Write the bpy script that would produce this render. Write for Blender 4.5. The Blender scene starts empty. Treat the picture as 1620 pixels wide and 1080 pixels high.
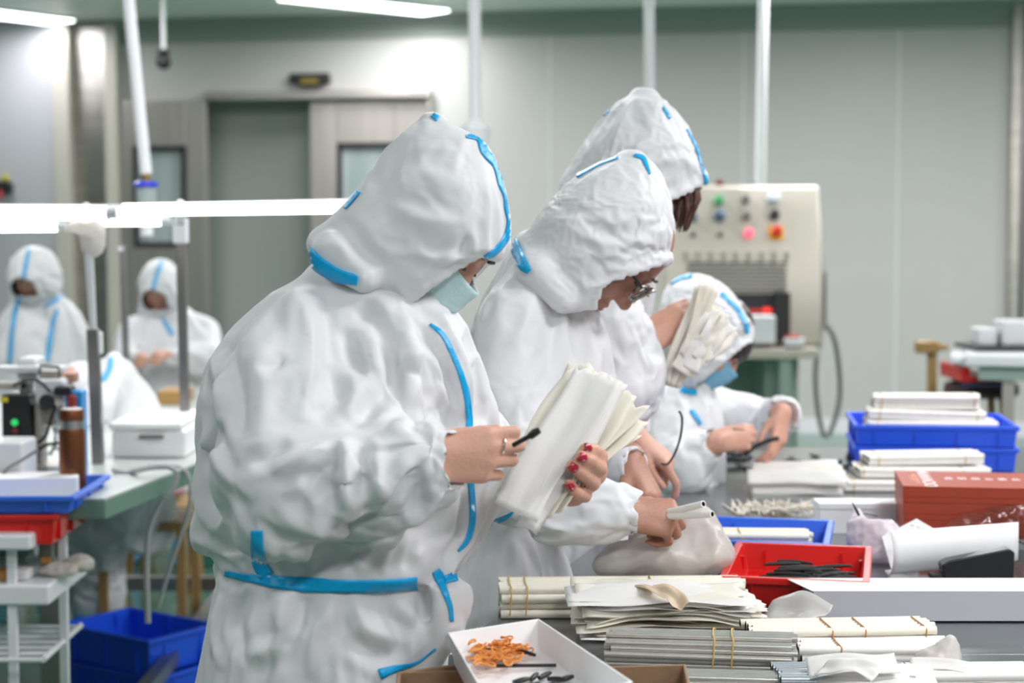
import bpy, bmesh, math, random
import numpy as np
from mathutils import Vector, Matrix, noise
from mathutils.bvhtree import BVHTree

# ------------------------------------------------------------------ camera, world, lights, exposure
SC = bpy.context.scene
COL = SC.collection
F = 2800.0                                    # focal length in pixels of the 1620x1080 frame
EYE = Vector((0.0, 0.0, 1.40))
TH = math.atan(175.0 / F)                     # camera looks slightly down
cam_d = bpy.data.cameras.new('camera')
cam_d.sensor_width = 36.0
cam_d.lens = 36.0 * F / 1620.0
cam_d.clip_start = 0.05
cam_d.dof.use_dof = True
cam_d.dof.focus_distance = 2.55
cam_d.dof.aperture_fstop = 4.2
cam = bpy.data.objects.new('camera', cam_d)
cam.location = EYE
cam.rotation_euler = (math.pi / 2 - TH, 0, 0)
COL.objects.link(cam)
SC.camera = cam

SC.view_settings.view_transform = 'Standard'
SC.view_settings.look = 'None'
SC.view_settings.gamma = 1.0
SC.view_settings.use_curve_mapping = False
SC.view_settings.exposure = 0.30

w = bpy.data.worlds.new('world'); SC.world = w
w.use_nodes = True
w.node_tree.nodes['Background'].inputs[0].default_value = (0.80, 0.90, 1.0, 1)
w.node_tree.nodes['Background'].inputs[1].default_value = 0.15

def area_light(name, loc, sx, sy, power, color=(1, 1, 1), rot=(0, 0, 0)):
    l = bpy.data.lights.new(name, 'AREA'); l.shape = 'RECTANGLE'
    l.size = sx; l.size_y = sy; l.energy = power; l.color = color
    o = bpy.data.objects.new(name, l); o.location = loc; o.rotation_euler = rot
    COL.objects.link(o); return o
LAMP_COL = (1.0, 0.965, 0.985)
# one lamp under each ceiling luminaire (the panels themselves are built with the ceiling)
# x, y, length, width, turn, watts
CEIL_LAMPS = [(-3.62, 12.45, 1.2, .30, .95, 9), (-.98, 11.98, 1.2, .30, .72, 18), (1.9, 9.6, 1.2, .3, .72, 40), (4.6, 9.4, 1.2, .3, .72, 36), (-2.6, 9.4, 1.2, .3, .72, 50), (-.2, 9.4, 1.2, .3, .72, 56), (3.2, 7.8, 1.2, .3, .72, 46),
              (-3.4, 5.8, 1.2, .3, .72, 30), (-.4, 5.2, 1.2, .3, .72, 30), (2.4, 4.6, 1.2, .3, .72, 50), (1.9, 2.3, 1.2, .3, .72, 46), (-2.2, 2.2, 1.2, .3, .72, 12), (.9, -.4, 1.2, .3, .72, 42), (-1.9, -.9, 1.2, .3, .72, 18), (3.4, -.2, 1.2, .3, .72, 40)]
for (lx, ly, a, b, r, pw) in CEIL_LAMPS:
    area_light('ceiling_lamp_light', (lx, ly, 2.86), a, b, pw * 1.0, LAMP_COL, (0, 0, r))

# ------------------------------------------------------------------ helpers
RIGHT = Vector((1, 0, 0)); UP = Vector((0, math.sin(TH), math.cos(TH))); FWD = Vector((0, math.cos(TH), -math.sin(TH)))
def ray(px, py):
    return RIGHT * ((px - 810.0) / F) + UP * ((540.0 - py) / F) + FWD
def P(px, py, Y):
    """world point seen at photo pixel (px, py) at the depth Y"""
    d = ray(px, py)
    return EYE + d * (Y / d.y)
def PZ(px, py, z):
    """world point seen at photo pixel (px, py) at the height z"""
    d = ray(px, py)
    return EYE + d * ((z - EYE.z) / d.z)
def S(Y): return Y / F                       # metres per pixel at depth Y

def props(o, label=None, cat=None, group=None, kind=None):
    if label: o['label'] = label
    if cat: o['category'] = cat
    if group: o['group'] = group
    if kind: o['kind'] = kind
    return o
def empty(name, loc, label=None, cat=None, group=None, rz=0.0):
    o = bpy.data.objects.new(name, None); o.empty_display_size = .05
    o.location = loc; o.rotation_euler = (0, 0, rz); COL.objects.link(o)
    return props(o, label, cat, group)
bpy_update = lambda: bpy.context.view_layer.update()
def link(name, me, mat=None, parent=None, smooth=True, world=True):
    """link one mesh; with world=True its coordinates are world ones even when parented"""
    o = bpy.data.objects.new(name, me); COL.objects.link(o)
    if mat is not None and not me.materials: me.materials.append(mat)
    if parent is not None:
        o.parent = parent
        if world:
            W = Matrix.Identity(4); q = parent
            while q is not None:
                W = q.matrix_parent_inverse @ q.matrix_basis @ W; q = q.parent
            o.matrix_parent_inverse = W.inverted()
    if smooth:
        me.shade_smooth()
    return o
def from_np(name, v, f):
    me = bpy.data.meshes.new(name)
    v = np.asarray(v, dtype=np.float32); f = np.asarray(f, dtype=np.int32)
    me.vertices.add(len(v)); me.vertices.foreach_set('co', v.ravel())
    k = f.shape[1]
    me.loops.add(f.size); me.loops.foreach_set('vertex_index', f.ravel())
    me.polygons.add(len(f)); me.polygons.foreach_set('loop_start', np.arange(0, f.size, k, dtype=np.int32))
    me.polygons.foreach_set('loop_total', np.full(len(f), k, dtype=np.int32))
    me.update(); me.validate()
    return me
def mesh_of(name, verts, faces):
    me = bpy.data.meshes.new(name); me.from_pydata([tuple(v) for v in verts], [], faces); me.update(); return me
def copy_tree(o, parent=None):
    c = o.copy(); COL.objects.link(c); c.parent = parent
    for ch in list(o.children): copy_tree(ch, c)
    return c

class MB:
    """collects simple solids into one mesh"""
    def __init__(self): self.v = []; self.f = []
    def add(self, vs, fs):
        b = len(self.v); self.v += [Vector(q) for q in vs]; self.f += [tuple(b + i for i in q) for q in fs]
    def box(self, x0, x1, y0, y1, z0, z1, M=None, taper=None):
        vs = [Vector((x, y, z)) for z in (z0, z1) for x, y in ((x0, y0), (x1, y0), (x1, y1), (x0, y1))]
        if M is not None: vs = [M @ q for q in vs]
        self.add(vs, [(3, 2, 1, 0), (4, 5, 6, 7), (0, 1, 5, 4), (1, 2, 6, 5), (2, 3, 7, 6), (3, 0, 4, 7)]); return self
    def tube(self, pts, r, n=12, caps=True, hollow=0.0):
        pts = [Vector(p) for p in pts]; m = len(pts)
        rs = r if isinstance(r, (list, tuple)) else [r] * m
        t = (pts[1] - pts[0]).normalized(); a = t.orthogonal().normalized()
        vs = []
        for i in range(m):
            t = (pts[min(i + 1, m - 1)] - pts[max(i - 1, 0)]).normalized()
            a = (a - t * a.dot(t)).normalized(); b = t.cross(a)
            for k in range(n):
                g = 2 * math.pi * k / n
                vs.append(pts[i] + (a * math.cos(g) + b * math.sin(g)) * rs[i])
        fs = [(i * n + k, i * n + (k + 1) % n, (i + 1) * n + (k + 1) % n, (i + 1) * n + k) for i in range(m - 1) for k in range(n)]
        if hollow:
            q = len(vs)
            for i in (0, m - 1):
                c = pts[i]
                for k in range(n): vs.append(c + (vs[i * n + k] - c) * hollow)
            t0 = (pts[1] - pts[0]).normalized(); t1 = (pts[-1] - pts[-2]).normalized()
            for (c, tt, s) in ((pts[0], t0, 0), (pts[-1], -t1, m - 1)):
                for k in range(n): vs.append(c + (vs[s * n + k] - c) * hollow + tt * rs[0] * 3)
            e = (m - 1) * n
            for k in range(n):
                j = (k + 1) % n
                fs += [(k, q + k, q + j, j), (q + k, q + 2 * n + k, q + 2 * n + j, q + j)]
                fs += [(e + k, e + j, q + n + j, q + n + k), (q + n + k, q + n + j, q + 3 * n + j, q + 3 * n + k)]
            fs += [tuple(q + 2 * n + k for k in range(n)), tuple(q + 3 * n + k for k in reversed(range(n)))]
        elif caps:
            fs += [tuple(reversed(range(n))), tuple((m - 1) * n + k for k in range(n))]
        self.add(vs, fs); return self
    def lathe(self, prof, c=(0, 0, 0), n=24):
        c = Vector(c); vs = []; fs = []
        for (r, z) in prof:
            for k in range(n):
                g = 2 * math.pi * k / n; vs.append(c + Vector((r * math.cos(g), r * math.sin(g), z)))
        for i in range(len(prof) - 1):
            for k in range(n): fs.append((i * n + k, i * n + (k + 1) % n, (i + 1) * n + (k + 1) % n, (i + 1) * n + k))
        fs += [tuple(reversed(range(n))), tuple((len(prof) - 1) * n + k for k in range(n))]
        self.add(vs, fs); return self
    def ball(self, c, r, n=10, sc=(1, 1, 1)):
        c = Vector(c); vs = [c + Vector((0, 0, r * sc[2]))]; fs = []
        for i in range(1, n):
            for k in range(2 * n):
                a = math.pi * i / n; b = math.pi * k / n
                vs.append(c + Vector((r * sc[0] * math.sin(a) * math.cos(b), r * sc[1] * math.sin(a) * math.sin(b), r * sc[2] * math.cos(a))))
        vs.append(c - Vector((0, 0, r * sc[2]))); m = 2 * n
        for k in range(m): fs.append((0, 1 + k, 1 + (k + 1) % m))
        for i in range(n - 2):
            for k in range(m): fs.append((1 + i * m + k, 1 + (i + 1) * m + k, 1 + (i + 1) * m + (k + 1) % m, 1 + i * m + (k + 1) % m))
        e = len(vs) - 1; q = 1 + (n - 2) * m
        for k in range(m): fs.append((q + k, e, q + (k + 1) % m))
        self.add(vs, fs); return self
    def build(self, name, mat, parent=None, smooth=False, bevel=0.0, world=True, thick=0.0, seg=2, angle=True):
        me = mesh_of(name, self.v, self.f)
        o = link(name, me, mat, parent, smooth=True, world=world)
        if not smooth: me.polygons.foreach_set('use_smooth', [False] * len(me.polygons))
        elif angle: me.set_sharp_from_angle(angle=math.radians(40))
        if thick:
            m = o.modifiers.new('solid', 'SOLIDIFY'); m.thickness = thick; m.offset = 0
        if bevel:
            m = o.modifiers.new('bevel', 'BEVEL'); m.width = bevel; m.segments = seg; m.limit_method = 'ANGLE'; m.angle_limit = math.radians(40)
            me.polygons.foreach_set('use_smooth', [True] * len(me.polygons)); m.harden_normals = True
        return o

# ------------------------------------------------------------------ implicit shapes -> one continuous surface
class Field:
    def __init__(self, lo, hi, h):
        self.lo = np.array(lo, dtype=np.float64); self.h = h
        self.n = np.ceil((np.array(hi) - self.lo) / h).astype(int) + 1
        self.g = np.full(self.n, 0.3, dtype=np.float32)
    def _block(self, lo, hi, m):
        i0 = np.clip(np.floor((np.array(lo) - m - self.lo) / self.h).astype(int), 0, self.n - 1)
        i1 = np.clip(np.ceil((np.array(hi) + m - self.lo) / self.h).astype(int) + 1, 1, self.n)
        sl = tuple(slice(a, max(b, a + 1)) for a, b in zip(i0, i1))
        X, Y, Z = [(self.lo[k] + np.arange(sl[k].start, sl[k].stop) * self.h).astype(np.float32) for k in range(3)]
        return sl, X[:, None, None], Y[None, :, None], Z[None, None, :]
    def _mix(self, sl, d, k, mode):
        g = self.g[sl]
        if mode == 'add':
            if k > 0:
                h = np.clip(.5 + .5 * (g - d) / k, 0, 1); g = g * (1 - h) + d * h - k * h * (1 - h)
            else: g = np.minimum(g, d)
        else:
            if k > 0:
                h = np.clip(.5 - .5 * (g + d) / k, 0, 1); g = g * (1 - h) - d * h + k * h * (1 - h)
            else: g = np.maximum(g, -d)
        self.g[sl] = g
    def cap(self, a, b, ra, rb, k=0.02, mode='add', flat=None):
        """tapered capsule; flat = (axis vector, factor) squashes it along that axis"""
        a = np.array(a); b = np.array(b); R = max(ra, rb)
        sl, X, Y, Z = self._block(np.minimum(a, b) - R, np.maximum(a, b) + R, k + .03)
        ab = b - a; L2 = max(float(ab @ ab), 1e-9)
        t = np.clip(((X - a[0]) * ab[0] + (Y - a[1]) * ab[1] + (Z - a[2]) * ab[2]) / L2, 0, 1)
        dx = X - a[0] - t * ab[0]; dy = Y - a[1] - t * ab[1]; dz = Z - a[2] - t * ab[2]
        q = dx * dx + dy * dy + dz * dz
        if flat is not None:
            ax, f = Vector(flat[0]).normalized(), flat[1]
            pr = dx * ax[0] + dy * ax[1] + dz * ax[2]; q = q + pr * pr * (1 / f ** 2 - 1)
        d = np.sqrt(q) - (ra + (rb - ra) * t)
        self._mix(sl, d, k, mode)
    def chain(self, pts, k=0.02, mode='add', flat=None):
        for (a, ra), (b, rb) in zip(pts[:-1], pts[1:]): self.cap(a, b, ra, rb, k, mode, flat)
    def ell(self, c, r, M=None, k=0.02, mode='add', e=2.0):
        c = np.array(c); r = np.array(r, dtype=float); R = max(r)
        sl, X, Y, Z = self._block(c - R, c + R, k + .03)
        dx, dy, dz = X - c[0], Y - c[1], Z - c[2]
        if M is not None:
            M = np.array(M)       # columns are the ellipsoid's own axes
            u = [dx * M[0, i] + dy * M[1, i] + dz * M[2, i] for i in range(3)]
        else: u = [dx, dy, dz]
        k0 = np.sqrt((u[0] / r[0]) ** 2 + (u[1] / r[1]) ** 2 + (u[2] / r[2]) ** 2) + 1e-6
        k1 = np.sqrt((u[0] / r[0] ** 2) ** 2 + (u[1] / r[1] ** 2) ** 2 + (u[2] / r[2] ** 2) ** 2) + 1e-6
        self._mix(sl, k0 * (k0 - 1) / k1, k, mode)
    def pell(self, px, py, Y, a, b, ang, depth, k=0.02, mode='add'):
        """ellipsoid whose outline measures a x b pixels (half axes) turned by ang degrees (clockwise in the photo)"""
        g = math.radians(ang); s = S(Y)
        M = Matrix(((math.cos(g), 0, math.sin(g)), (0, 1, 0), (-math.sin(g), 0, math.cos(g))))
        self.ell(P(px, py, Y), (a * s, depth, b * s), M, k, mode)
    def column(self, rows, k=0.02, mode='add', e=2.2, cap=.03, tilt=0.0):
        """stack of oval cross sections: rows of (py, left px, right px, Y centre, half depth)"""
        rr = []
        for (py, l, r, Yc, ry) in rows:
            A = P(l, py, Yc); B = P(r, py, Yc); rr.append(((A.z + B.z) / 2, (A.x + B.x) / 2, (B.x - A.x) / 2, Yc, ry))
        rr.sort(); T = np.array(rr)
        zz = T[:, 0]
        lo = (np.min(T[:, 1] - T[:, 2]), np.min(T[:, 3] - T[:, 4]), zz[0] - cap); hi = (np.max(T[:, 1] + T[:, 2]), np.max(T[:, 3] + T[:, 4]), zz[-1] + cap)
        sl, X, Y, Z = self._block(lo, hi, k + .03)
        Zf = Z.ravel(); fine = np.linspace(zz[0], zz[-1], 160)
        def it(j):
            a = np.interp(fine, zz, T[:, j]); w = 5; a = np.convolve(np.pad(a, w, mode='edge'), np.ones(2 * w + 1) / (2 * w + 1), mode='valid')
            return np.interp(Zf, fine, a).astype(np.float32)[None, None, :]
        cx, rx, cy, ry = it(1), it(2), it(3), it(4)
        over = (np.maximum(np.maximum(zz[0] - Z, Z - zz[-1]), 0) / cap).astype(np.float32)
        kk = (np.abs((X - cx) / rx) ** e + np.abs((Y - cy) / ry) ** e + over ** e) ** (1 / e)
        m = np.minimum(np.minimum(rx, ry), np.where(over > 0, cap, 9))
        self._mix(sl, (kk - 1) * m, k, mode)
    def nets(self):
        """surface nets: quads around the zero level"""
        g = self.g; g[0], g[-1] = .3, .3; g[:, 0], g[:, -1] = .3, .3; g[:, :, 0], g[:, :, -1] = .3, .3
        s = g < 0
        c = s[:-1, :-1, :-1].astype(np.int8)
        cnt = np.zeros_like(c)
        for a in (0, 1):
            for b in (0, 1):
                for d in (0, 1):
                    cnt += s[a:s.shape[0] - 1 + a, b:s.shape[1] - 1 + b, d:s.shape[2] - 1 + d]
        act = (cnt > 0) & (cnt < 8)
        idx = np.full(act.shape, -1, dtype=np.int32); ii = np.argwhere(act); idx[act] = np.arange(len(ii))
        i, j, k = ii.T
        acc = np.zeros((len(ii), 3)); num = np.zeros(len(ii))
        cor = [(a, b, d) for a in (0, 1) for b in (0, 1) for d in (0, 1)]
        val = {q: g[i + q[0], j + q[1], k + q[2]].astype(np.float64) for q in cor}
        for p in cor:
            for ax in range(3):
                if p[ax] == 0:
                    q = tuple(p[t] + (1 if t == ax else 0) for t in range(3))
                    va, vb = val[p], val[q]; m = (va < 0) != (vb < 0)
                    den = np.where(m, va - vb, 1); t = np.where(m, va / den, 0)
                    pos = np.zeros((len(ii), 3)); pos += p; pos[:, ax] += t
                    acc += pos * m[:, None]; num += m
        v = self.lo + (ii + acc / num[:, None]) * self.h
        faces = []
        for ax in range(3):
            o1, o2 = [(1, 2), (2, 0), (0, 1)][ax]
            sa = [slice(None)] * 3; sb = [slice(None)] * 3
            sa[ax] = slice(0, -1); sb[ax] = slice(1, None)
            A = s[tuple(sa)]; B = s[tuple(sb)]
            e = np.argwhere(A != B)
            ok = (e[:, o1] > 0) & (e[:, o2] > 0) & (e[:, o1] < act.shape[o1]) & (e[:, o2] < act.shape[o2]) & (e[:, ax] < act.shape[ax])
            e = e[ok]
            def at(d1, d2):
                q = e.copy(); q[:, o1] += d1; q[:, o2] += d2
                return idx[q[:, 0], q[:, 1], q[:, 2]]
            quad = np.stack([at(-1, -1), at(0, -1), at(0, 0), at(-1, 0)], 1)
            inside = A[e[:, 0], e[:, 1], e[:, 2]]
            quad[~inside] = quad[~inside][:, ::-1]
            faces.append(quad)
        f = np.concatenate(faces); f = f[(f >= 0).all(1)]
        return v, f

def edges_of(f):
    e = np.concatenate([f[:, [0, 1]], f[:, [1, 2]], f[:, [2, 3]], f[:, [3, 0]]]); e.sort(1)
    e = np.unique(e, axis=0)
    d = np.concatenate([f[:, [0, 2]], f[:, [1, 3]]])
    return e, d
def gather(n, e, x):
    out = np.empty((n, 3))
    for k in range(3):
        out[:, k] = np.bincount(e[:, 0], x[e[:, 1], k], n) + np.bincount(e[:, 1], x[e[:, 0], k], n)
    return out
def relax(v, e, it=2, lam=.5):
    val = np.bincount(e.ravel(), minlength=len(v))[:, None] + 1e-9
    for _ in range(it): v = v + lam * (gather(len(v), e, v) / val - v)
    return v
def normals(v, f):
    n = np.cross(v[f[:, 2]] - v[f[:, 0]], v[f[:, 3]] - v[f[:, 1]])
    out = np.zeros_like(v)
    for c in range(4):
        for k in range(3): out[:, k] += np.bincount(f[:, c], n[:, k], len(v))
    return out / (np.linalg.norm(out, axis=1)[:, None] + 1e-12)
def crumple(v, f, base=.03, regions=(), it=260, tether=.02, bend=.35, seed=1, amp=.004, freq=28.0, mute=()):
    """cloth larger than what it covers: edges want to be longer than they are and the sheet buckles into folds.
       regions: (centre, radius, direction or None, growth); mute: (centre, radius) spheres that stay smooth"""
    rng = np.random.RandomState(seed)
    v0 = v.copy(); e, dg = edges_of(f); E = np.concatenate([e, dg])
    mid = (v[E[:, 0]] + v[E[:, 1]]) / 2; ev = v[E[:, 1]] - v[E[:, 0]]; L = np.linalg.norm(ev, axis=1); eu = ev / (L[:, None] + 1e-12)
    g = np.full(len(E), base)
    for (c, r, dr, amt) in regions:
        wgt = np.exp(-np.sum((mid - np.array(c)) ** 2, 1) / (r * r))
        if dr is None: g += wgt * amt
        else:
            dr = np.array(dr, dtype=float); dr /= np.linalg.norm(dr); g += wgt * amt * (eu @ dr) ** 2
    hold = np.full(len(v), tether)
    for (c, r) in mute:
        wm = np.exp(-np.sum((mid - np.array(c)) ** 2, 1) / (r * r)); g *= 1 - wm
        wv = np.exp(-np.sum((v - np.array(c)) ** 2, 1) / (r * r)); hold = hold + wv * .4
    L0 = L * (1 + g)
    n = normals(v, f)
    # smooth random start
    ph = rng.uniform(0, 6.28, (10, 1)); K = rng.normal(0, 1, (10, 3)); K /= np.linalg.norm(K, axis=1)[:, None]
    K *= rng.uniform(.5, 1.8, (10, 1)) * freq
    d0 = np.sin(v @ K.T + ph.T).sum(1) / 10 ** .5
    x = v + n * (d0 * amp)[:, None] + rng.normal(0, .0003, v.shape)
    val = np.bincount(E.ravel(), minlength=len(v))[:, None] + 1e-9; vale = np.bincount(e.ravel(), minlength=len(v))[:, None] + 1e-9
    vel = np.zeros_like(x)
    for q in range(it):
        d = x[E[:, 1]] - x[E[:, 0]]; l = np.linalg.norm(d, axis=1) + 1e-12
        c = d * ((l - L0) / l * .5)[:, None]
        a = np.empty_like(x)
        for k in range(3): a[:, k] = np.bincount(E[:, 0], c[:, k], len(x)) - np.bincount(E[:, 1], c[:, k], len(x))
        new = x + a / val * 1.6 + vel * .6
        disp = new - v0
        lap = gather(len(x), e, disp) / vale - disp
        new += bend * lap
        new += (v0 - new) * hold[:, None]
        vel = new - x; x = new
    # drop sideways drift, keep relief
    dd = x - v0; dn = (dd * n).sum(1)[:, None] * n
    return v0 + dn + (dd - dn) * .6

def facets(v, cell, amp, seed, stretch=(1, 1, 1), warp=.012, sharp=1.0):
    """crease network: ridges along the borders of irregular cells, pulled long by stretch"""
    rng = np.random.RandomState(seed)
    K = rng.normal(0, 1, (6, 3)) * 14; ph = rng.uniform(0, 6.28, (6, 3))
    w_ = v.copy()
    for i in range(6): w_ = w_ + warp * np.sin((v @ K[i])[:, None] + ph[i]) / 2.4
    q = w_ / (np.array(stretch) * cell)
    base = np.floor(q).astype(np.int64); best = np.full(len(v), 9.0); sec = np.full(len(v), 9.0)
    for a in (-1, 0, 1):
        for b in (-1, 0, 1):
            for c in (-1, 0, 1):
                g = base + np.array([a, b, c]); hsh = (g[:, 0] * 73856093) ^ (g[:, 1] * 19349663) ^ (g[:, 2] * 83492791) ^ (seed * 2654435)
                r = [(((hsh * m + 12345) >> 8) & 1023) / 1023.0 for m in (1103515245, 22695477, 134775813)]
                d = np.sqrt(((g + np.stack(r, 1) - q) ** 2).sum(1))
                sec = np.where(d < best, best, np.minimum(sec, d)); best = np.minimum(best, d)
    return amp * (best - .55)
def creased(v, f, sets, mute=()):
    n = normals(v, f); d = np.zeros(len(v))
    for s_ in sets:
        cell, amp, seed, st = s_[:4]; h = facets(v, cell, amp, seed, st)
        if len(s_) > 4:
            c, r = s_[4], s_[5]; h = h * np.exp(-np.sum((v - np.array(c)) ** 2, 1) / r ** 2)
        d += h
    for (c, r) in mute: d *= 1 - np.exp(-np.sum((v - np.array(c)) ** 2, 1) / (r * r))
    return v + n * d[:, None]
# ------------------------------------------------------------------ materials
MATS = {}
def mat(name, color, rough=.5, metal=0.0, bump=None, noise_mix=None, trans=0.0, emit=None, spec=.5, coat=0.0, sss=0.0, alpha=1.0, aniso=None, stretch=None, translucent=0.0, sheen=0.0):
    """procedural principled material. bump=(scale, strength, detail); noise_mix=(colour2, scale, amount)"""
    m = bpy.data.materials.new(name); m.use_nodes = True
    nt = m.node_tree; b = nt.nodes['Principled BSDF']; L = nt.links
    b.inputs['Base Color'].default_value = (*color, 1)
    b.inputs['Roughness'].default_value = rough; b.inputs['Metallic'].default_value = metal
    b.inputs['Specular IOR Level'].default_value = spec
    b.inputs['Coat Weight'].default_value = coat
    b.inputs['Transmission Weight'].default_value = trans
    if sss:
        b.inputs['Subsurface Weight'].default_value = sss; b.inputs['Subsurface Scale'].default_value = .01
        b.inputs['Subsurface Radius'].default_value = (1, .35, .2)
    b.inputs['Alpha'].default_value = alpha
    if emit:
        b.inputs['Emission Color'].default_value = (*emit[0], 1); b.inputs['Emission Strength'].default_value = emit[1]
    tc = nt.nodes.new('ShaderNodeTexCoord'); mp = nt.nodes.new('ShaderNodeMapping'); L.new(tc.outputs['Object'], mp.inputs[0])
    if stretch: mp.inputs['Scale'].default_value = stretch
    if noise_mix:
        n = nt.nodes.new('ShaderNodeTexNoise'); n.inputs['Scale'].default_value = noise_mix[1]; n.inputs['Detail'].default_value = 5
        L.new(mp.outputs[0], n.inputs[0])
        r = nt.nodes.new('ShaderNodeMapRange'); r.inputs[1].default_value = .35; r.inputs[2].default_value = .65; r.inputs[4].default_value = noise_mix[2]
        L.new(n.outputs[0], r.inputs[0])
        x = nt.nodes.new('ShaderNodeMix'); x.data_type = 'RGBA'; x.inputs[6].default_value = (*color, 1); x.inputs[7].default_value = (*noise_mix[0], 1)
        L.new(r.outputs[0], x.inputs[0]); L.new(x.outputs[2], b.inputs['Base Color'])
    if bump:
        n = nt.nodes.new('ShaderNodeTexNoise'); n.inputs['Scale'].default_value = bump[0]; n.inputs['Detail'].default_value = bump[2] if len(bump) > 2 else 4
        L.new(mp.outputs[0], n.inputs[0])
        u = nt.nodes.new('ShaderNodeBump'); u.inputs['Strength'].default_value = bump[1]; u.inputs['Distance'].default_value = .01
        L.new(n.outputs[0], u.inputs['Height']); L.new(u.outputs[0], b.inputs['Normal'])
    if translucent:
        t = nt.nodes.new('ShaderNodeBsdfTranslucent'); t.inputs[0].default_value = (*color, 1)
        a = nt.nodes.new('ShaderNodeMixShader'); a.inputs[0].default_value = translucent
        out = nt.nodes['Material Output']; L.new(b.outputs[0], a.inputs[1]); L.new(t.outputs[0], a.inputs[2]); L.new(a.outputs[0], out.inputs[0])
    MATS[name] = m
    return m
def tyvek(name, col=(.74, .745, .77)):
    m = mat(name, col, rough=.55, spec=.35, translucent=0.0)
    nt = m.node_tree; L = nt.links; b = nt.nodes['Principled BSDF']; mp = [n for n in nt.nodes if n.type == 'MAPPING'][0]
    n1 = nt.nodes.new('ShaderNodeTexVoronoi'); n1.feature = 'SMOOTH_F1'; n1.inputs['Scale'].default_value = 16; n1.inputs['Smoothness'].default_value = .25
    dn = nt.nodes.new('ShaderNodeTexNoise'); dn.inputs['Scale'].default_value = 9; dn.inputs['Detail'].default_value = 3
    mx = nt.nodes.new('ShaderNodeMix'); mx.data_type = 'RGBA'; mx.blend_type = 'ADD'; mx.inputs[0].default_value = .16
    L.new(mp.outputs[0], dn.inputs[0]); L.new(mp.outputs[0], mx.inputs[6]); L.new(dn.outputs['Color'], mx.inputs[7]); L.new(mx.outputs[2], n1.inputs[0])
    n2 = nt.nodes.new('ShaderNodeTexNoise'); n2.inputs['Scale'].default_value = 90; n2.inputs['Detail'].default_value = 3; L.new(mp.outputs[0], n2.inputs[0])
    b1 = nt.nodes.new('ShaderNodeBump'); b1.inputs['Strength'].default_value = .07; b1.inputs['Distance'].default_value = .012
    b2 = nt.nodes.new('ShaderNodeBump'); b2.inputs['Strength'].default_value = .10; b2.inputs['Distance'].default_value = .002
    L.new(n1.outputs['Distance'], b1.inputs['Height']); L.new(n2.outputs[0], b2.inputs['Height']); L.new(b1.outputs[0], b2.inputs['Normal']); L.new(b2.outputs[0], b.inputs['Normal'])
    return m
M = {}
M['suit'] = tyvek('white_nonwoven')
M['tape'] = mat('blue_seam_tape', (.0, .40, .80), .35, bump=(120, .2))
M['skin'] = mat('skin', (.62, .33, .24), .5, bump=(220, .12), noise_mix=((.70, .40, .31), 30, .6), sss=.12)
M['skin_dark'] = mat('skin_tanned', (.40, .19, .13), .5, bump=(220, .12), noise_mix=((.48, .25, .18), 30, .6), sss=.1)
M['lips'] = mat('lips', (.40, .12, .12), .4)
M['hair'] = mat('dark_brown_hair', (.030, .016, .012), .4, bump=(90, .6), stretch=(1, 1, .1))
M['hair_brown'] = mat('brown_hair', (.12, .045, .03), .4, bump=(160, .7), stretch=(1, 1, .06), noise_mix=((.05, .02, .015), 60, 1))
M['mask'] = mat('pale_blue_mask', (.58, .78, .80), .75, bump=(150, .25))
M['mask_blue'] = mat('light_blue_mask', (.22, .52, .72), .75, bump=(150, .25))
M['elastic'] = mat('white_elastic', (.8, .8, .8), .7)
M['nail'] = mat('red_nail_polish', (.42, .01, .03), .15, coat=.8)
M['gold'] = mat('ring_metal', (.85, .74, .62), .2, metal=1)
M['black'] = mat('black_plastic', (.012, .012, .014), .35)
M['blackm'] = mat('black_matt', (.015, .015, .017), .6, bump=(60, .3))
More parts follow.
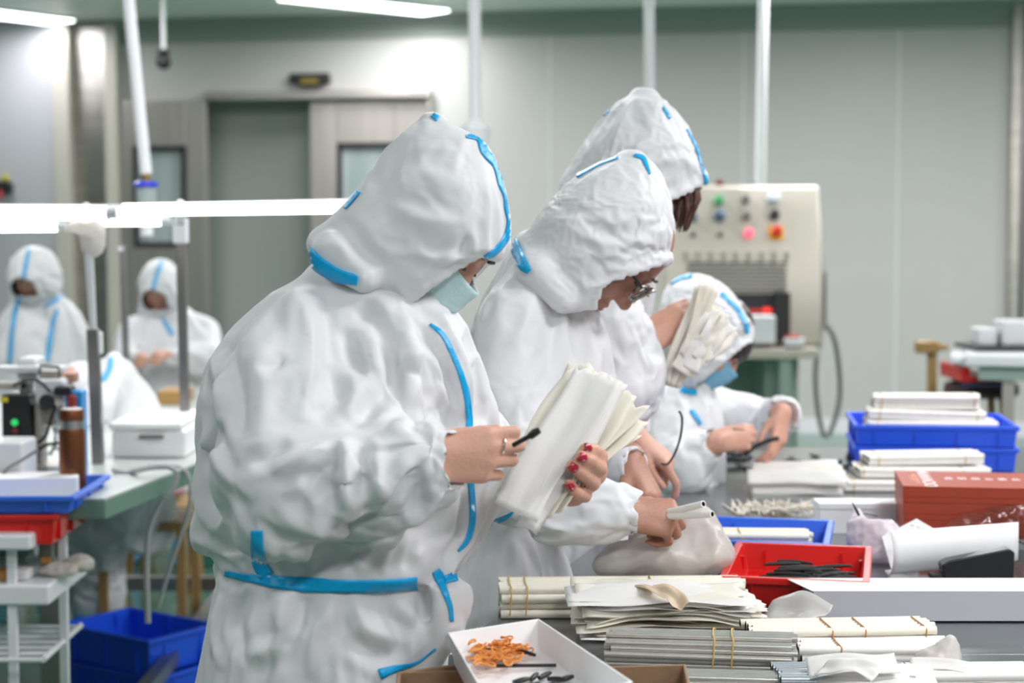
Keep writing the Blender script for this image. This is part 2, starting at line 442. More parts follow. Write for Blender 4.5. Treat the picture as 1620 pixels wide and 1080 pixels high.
# ------------------------------------------------------------------ people: shared builders
def V3(*a): return Vector(a)
def hand(fd, wrist, d, n, s, sc=1.0, curl=((35, 60, 35),) * 4, thumb=((.75, .45, -.35), (.9, .1, -.3)), spread=.10, k=.004, arm=None):
    """palm, five jointed fingers; d = finger direction, n = out of the back of the hand, s = index-finger side.
       returns finger tips [(tip, direction, back normal)] with the thumb last"""
    d = Vector(d).normalized(); n = Vector(n); n = (n - d * n.dot(d)).normalized(); s0 = Vector(s)
    sv = d.cross(n); sv = sv if sv.dot(s0) > 0 else -sv
    tips = []
    L = [(.041, .025, .021), (.045, .029, .022), (.042, .027, .022), (.033, .020, .019)]
    base = []
    for i in range(4):
        off = (.0265 - .0177 * i) * sc
        b = wrist + d * (.083, .087, .082, .074)[i] * sc + sv * off + n * (.000, .003, .002, -.002)[i] * sc
        base.append(b)
        fd.cap(wrist + sv * off * .62, b, .0135 * sc, .0108 * sc, .012)
    fd.cap(wrist + d * .02 * sc + sv * .006, wrist + d * .065 * sc - n * .006, .017 * sc, .015 * sc, .012)
    for i in range(4):
        p = base[i]; a = 0; fwd = (d + sv * spread * (1.5 - i) / 1.5).normalized()
        side = fwd.cross(n).normalized()
        r = [.0098, .0086, .0078, .0066] if i < 3 else [.0086, .0076, .0069, .0058]
        for j in range(3):
            a += math.radians(curl[i][j])
            dr = fwd * math.cos(a) - n * math.sin(a)
            q = p + dr * L[i][j] * sc
            fd.cap(p, q, r[j] * sc, r[j + 1] * sc, k if j == 0 else .002)
            p = q
        nb = fwd * math.sin(a) + n * math.cos(a)
        tips.append((p, dr.copy(), nb.copy()))
    p = wrist + d * .018 * sc + sv * .020 * sc
    R = [.0135, .0115, .0095, .0078]; LT = (.040, .032, .025)
    dirs = ([Vector((.55, .80, -.25))] if len(thumb) < 3 else []) + [Vector(t) for t in thumb]
    for j in range(3):
        t = dirs[j]; dr = (d * t[0] + sv * t[1] + n * t[2]).normalized()
        q = p + dr * LT[j] * sc
        fd.cap(p, q, R[j] * sc, R[j + 1] * sc, .008 if j == 0 else .002); p = q
    tips.append((p, dr.copy(), (sv * .6 + n * .8).normalized()))
    return tips

def nail(name, tip, parent, m, sc=1.0):
    p, dr, nb = tip
    nb = (nb - dr * nb.dot(dr)).normalized(); sd = dr.cross(nb)
    c = p + nb * .0050 * sc - dr * .001
    vs = []; fs = []
    for i in range(7):
        for j in range(6):
            u = -1 + 2 * i / 6; v = -1 + 2 * j / 5
            wdt = .0058 * sc * (1 - .25 * max(v, 0) ** 3 - .1 * max(-v, 0) ** 3)
            vs.append(c + dr * v * .0068 * sc + sd * u * wdt + nb * (.0032 * sc * (1 - u * u) - .0012 * v * v * sc))
    for i in range(6):
        for j in range(5): fs.append((i * 6 + j, (i + 1) * 6 + j, (i + 1) * 6 + j + 1, i * 6 + j + 1))
    b = MB(); b.add(vs, fs); o = b.build(name, m, parent, smooth=True, thick=.0012); return o

def pull_folds(v, f, folds):
    """taut fabric folds: each (photo points, width, height) lifts (or sinks) a crest along the cloth"""
    bv = BVHTree.FromPolygons([Vector(q) for q in v], [tuple(int(i) for i in q) for q in f])
    n = normals(v, f); disp = np.zeros(len(v))
    for fo in folds:
        pts, wd, ht = fo[:3]; c = []
        for p in spline(pts, 12):
            d = ray(p[0], p[1]).normalized(); hit, nn, fi, ds = bv.ray_cast(EYE, d)
            if hit is not None: c.append(np.array(hit))
        if len(c) < 2: continue
        c = np.array(c); lo = c.min(0) - wd * 4; hi = c.max(0) + wd * 4
        near = np.where(((v > lo) & (v < hi)).all(1))[0]
        if not len(near): continue
        q = v[near]; best = np.full(len(near), 9.0); tt = np.zeros(len(near))
        for i in range(len(c) - 1):
            a, b = c[i], c[i + 1]; ab = b - a; L2 = ab @ ab + 1e-12
            if L2 > .01: continue
            t = np.clip(((q - a) @ ab) / L2, 0, 1); d = np.linalg.norm(q - a - t[:, None] * ab, axis=1)
            m = d < best; best[m] = d[m]; tt[m] = (i + t[m]) / (len(c) - 1)
        env = np.clip(np.sin(np.pi * np.clip(tt, 0, 1)), 0, 1) ** .5
        x = best / wd
        disp[near] += ht * env * (np.exp(-np.sqrt(x * x + .02)) - .30 * np.exp(-((x - 1.9) / .8) ** 2))
    return v + n * disp[:, None]
def drape(v, f, vb, fb, pins, frames=32, grow=.06, press=0.0, bend=.6, grav=1.0, stiff=20, mass=.12, quality=5, damp=4.0, gap=.003, hold=0.0):
    """let a garment surface hang on a collider body with the cloth solver; pins = (centre, radius) or callables"""
    me = from_np('drape', v, f); o = bpy.data.objects.new('drape', me); COL.objects.link(o)
    mb = from_np('drape_body', vb, fb); ob = bpy.data.objects.new('drape_body', mb); COL.objects.link(ob)
    cm = ob.modifiers.new('c', 'COLLISION'); ob.collision.thickness_outer = gap; ob.collision.cloth_friction = 12; ob.collision.damping = .6
    vg = o.vertex_groups.new(name='pin'); wts = np.full(len(v), hold)
    for p in pins:
        if callable(p): wts = np.maximum(wts, p(v))
        else: wts = np.maximum(wts, np.clip(1.6 - np.linalg.norm(v - np.array(p[0]), axis=1) / p[1], 0, 1))
    for lvl in np.unique(np.round(wts, 2)):
        ids = np.where(np.round(wts, 2) == lvl)[0].tolist()
        if lvl > 0: vg.add(ids, float(lvl), 'REPLACE')
    m = o.modifiers.new('cloth', 'CLOTH'); st = m.settings
    st.quality = quality; st.mass = mass; st.air_damping = 1.5
    st.tension_stiffness = stiff; st.compression_stiffness = stiff; st.shear_stiffness = stiff * .4; st.bending_stiffness = bend
    st.tension_damping = damp; st.compression_damping = damp; st.shear_damping = damp; st.bending_damping = .5
    st.vertex_group_mass = 'pin'; st.pin_stiffness = 1.0; st.shrink_min = -grow
    st.effector_weights.gravity = grav
    if press: st.use_pressure = True; st.uniform_pressure_force = press
    m.collision_settings.use_self_collision = False; m.collision_settings.distance_min = gap; m.collision_settings.collision_quality = 2
    m.point_cache.frame_start = 1; m.point_cache.frame_end = frames + 1
    for fr in range(1, frames + 1): SC.frame_set(fr)
    dg = bpy.context.evaluated_depsgraph_get(); ev = o.evaluated_get(dg); mm = ev.to_mesh()
    out = np.empty(len(mm.vertices) * 3, dtype=np.float32); mm.vertices.foreach_get('co', out); ev.to_mesh_clear()
    bpy.data.objects.remove(o); bpy.data.objects.remove(ob); SC.frame_set(1)
    return out.reshape(-1, 3).astype(float)
def garment(name, root, build, lo, hi, h, pins, off=.016, extra=None, cut=None, mat_=None, folds=None, thick=.0015, sub=1, creases=(), hb=.014, collider=None, smooth=3, **kw):
    """a garment surface from implicit shapes, hung on a slightly smaller copy of itself, then solid and smooth"""
    fd = Field(lo, hi, h); build(fd); v, f = fd.nets(); e, _ = edges_of(f); v = relax(v, e, smooth)
    if cut is not None:
        c = v[f].mean(1); keep = ~cut(c); f = f[keep]; used = np.unique(f); mp = np.full(len(v), -1); mp[used] = np.arange(len(used)); v = v[used]; f = mp[f]
        bd = np.concatenate([f[:, [0, 1]], f[:, [1, 2]], f[:, [2, 3]], f[:, [3, 0]]]); bd.sort(1); uq, ct = np.unique(bd, axis=0, return_counts=True)
        rim = np.zeros(len(v)); rim[uq[ct == 1].ravel()] = 1.0; pins = list(pins) + [lambda q, rim=rim: rim]
    fb = Field(lo, hi, hb)
    if collider: collider(fb)
    else: build(fb); fb.g += off
    if extra: extra(fb)
    vb, fbf = fb.nets()
    d = dict(frames=30, grow=.06, grav=.7, bend=.35, stiff=45); d.update(kw)
    v = drape(v, f, vb, fbf, pins, **d)
    if sub and cut is None:                       # finer cloth before the creases are pulled
        t_ = bpy.data.objects.new('fine', from_np('fine', v, f)); COL.objects.link(t_); s_ = t_.modifiers.new('s', 'SUBSURF'); s_.levels = 1
        me = bpy.data.meshes.new_from_object(t_.evaluated_get(bpy.context.evaluated_depsgraph_get())); bpy.data.objects.remove(t_)
        v = np.empty(len(me.vertices) * 3, dtype=np.float32); me.vertices.foreach_get('co', v); v = v.reshape(-1, 3).astype(float)
        f = np.empty(len(me.loops), dtype=np.int32); me.loops.foreach_get('vertex_index', f); f = f.reshape(-1, 4); sub = 0
    if folds: v = pull_folds(v, f, folds); v = relax(v, edges_of(f)[0], 2, .4)
    if creases: v = creased(v, f, creases)
    o = link(name, from_np(name, v, f), mat_ or M['suit'], root)
    if cut is not None:
        s_ = o.modifiers.new('solid', 'SOLIDIFY'); s_.thickness = thick; s_.offset = -1
    if sub:
        s_ = o.modifiers.new('smooth', 'SUBSURF'); s_.levels = 1; s_.render_levels = 1
    return o
def nearline(z, w_): return lambda q: np.clip(1.8 - np.abs(q[:, 2] - z) / w_, 0, 1)
def above(z): return lambda q: (q[:, 2] > z) * 1.0
def below(z): return lambda q: (q[:, 2] < z) * 1.0
def plane_near(c, n, w_):
    n = np.array(Vector(n).normalized()); c = np.array(c)
    return lambda q: np.clip(1.8 - np.abs((q - c) @ n) / w_, 0, 1)
def beyond(c, n):
    n = np.array(Vector(n).normalized()); c = np.array(c)
    return lambda q: (q - c) @ n > 0
def finish(fd, name, m, parent, relax_it=2, crump=None, folds=None):
    v, f = fd.nets(); e, _ = edges_of(f); v = relax(v, e, relax_it)
    if crump is not None:
        crump = dict(crump); cr = crump.pop('creases', ()); two = crump.pop('fine', None)
        v = crumple(v, f, **crump)
        if two:
            c2 = dict(crump); c2.update(two); v = crumple(v, f, **c2)
        if cr: v = creased(v, f, cr, crump.get('mute', ()))
    if folds: v = pull_folds(v, f, folds)
    o = link(name, from_np(name, v, f), m, parent)
    return o
def bvh_of(*objs):
    vs = []; fs = []
    for o in objs:
        me = o.data; n = len(me.vertices); a = np.empty(n * 3, dtype=np.float32); me.vertices.foreach_get('co', a)
        b = len(vs); vs += [Vector(q) for q in a.reshape(-1, 3)]
        fs += [tuple(b + i for i in p.vertices) for p in me.polygons]
    return BVHTree.FromPolygons(vs, fs)
def spline(pts, step):
    """Catmull-Rom through the points, sampled about every step units"""
    pts = [np.array(p, dtype=float) for p in pts]; pts = [2 * pts[0] - pts[1]] + pts + [2 * pts[-1] - pts[-2]]
    out = []
    for i in range(1, len(pts) - 2):
        n = max(1, int(np.linalg.norm(pts[i + 1][:2] - pts[i][:2]) / step))
        for q in range(n):
            t = q / n; a, b, c, d = pts[i - 1], pts[i], pts[i + 1], pts[i + 2]
            out.append(.5 * ((2 * b) + (c - a) * t + (2 * a - 5 * b + 4 * c - d) * t * t + (3 * b - a - 3 * c + d) * t ** 3))
    out.append(pts[-2]); return out
def strip(name, bvh, pts, m, parent, step=4, cols=5, lift=.0012, jump=.03, origin=None, thick=.001, width=10):
    """tape laid on the cloth: pts = (px, py[, width px]) seen from the camera; every point is dropped onto the garment"""
    pts = [(p[0], p[1], p[2] if len(p) > 2 else width) for p in pts]
    c = spline(pts, step); vs = []; ok = []
    for i, p in enumerate(c):
        a = c[max(0, i - 1)]; b = c[min(len(c) - 1, i + 1)]; t = (b - a)[:2]; t /= np.linalg.norm(t) + 1e-9; n = np.array([-t[1], t[0]])
        for j in range(cols):
            q = p[:2] + n * p[2] * (j / (cols - 1) - .5)
            d = ray(q[0], q[1]).normalized(); hit, nn, fi, ds = bvh.ray_cast(EYE, d)
            if hit is None:
                vs.append(Vector((0, 0, 0))); ok.append(False)
            else:
                if nn.dot(d) > 0: nn = -nn
                vs.append(hit + nn * lift); ok.append(True)
    fs = []
    for i in range(len(c) - 1):
        for j in range(cols - 1):
            q = (i * cols + j, i * cols + j + 1, (i + 1) * cols + j + 1, (i + 1) * cols + j)
            if all(ok[k] for k in q) and max((vs[q[k]] - vs[q[(k + 1) % 4]]).length for k in range(4)) < jump: fs.append(q)
    used = sorted({k for q in fs for k in q}); mp = {k: i for i, k in enumerate(used)}
    b = MB(); b.add([vs[k] for k in used], [tuple(mp[k] for k in q) for q in fs])
    if not fs: return None
    return b.build(name, m, parent, smooth=True, thick=thick)
def band(name, bvh, center, z_of, half, m, parent, n=120, R=.6, lift=.002, a0=0, a1=360, thick=.0015):
    """elastic band around a trunk: rays from outside towards the axis"""
    vs = []; ok = []; rows = 4
    for i in range(n + 1):
        a = math.radians(a0 + (a1 - a0) * i / n); dr = Vector((math.cos(a), math.sin(a), 0))
        for j in range(rows):
            z = z_of(a) + half * (1 - 2 * j / (rows - 1))
            o = Vector((center[0], center[1], z)) + dr * R
            hit, nn, fi, ds = bvh.ray_cast(o, -dr)
            if hit is None: vs.append(Vector()); ok.append(False)
            else:
                vs.append(hit + dr * (lift + .0012 * math.sin(i * 2.4))); ok.append(True)
    fs = []
    for i in range(n):
        for j in range(rows - 1):
            q = (i * rows + j, (i + 1) * rows + j, (i + 1) * rows + j + 1, i * rows + j + 1)
            if all(ok[k] for k in q) and max((vs[q[k]] - vs[q[(k + 1) % 4]]).length for k in range(4)) < .05: fs.append(q)
    b = MB(); b.add(vs, fs); return b.build(name, m, parent, smooth=True, thick=thick)
def shoe(parent, ankle, d):
    """blue shoe cover with a rounded toe"""
    a = Vector(ankle); d = Vector(d).normalized()
    fd = Field((a.x - .3, a.y - .3, -.01), (a.x + .3, a.y + .3, .22), .009)
    h = Vector((a.x, a.y, .045)) - d * .04; t = Vector((a.x, a.y, .035)) + d * .15
    fd.cap(h, t, .045, .036, .02); fd.cap(Vector((a.x, a.y, .16)), Vector((a.x, a.y, .06)), .052, .05, .03)
    return finish(fd, 'shoe_cover', M['tape'], parent)
def face(fd, c, f, u, sc=1.0, eye=True):
    """head with brow, nose, mouth and chin; c centre, f = where the face looks, u = crown"""
    f = Vector(f).normalized(); u = Vector(u); u = (u - f * u.dot(f)).normalized(); r = f.cross(u)
    Mx = Matrix((r, f, u)).transposed()
    fd.ell(c + u * .02 * sc, (.073 * sc, .092 * sc, .095 * sc), Mx, .02)
    fd.ell(c + f * .022 * sc - u * .045 * sc, (.056 * sc, .068 * sc, .072 * sc), Mx, .025)
    fd.ell(c + f * .062 * sc - u * .098 * sc, (.024 * sc, .020 * sc, .018 * sc), Mx, .025)      # chin
    fd.cap(c + f * .088 * sc + u * .010 * sc, c + f * .108 * sc - u * .030 * sc, .007 * sc, .0115 * sc, .014)   # nose
    for sgn in (-1, 1):
        fd.ell(c + f * .098 * sc - u * .034 * sc + r * sgn * .011 * sc, (.008 * sc,) * 3, None, .008)
        fd.ell(c + f * .093 * sc + u * .013 * sc + r * sgn * .031 * sc, (.017 * sc, .014 * sc, .010 * sc), Mx, .008, mode='sub')
        fd.ell(c + f * .080 * sc + u * .012 * sc + r * sgn * .031 * sc, (.0125 * sc,) * 3, None, .002)
        fd.cap(c + f * .087 * sc + u * .030 * sc + r * sgn * .014 * sc, c + f * .074 * sc + u * .029 * sc + r * sgn * .045 * sc, .007 * sc, .006 * sc, .010)
        fd.ell(c - f * .004 * sc - u * .010 * sc + r * sgn * .074 * sc, (.010 * sc, .018 * sc, .030 * sc), Mx, .004)  # ear
        fd.ell(c + f * .062 * sc - u * .030 * sc + r * sgn * .034 * sc, (.026 * sc, .022 * sc, .024 * sc), Mx, .02)   # cheek
    fd.ell(c + f * .089 * sc - u * .060 * sc, (.024 * sc, .010 * sc, .0065 * sc), Mx, .005)
    fd.ell(c + f * .087 * sc - u * .071 * sc, (.020 * sc, .010 * sc, .0075 * sc), Mx, .005)
    return f, u, r
def lip_part(parent, c, f, u, r, sc=1.0):
    b = MB()
    for (dz, w_, h_) in ((-.060, .022, .0058), (-.0705, .019, .0066)):
        vs = []; fs = []
        n = 12
        for i in range(n):
            for j in range(8):
                a = math.pi * i / (n - 1) ; q = 2 * math.pi * j / 8
                x = math.cos(a) * w_; rr = max(math.sin(a), .08)
                vs.append(c + f * (.0925 - .35 * abs(x) + math.cos(q) * .0075 * rr) * sc + u * (dz + math.sin(q) * h_ * rr) * sc + r * x * sc)
        for i in range(n - 1):
            for j in range(8): fs.append((i * 8 + j, i * 8 + (j + 1) % 8, (i + 1) * 8 + (j + 1) % 8, (i + 1) * 8 + j))
        b.add(vs, fs)
    return b.build('lips', M['lips'], parent, smooth=True, angle=False)
def eye_parts(parent, c, f, u, r, sc=1.0, brow=True):
    for sgn in (-1, 1):
        e = c + f * .0805 * sc + u * .0115 * sc + r * sgn * .031 * sc
        b = MB()                       # lashes of the lowered lid
        b.tube([e + (f * (.0125 * math.cos(a)) + r * sgn * (.0135 * math.sin(a)) - u * (.004 + .002 * math.cos(a))) * sc for a in [math.radians(q) for q in range(-70, 71, 20)]], .0016 * sc, n=6)
        b.build('eyelashes', M['hair'], parent, smooth=True)
        if brow:
            b = MB()
            b.tube([c + f * (.0955 - .25 * t * t * .9) * sc + u * (.034 + .004 * math.sin(t * 60)) * sc + r * sgn * (.014 + t) * sc for t in (0, .008, .016, .024, .032)], [.0015, .003, .003, .0025, .001], n=6)
            b.build('eyebrow', M['hair'], parent, smooth=True)
def mask_part(parent, c, f, u, r, m, sc=1.0, lo=-.105, hi=-.012, puff=.013):
    """pleated face mask wrapped over nose and chin, with ear loops"""
    nu, nv = 25, 21; vs = []; fs = []
    for i in range(nv):
        t = i / (nv - 1); z = hi + (lo - hi) * t
        for j in range(nu):
            a = math.radians(-78 + 156 * j / (nu - 1))
            prof = .100 + puff * math.sin(math.pi * (t * .85 + .1)) + (.016 * (1 - t) ** 2 * math.exp(-(a / .35) ** 2)) - .012 * t * t
            wx = .068 - .010 * t
            pl = .0016 * (math.floor(t * 4) - t * 4 + .5) * (1 if .12 < t < .9 else 0)
            vs.append(c + (f * ((prof + pl) * math.cos(a) ** .8 if math.cos(a) > 0 else 0) + r * wx * math.sin(a) + u * (z + .018 * (1 - math.cos(a)) * (1 - 2 * t))) * sc)
    for i in range(nv - 1):
        for j in range(nu - 1): fs.append((i * nu + j, i * nu + j + 1, (i + 1) * nu + j + 1, (i + 1) * nu + j))
    b = MB(); b.add(vs, fs); o = b.build('face_mask', m, parent, smooth=True, thick=.0012, angle=False)
    for sgn in (-1, 1):
        j = 0 if sgn < 0 else nu - 1
        pa = vs[nu + j]; pb = vs[(nv - 3) * nu + j]; ear = c + (r * sgn * .080 - f * .012 - u * .005) * sc
        MB().tube([pa, pa * .5 + (ear + u * .03) * .5, ear + u * .018 - f * .01, ear - u * .02 - f * .01, pb * .5 + (ear - u * .03) * .5, pb], .0013, n=6).build('ear_loop', M['elastic'], o, smooth=True)
    return o
FOLDS1 = [([(464, 453), (487, 527), (480, 629), (475, 669)], .016, .010), ([(587, 504), (587, 571), (553, 664)], .014, .010), ([(520, 575), (547, 647)], .010, -.007),
          ([(555, 678), (613, 611)], .012, -.009), ([(538, 709), (505, 750), (475, 802)], .010, -.010), ([(547, 691), (552, 750), (547, 807)], .010, .010), ([(587, 718), (605, 770), (613, 824)], .012, .010),
          ([(566, 691), (575, 740), (569, 790)], .009, -.010), ([(430, 745), (490, 722), (547, 705)], .010, .010), ([(378, 731), (420, 722), (458, 696)], .010, -.009), ([(413, 589), (453, 562)], .010, -.008),
          ([(600, 690), (658, 669), (700, 690)], .010, .006), ([(640, 740), (660, 800)], .012, -.006), ([(470, 760), (500, 800), (490, 830)], .012, .010), ([(630, 720), (640, 800), (650, 840)], .010, .008),
          ([(665, 515), (700, 570), (718, 620), (727, 680)], .007, -.008), ([(676, 512), (712, 570), (730, 640), (734, 690)], .007, .004), ([(690, 630), (722, 690)], .012, -.008), ([(735, 790), (726, 850), (700, 885)], .008, -.007),
          ([(640, 520), (655, 600), (640, 660)], .014, .007), ([(540, 470), (600, 520), (640, 600)], .014, -.006), ([(340, 560), (345, 640), (330, 720)], .012, .008), ([(360, 540), (380, 640), (372, 720)], .014, -.007),
          ([(320, 650), (350, 740), (400, 790)], .010, .007), ([(750, 560), (765, 640), (758, 700)], .009, .006),
          ([(452, 936), (446, 970), (448, 1016)], .010, .008), ([(531, 938), (512, 980), (495, 1010), (491, 1077)], .012, .009), ([(452, 1016), (420, 1030), (387, 1038)], .010, .008), ([(560, 940), (575, 990), (620, 1010)], .010, .007),
          ([(390, 930), (375, 990), (385, 1050)], .012, -.008), ([(600, 935), (620, 980), (660, 1000)], .009, -.007), ([(480, 940), (478, 1000)], .008, -.006), ([(640, 945), (652, 1010), (640, 1060)], .010, .008), ([(550, 1010), (600, 1040), (640, 1030)], .010, -.007),
          ([(350, 940), (340, 1000), (350, 1060)], .010, .006), ([(480, 870), (500, 905)], .006, .004), ([(560, 870), (575, 905)], .006, .004), ([(620, 860), (600, 905)], .006, .004), ([(660, 850), (640, 900)], .006, -.004), ([(440, 850), (450, 900)], .006, -.004)]
FOLDS1H = [([(676, 188), (673, 215)], .006, .005), ([(714, 222), (704, 240), (690, 262)], .007, .006), ([(734, 215), (722, 240), (712, 266)], .007, .006), ([(724, 222), (712, 255)], .005, -.005),
          ([(508, 352), (540, 356), (566, 388), (600, 425)], .010, -.010), ([(500, 392), (530, 384), (555, 410)], .009, .006), ([(728, 366), (712, 395), (704, 424)], .007, .007), ([(741, 379), (730, 400), (722, 422)], .006, -.006), ([(752, 370), (748, 410)], .006, .005),
          ([(632, 458), (640, 478), (650, 490)], .006, .005), ([(616, 450), (632, 486)], .006, -.005), ([(660, 430), (672, 470)], .007, .005), ([(560, 280), (600, 262), (640, 200)], .012, .004), ([(610, 290), (680, 275), (740, 300)], .016, .005), ([(590, 340), (640, 380), (660, 430)], .014, -.005), ([(760, 240), (772, 320), (765, 380)], .010, .004),
          ([(640, 240), (600, 300), (575, 350)], .016, -.005)]
# ------------------------------------------------------------------ front worker: white coverall, mask, red nails, pen and a sheaf of sleeves
def person_front():
    Y = 2.33
    root = empty('person', (-.24, 2.33, 0), 'front person in white coverall and pale mask, holding a pen and paper sleeves, red nails', 'person')
    hc = P(674, 360, 2.33)
    f = Vector((.62, -.25, -.72)); u = Vector((.72, -.05, .68))
    # body
    lo = P(290, 1100, 2.33); fd = Field((-.46, 2.0, .72), (.16, 2.62, 1.55), .0036)
    f_, u_, r_ = face(fd, hc, f, u, .92)
    fd.cap(P(650, 440, 2.34), P(590, 500, 2.36), .052, .058, .03)
    fd.chain([(P(560, 540, 2.36), .10), (P(540, 700, 2.36), .12), (P(530, 900, 2.36), .12), (P(530, 1040, 2.36), .13)], .03)
    fd.chain([(P(476, 590, 2.22), .032), (P(445, 755, 2.125), .030), (P(580, 752, 2.11), .026), (P(664, 726, 2.08), .025)], .01)
    tips = hand(fd, P(672, 724, 2.072), (.93, .22, .02), (.12, -.97, .12), (0, 0, 1), .92,
                curl=((16, 62, 35), (22, 70, 40), (28, 74, 40), (36, 74, 40)), thumb=((.8, .15, -.65), (.95, .1, -.3), (1, .1, .1)), spread=.03)
    fd.chain([(P(640, 560, 2.50), .045), (P(715, 705, 2.48), .032), (P(790, 746, 2.40), .024), (P(850, 768, 2.31), .025)], .01)
    # the left hand comes from behind the sleeves; its fingers wrap back over their edge
    W = P(866, 768, 2.285)
    fd.cap(W, P(935, 745, 2.262), .024, .022, .012, flat=((0, 1, 0), .62))
    fd.cap(W, P(905, 775, 2.262), .024, .022, .012, flat=((0, 1, 0), .62))
    ltips = []
    spec = [  # knuckle, middle joint, end joint, tip (px, py, depth) of the fingers wrapped round the sleeves
        ((940, 742, 2.262), (949, 741, 2.222), (935, 731, 2.193), (917, 721, 2.181)),
        ((934, 760, 2.262), (938, 764, 2.219), (922, 750, 2.190), (903, 736, 2.180)),
        ((918, 776, 2.262), (925, 784, 2.219), (911, 778, 2.192), (900, 764, 2.182)),
        ((940, 725, 2.262), (951, 722, 2.232), (940, 712, 2.204), (924, 708, 2.190))]
    for sp, rr in zip(spec, (.0095, .0095, .0088, .0090)):
        q = [P(*a) for a in sp]
        fd.chain([(q[0], rr * 1.1), (q[1], rr * 1.04), (q[2], rr * .92), (q[3], rr * .76)], .003)
        dr = (q[3] - q[2]).normalized(); nb = Vector((-.35, -.9, .25)); nb = (nb - dr * nb.dot(dr)).normalized()
        ltips.append((q[3], dr, nb))
    body = finish(fd, 'body', M['skin'], root, 2)
    for t in ltips: nail('nail', t, body, M['nail'], 1.0)
    # coverall
    def shape(fd):
        fd.column([(430, 500, 640, 2.35, .10), (455, 440, 690, 2.35, .13), (485, 385, 720, 2.35, .165), (520, 352, 745, 2.35, .185), (560, 325, 764, 2.35, .20), (620, 306, 771, 2.35, .205), (700, 310, 774, 2.35, .20),
                   (780, 312, 774, 2.34, .195), (840, 315, 762, 2.33, .185), (875, 326, 736, 2.32, .175), (905, 352, 700, 2.31, .155), (918, 352, 694, 2.31, .150), (940, 334, 712, 2.31, .17), (985, 320, 722, 2.31, .18), (1040, 316, 706, 2.31, .185), (1100, 312, 700, 2.31, .18)], .02)
        fd.ell(P(690, 600, 2.30), (.075, .13, .10), None, .05)
        # near sleeve, hanging loose at the elbow
        fd.chain([(P(462, 555, 2.22), .070), (P(425, 620, 2.17), .078), (P(415, 720, 2.13), .078), (P(440, 775, 2.11), .076)], .014)
        fd.chain([(P(445, 765, 2.11), .076), (P(540, 762, 2.09), .066), (P(640, 738, 2.085), .057), (P(712, 728, 2.08), .038)], .025)
        fd.chain([(P(485, 775, 2.11), .05), (P(590, 800, 2.10), .045), (P(680, 775, 2.09), .028)], .03)
        fd.chain([(P(490, 540, 2.22), .05), (P(545, 590, 2.19), .04), (P(560, 670, 2.16), .038), (P(520, 740, 2.11), .045)], .03)
        # far sleeve behind the sleeves and the near hand
        fd.chain([(P(650, 540, 2.48), .075), (P(730, 695, 2.50), .062), (P(758, 738, 2.46), .046), (P(812, 752, 2.37), .036), (P(845, 764, 2.33), .033)], .03)
        # storm flap flare at the waist
        fd.chain([(P(690, 905, 2.20), .022), (P(720, 950, 2.20), .030), (P(706, 1000, 2.20), .026), (P(660, 1045, 2.20), .022)], .02, flat=((.7, -.7, 0), .45))
        # legs
        for sx, yy in ((-.28, 2.22), (-.20, 2.40)):
            fd.chain([(Vector((-.235, yy * .5 + 1.155, .80)), .135), (Vector((sx, yy, .46)), .092), (Vector((sx - .01, yy, .14)), .070)], .03)
        dcu = (P(728, 726, 2.075) - P(690, 728, 2.083)).normalized()
        fd.cap(P(722, 727, 2.077), P(745, 727, 2.072), .0315, .034, .003, mode='sub')
        fd.cap(P(850, 767, 2.32), P(868, 768, 2.30), .030, .030, .003, mode='sub')
    def inner(fb):
        fb.column([(455, 520, 650, 2.36, .09), (480, 440, 695, 2.36, .13), (510, 390, 720, 2.36, .155), (540, 362, 735, 2.36, .165), (580, 338, 750, 2.36, .185), (640, 325, 757, 2.36, .185), (700, 325, 760, 2.36, .18), (780, 328, 756, 2.34, .17), (850, 338, 738, 2.33, .16), (905, 372, 684, 2.32, .14), (940, 350, 700, 2.31, .155), (1000, 338, 705, 2.31, .16), (1100, 328, 690, 2.31, .16)], .02)
        fb.chain([(P(465, 560, 2.22), .058), (P(432, 630, 2.165), .058), (P(425, 730, 2.115), .054), (P(450, 768, 2.105), .054), (P(712, 726, 2.078), .031)], .02)
        fb.chain([(P(650, 540, 2.46), .05), (P(730, 715, 2.48), .040), (P(800, 748, 2.39), .028), (P(848, 766, 2.325), .028)], .02)
        for sx, yy in ((-.28, 2.22), (-.20, 2.40)):
            fb.chain([(Vector((-.235, yy * .5 + 1.155, .80)), .11), (Vector((sx, yy, .46)), .07), (Vector((sx - .01, yy, .14)), .05)], .03)
    cov = garment('coverall', root, shape, (-.50, 1.90, .02), (.20, 2.66, 1.36), .0088, [(P(733, 727, 2.077), .045), (P(850, 767, 2.32), .04), nearline(P(500, 914, 2.31).z, .008), above(P(0, 462, 2.35).z), below(.16)],
                  collider=inner, frames=30, grow=.05, grav=.8, bend=.45, stiff=45, folds=[(a, b, c * 1.6) for a, b, c in FOLDS1] + [([(405, 815), (440, 852), (520, 868), (600, 862), (680, 830), (716, 790)], .014, -.013), ([(338, 590), (345, 690), (372, 770), (405, 815)], .014, -.009), ([(545, 520), (575, 590), (572, 660)], .010, -.012), ([(360, 480), (400, 520), (420, 600), (410, 690)], .018, .006), ([(600, 600), (660, 560), (700, 600)], .012, .009), ([(440, 800), (480, 835), (560, 845)], .010, .007)], creases=[(.05, .0014, 5, (1, 1, 1.6))])
    # hood
    on = Vector((.6, -.15, -.8)); om = P(706, 462, 2.33)
    Mx = Matrix((r_, f_, u_)).transposed()
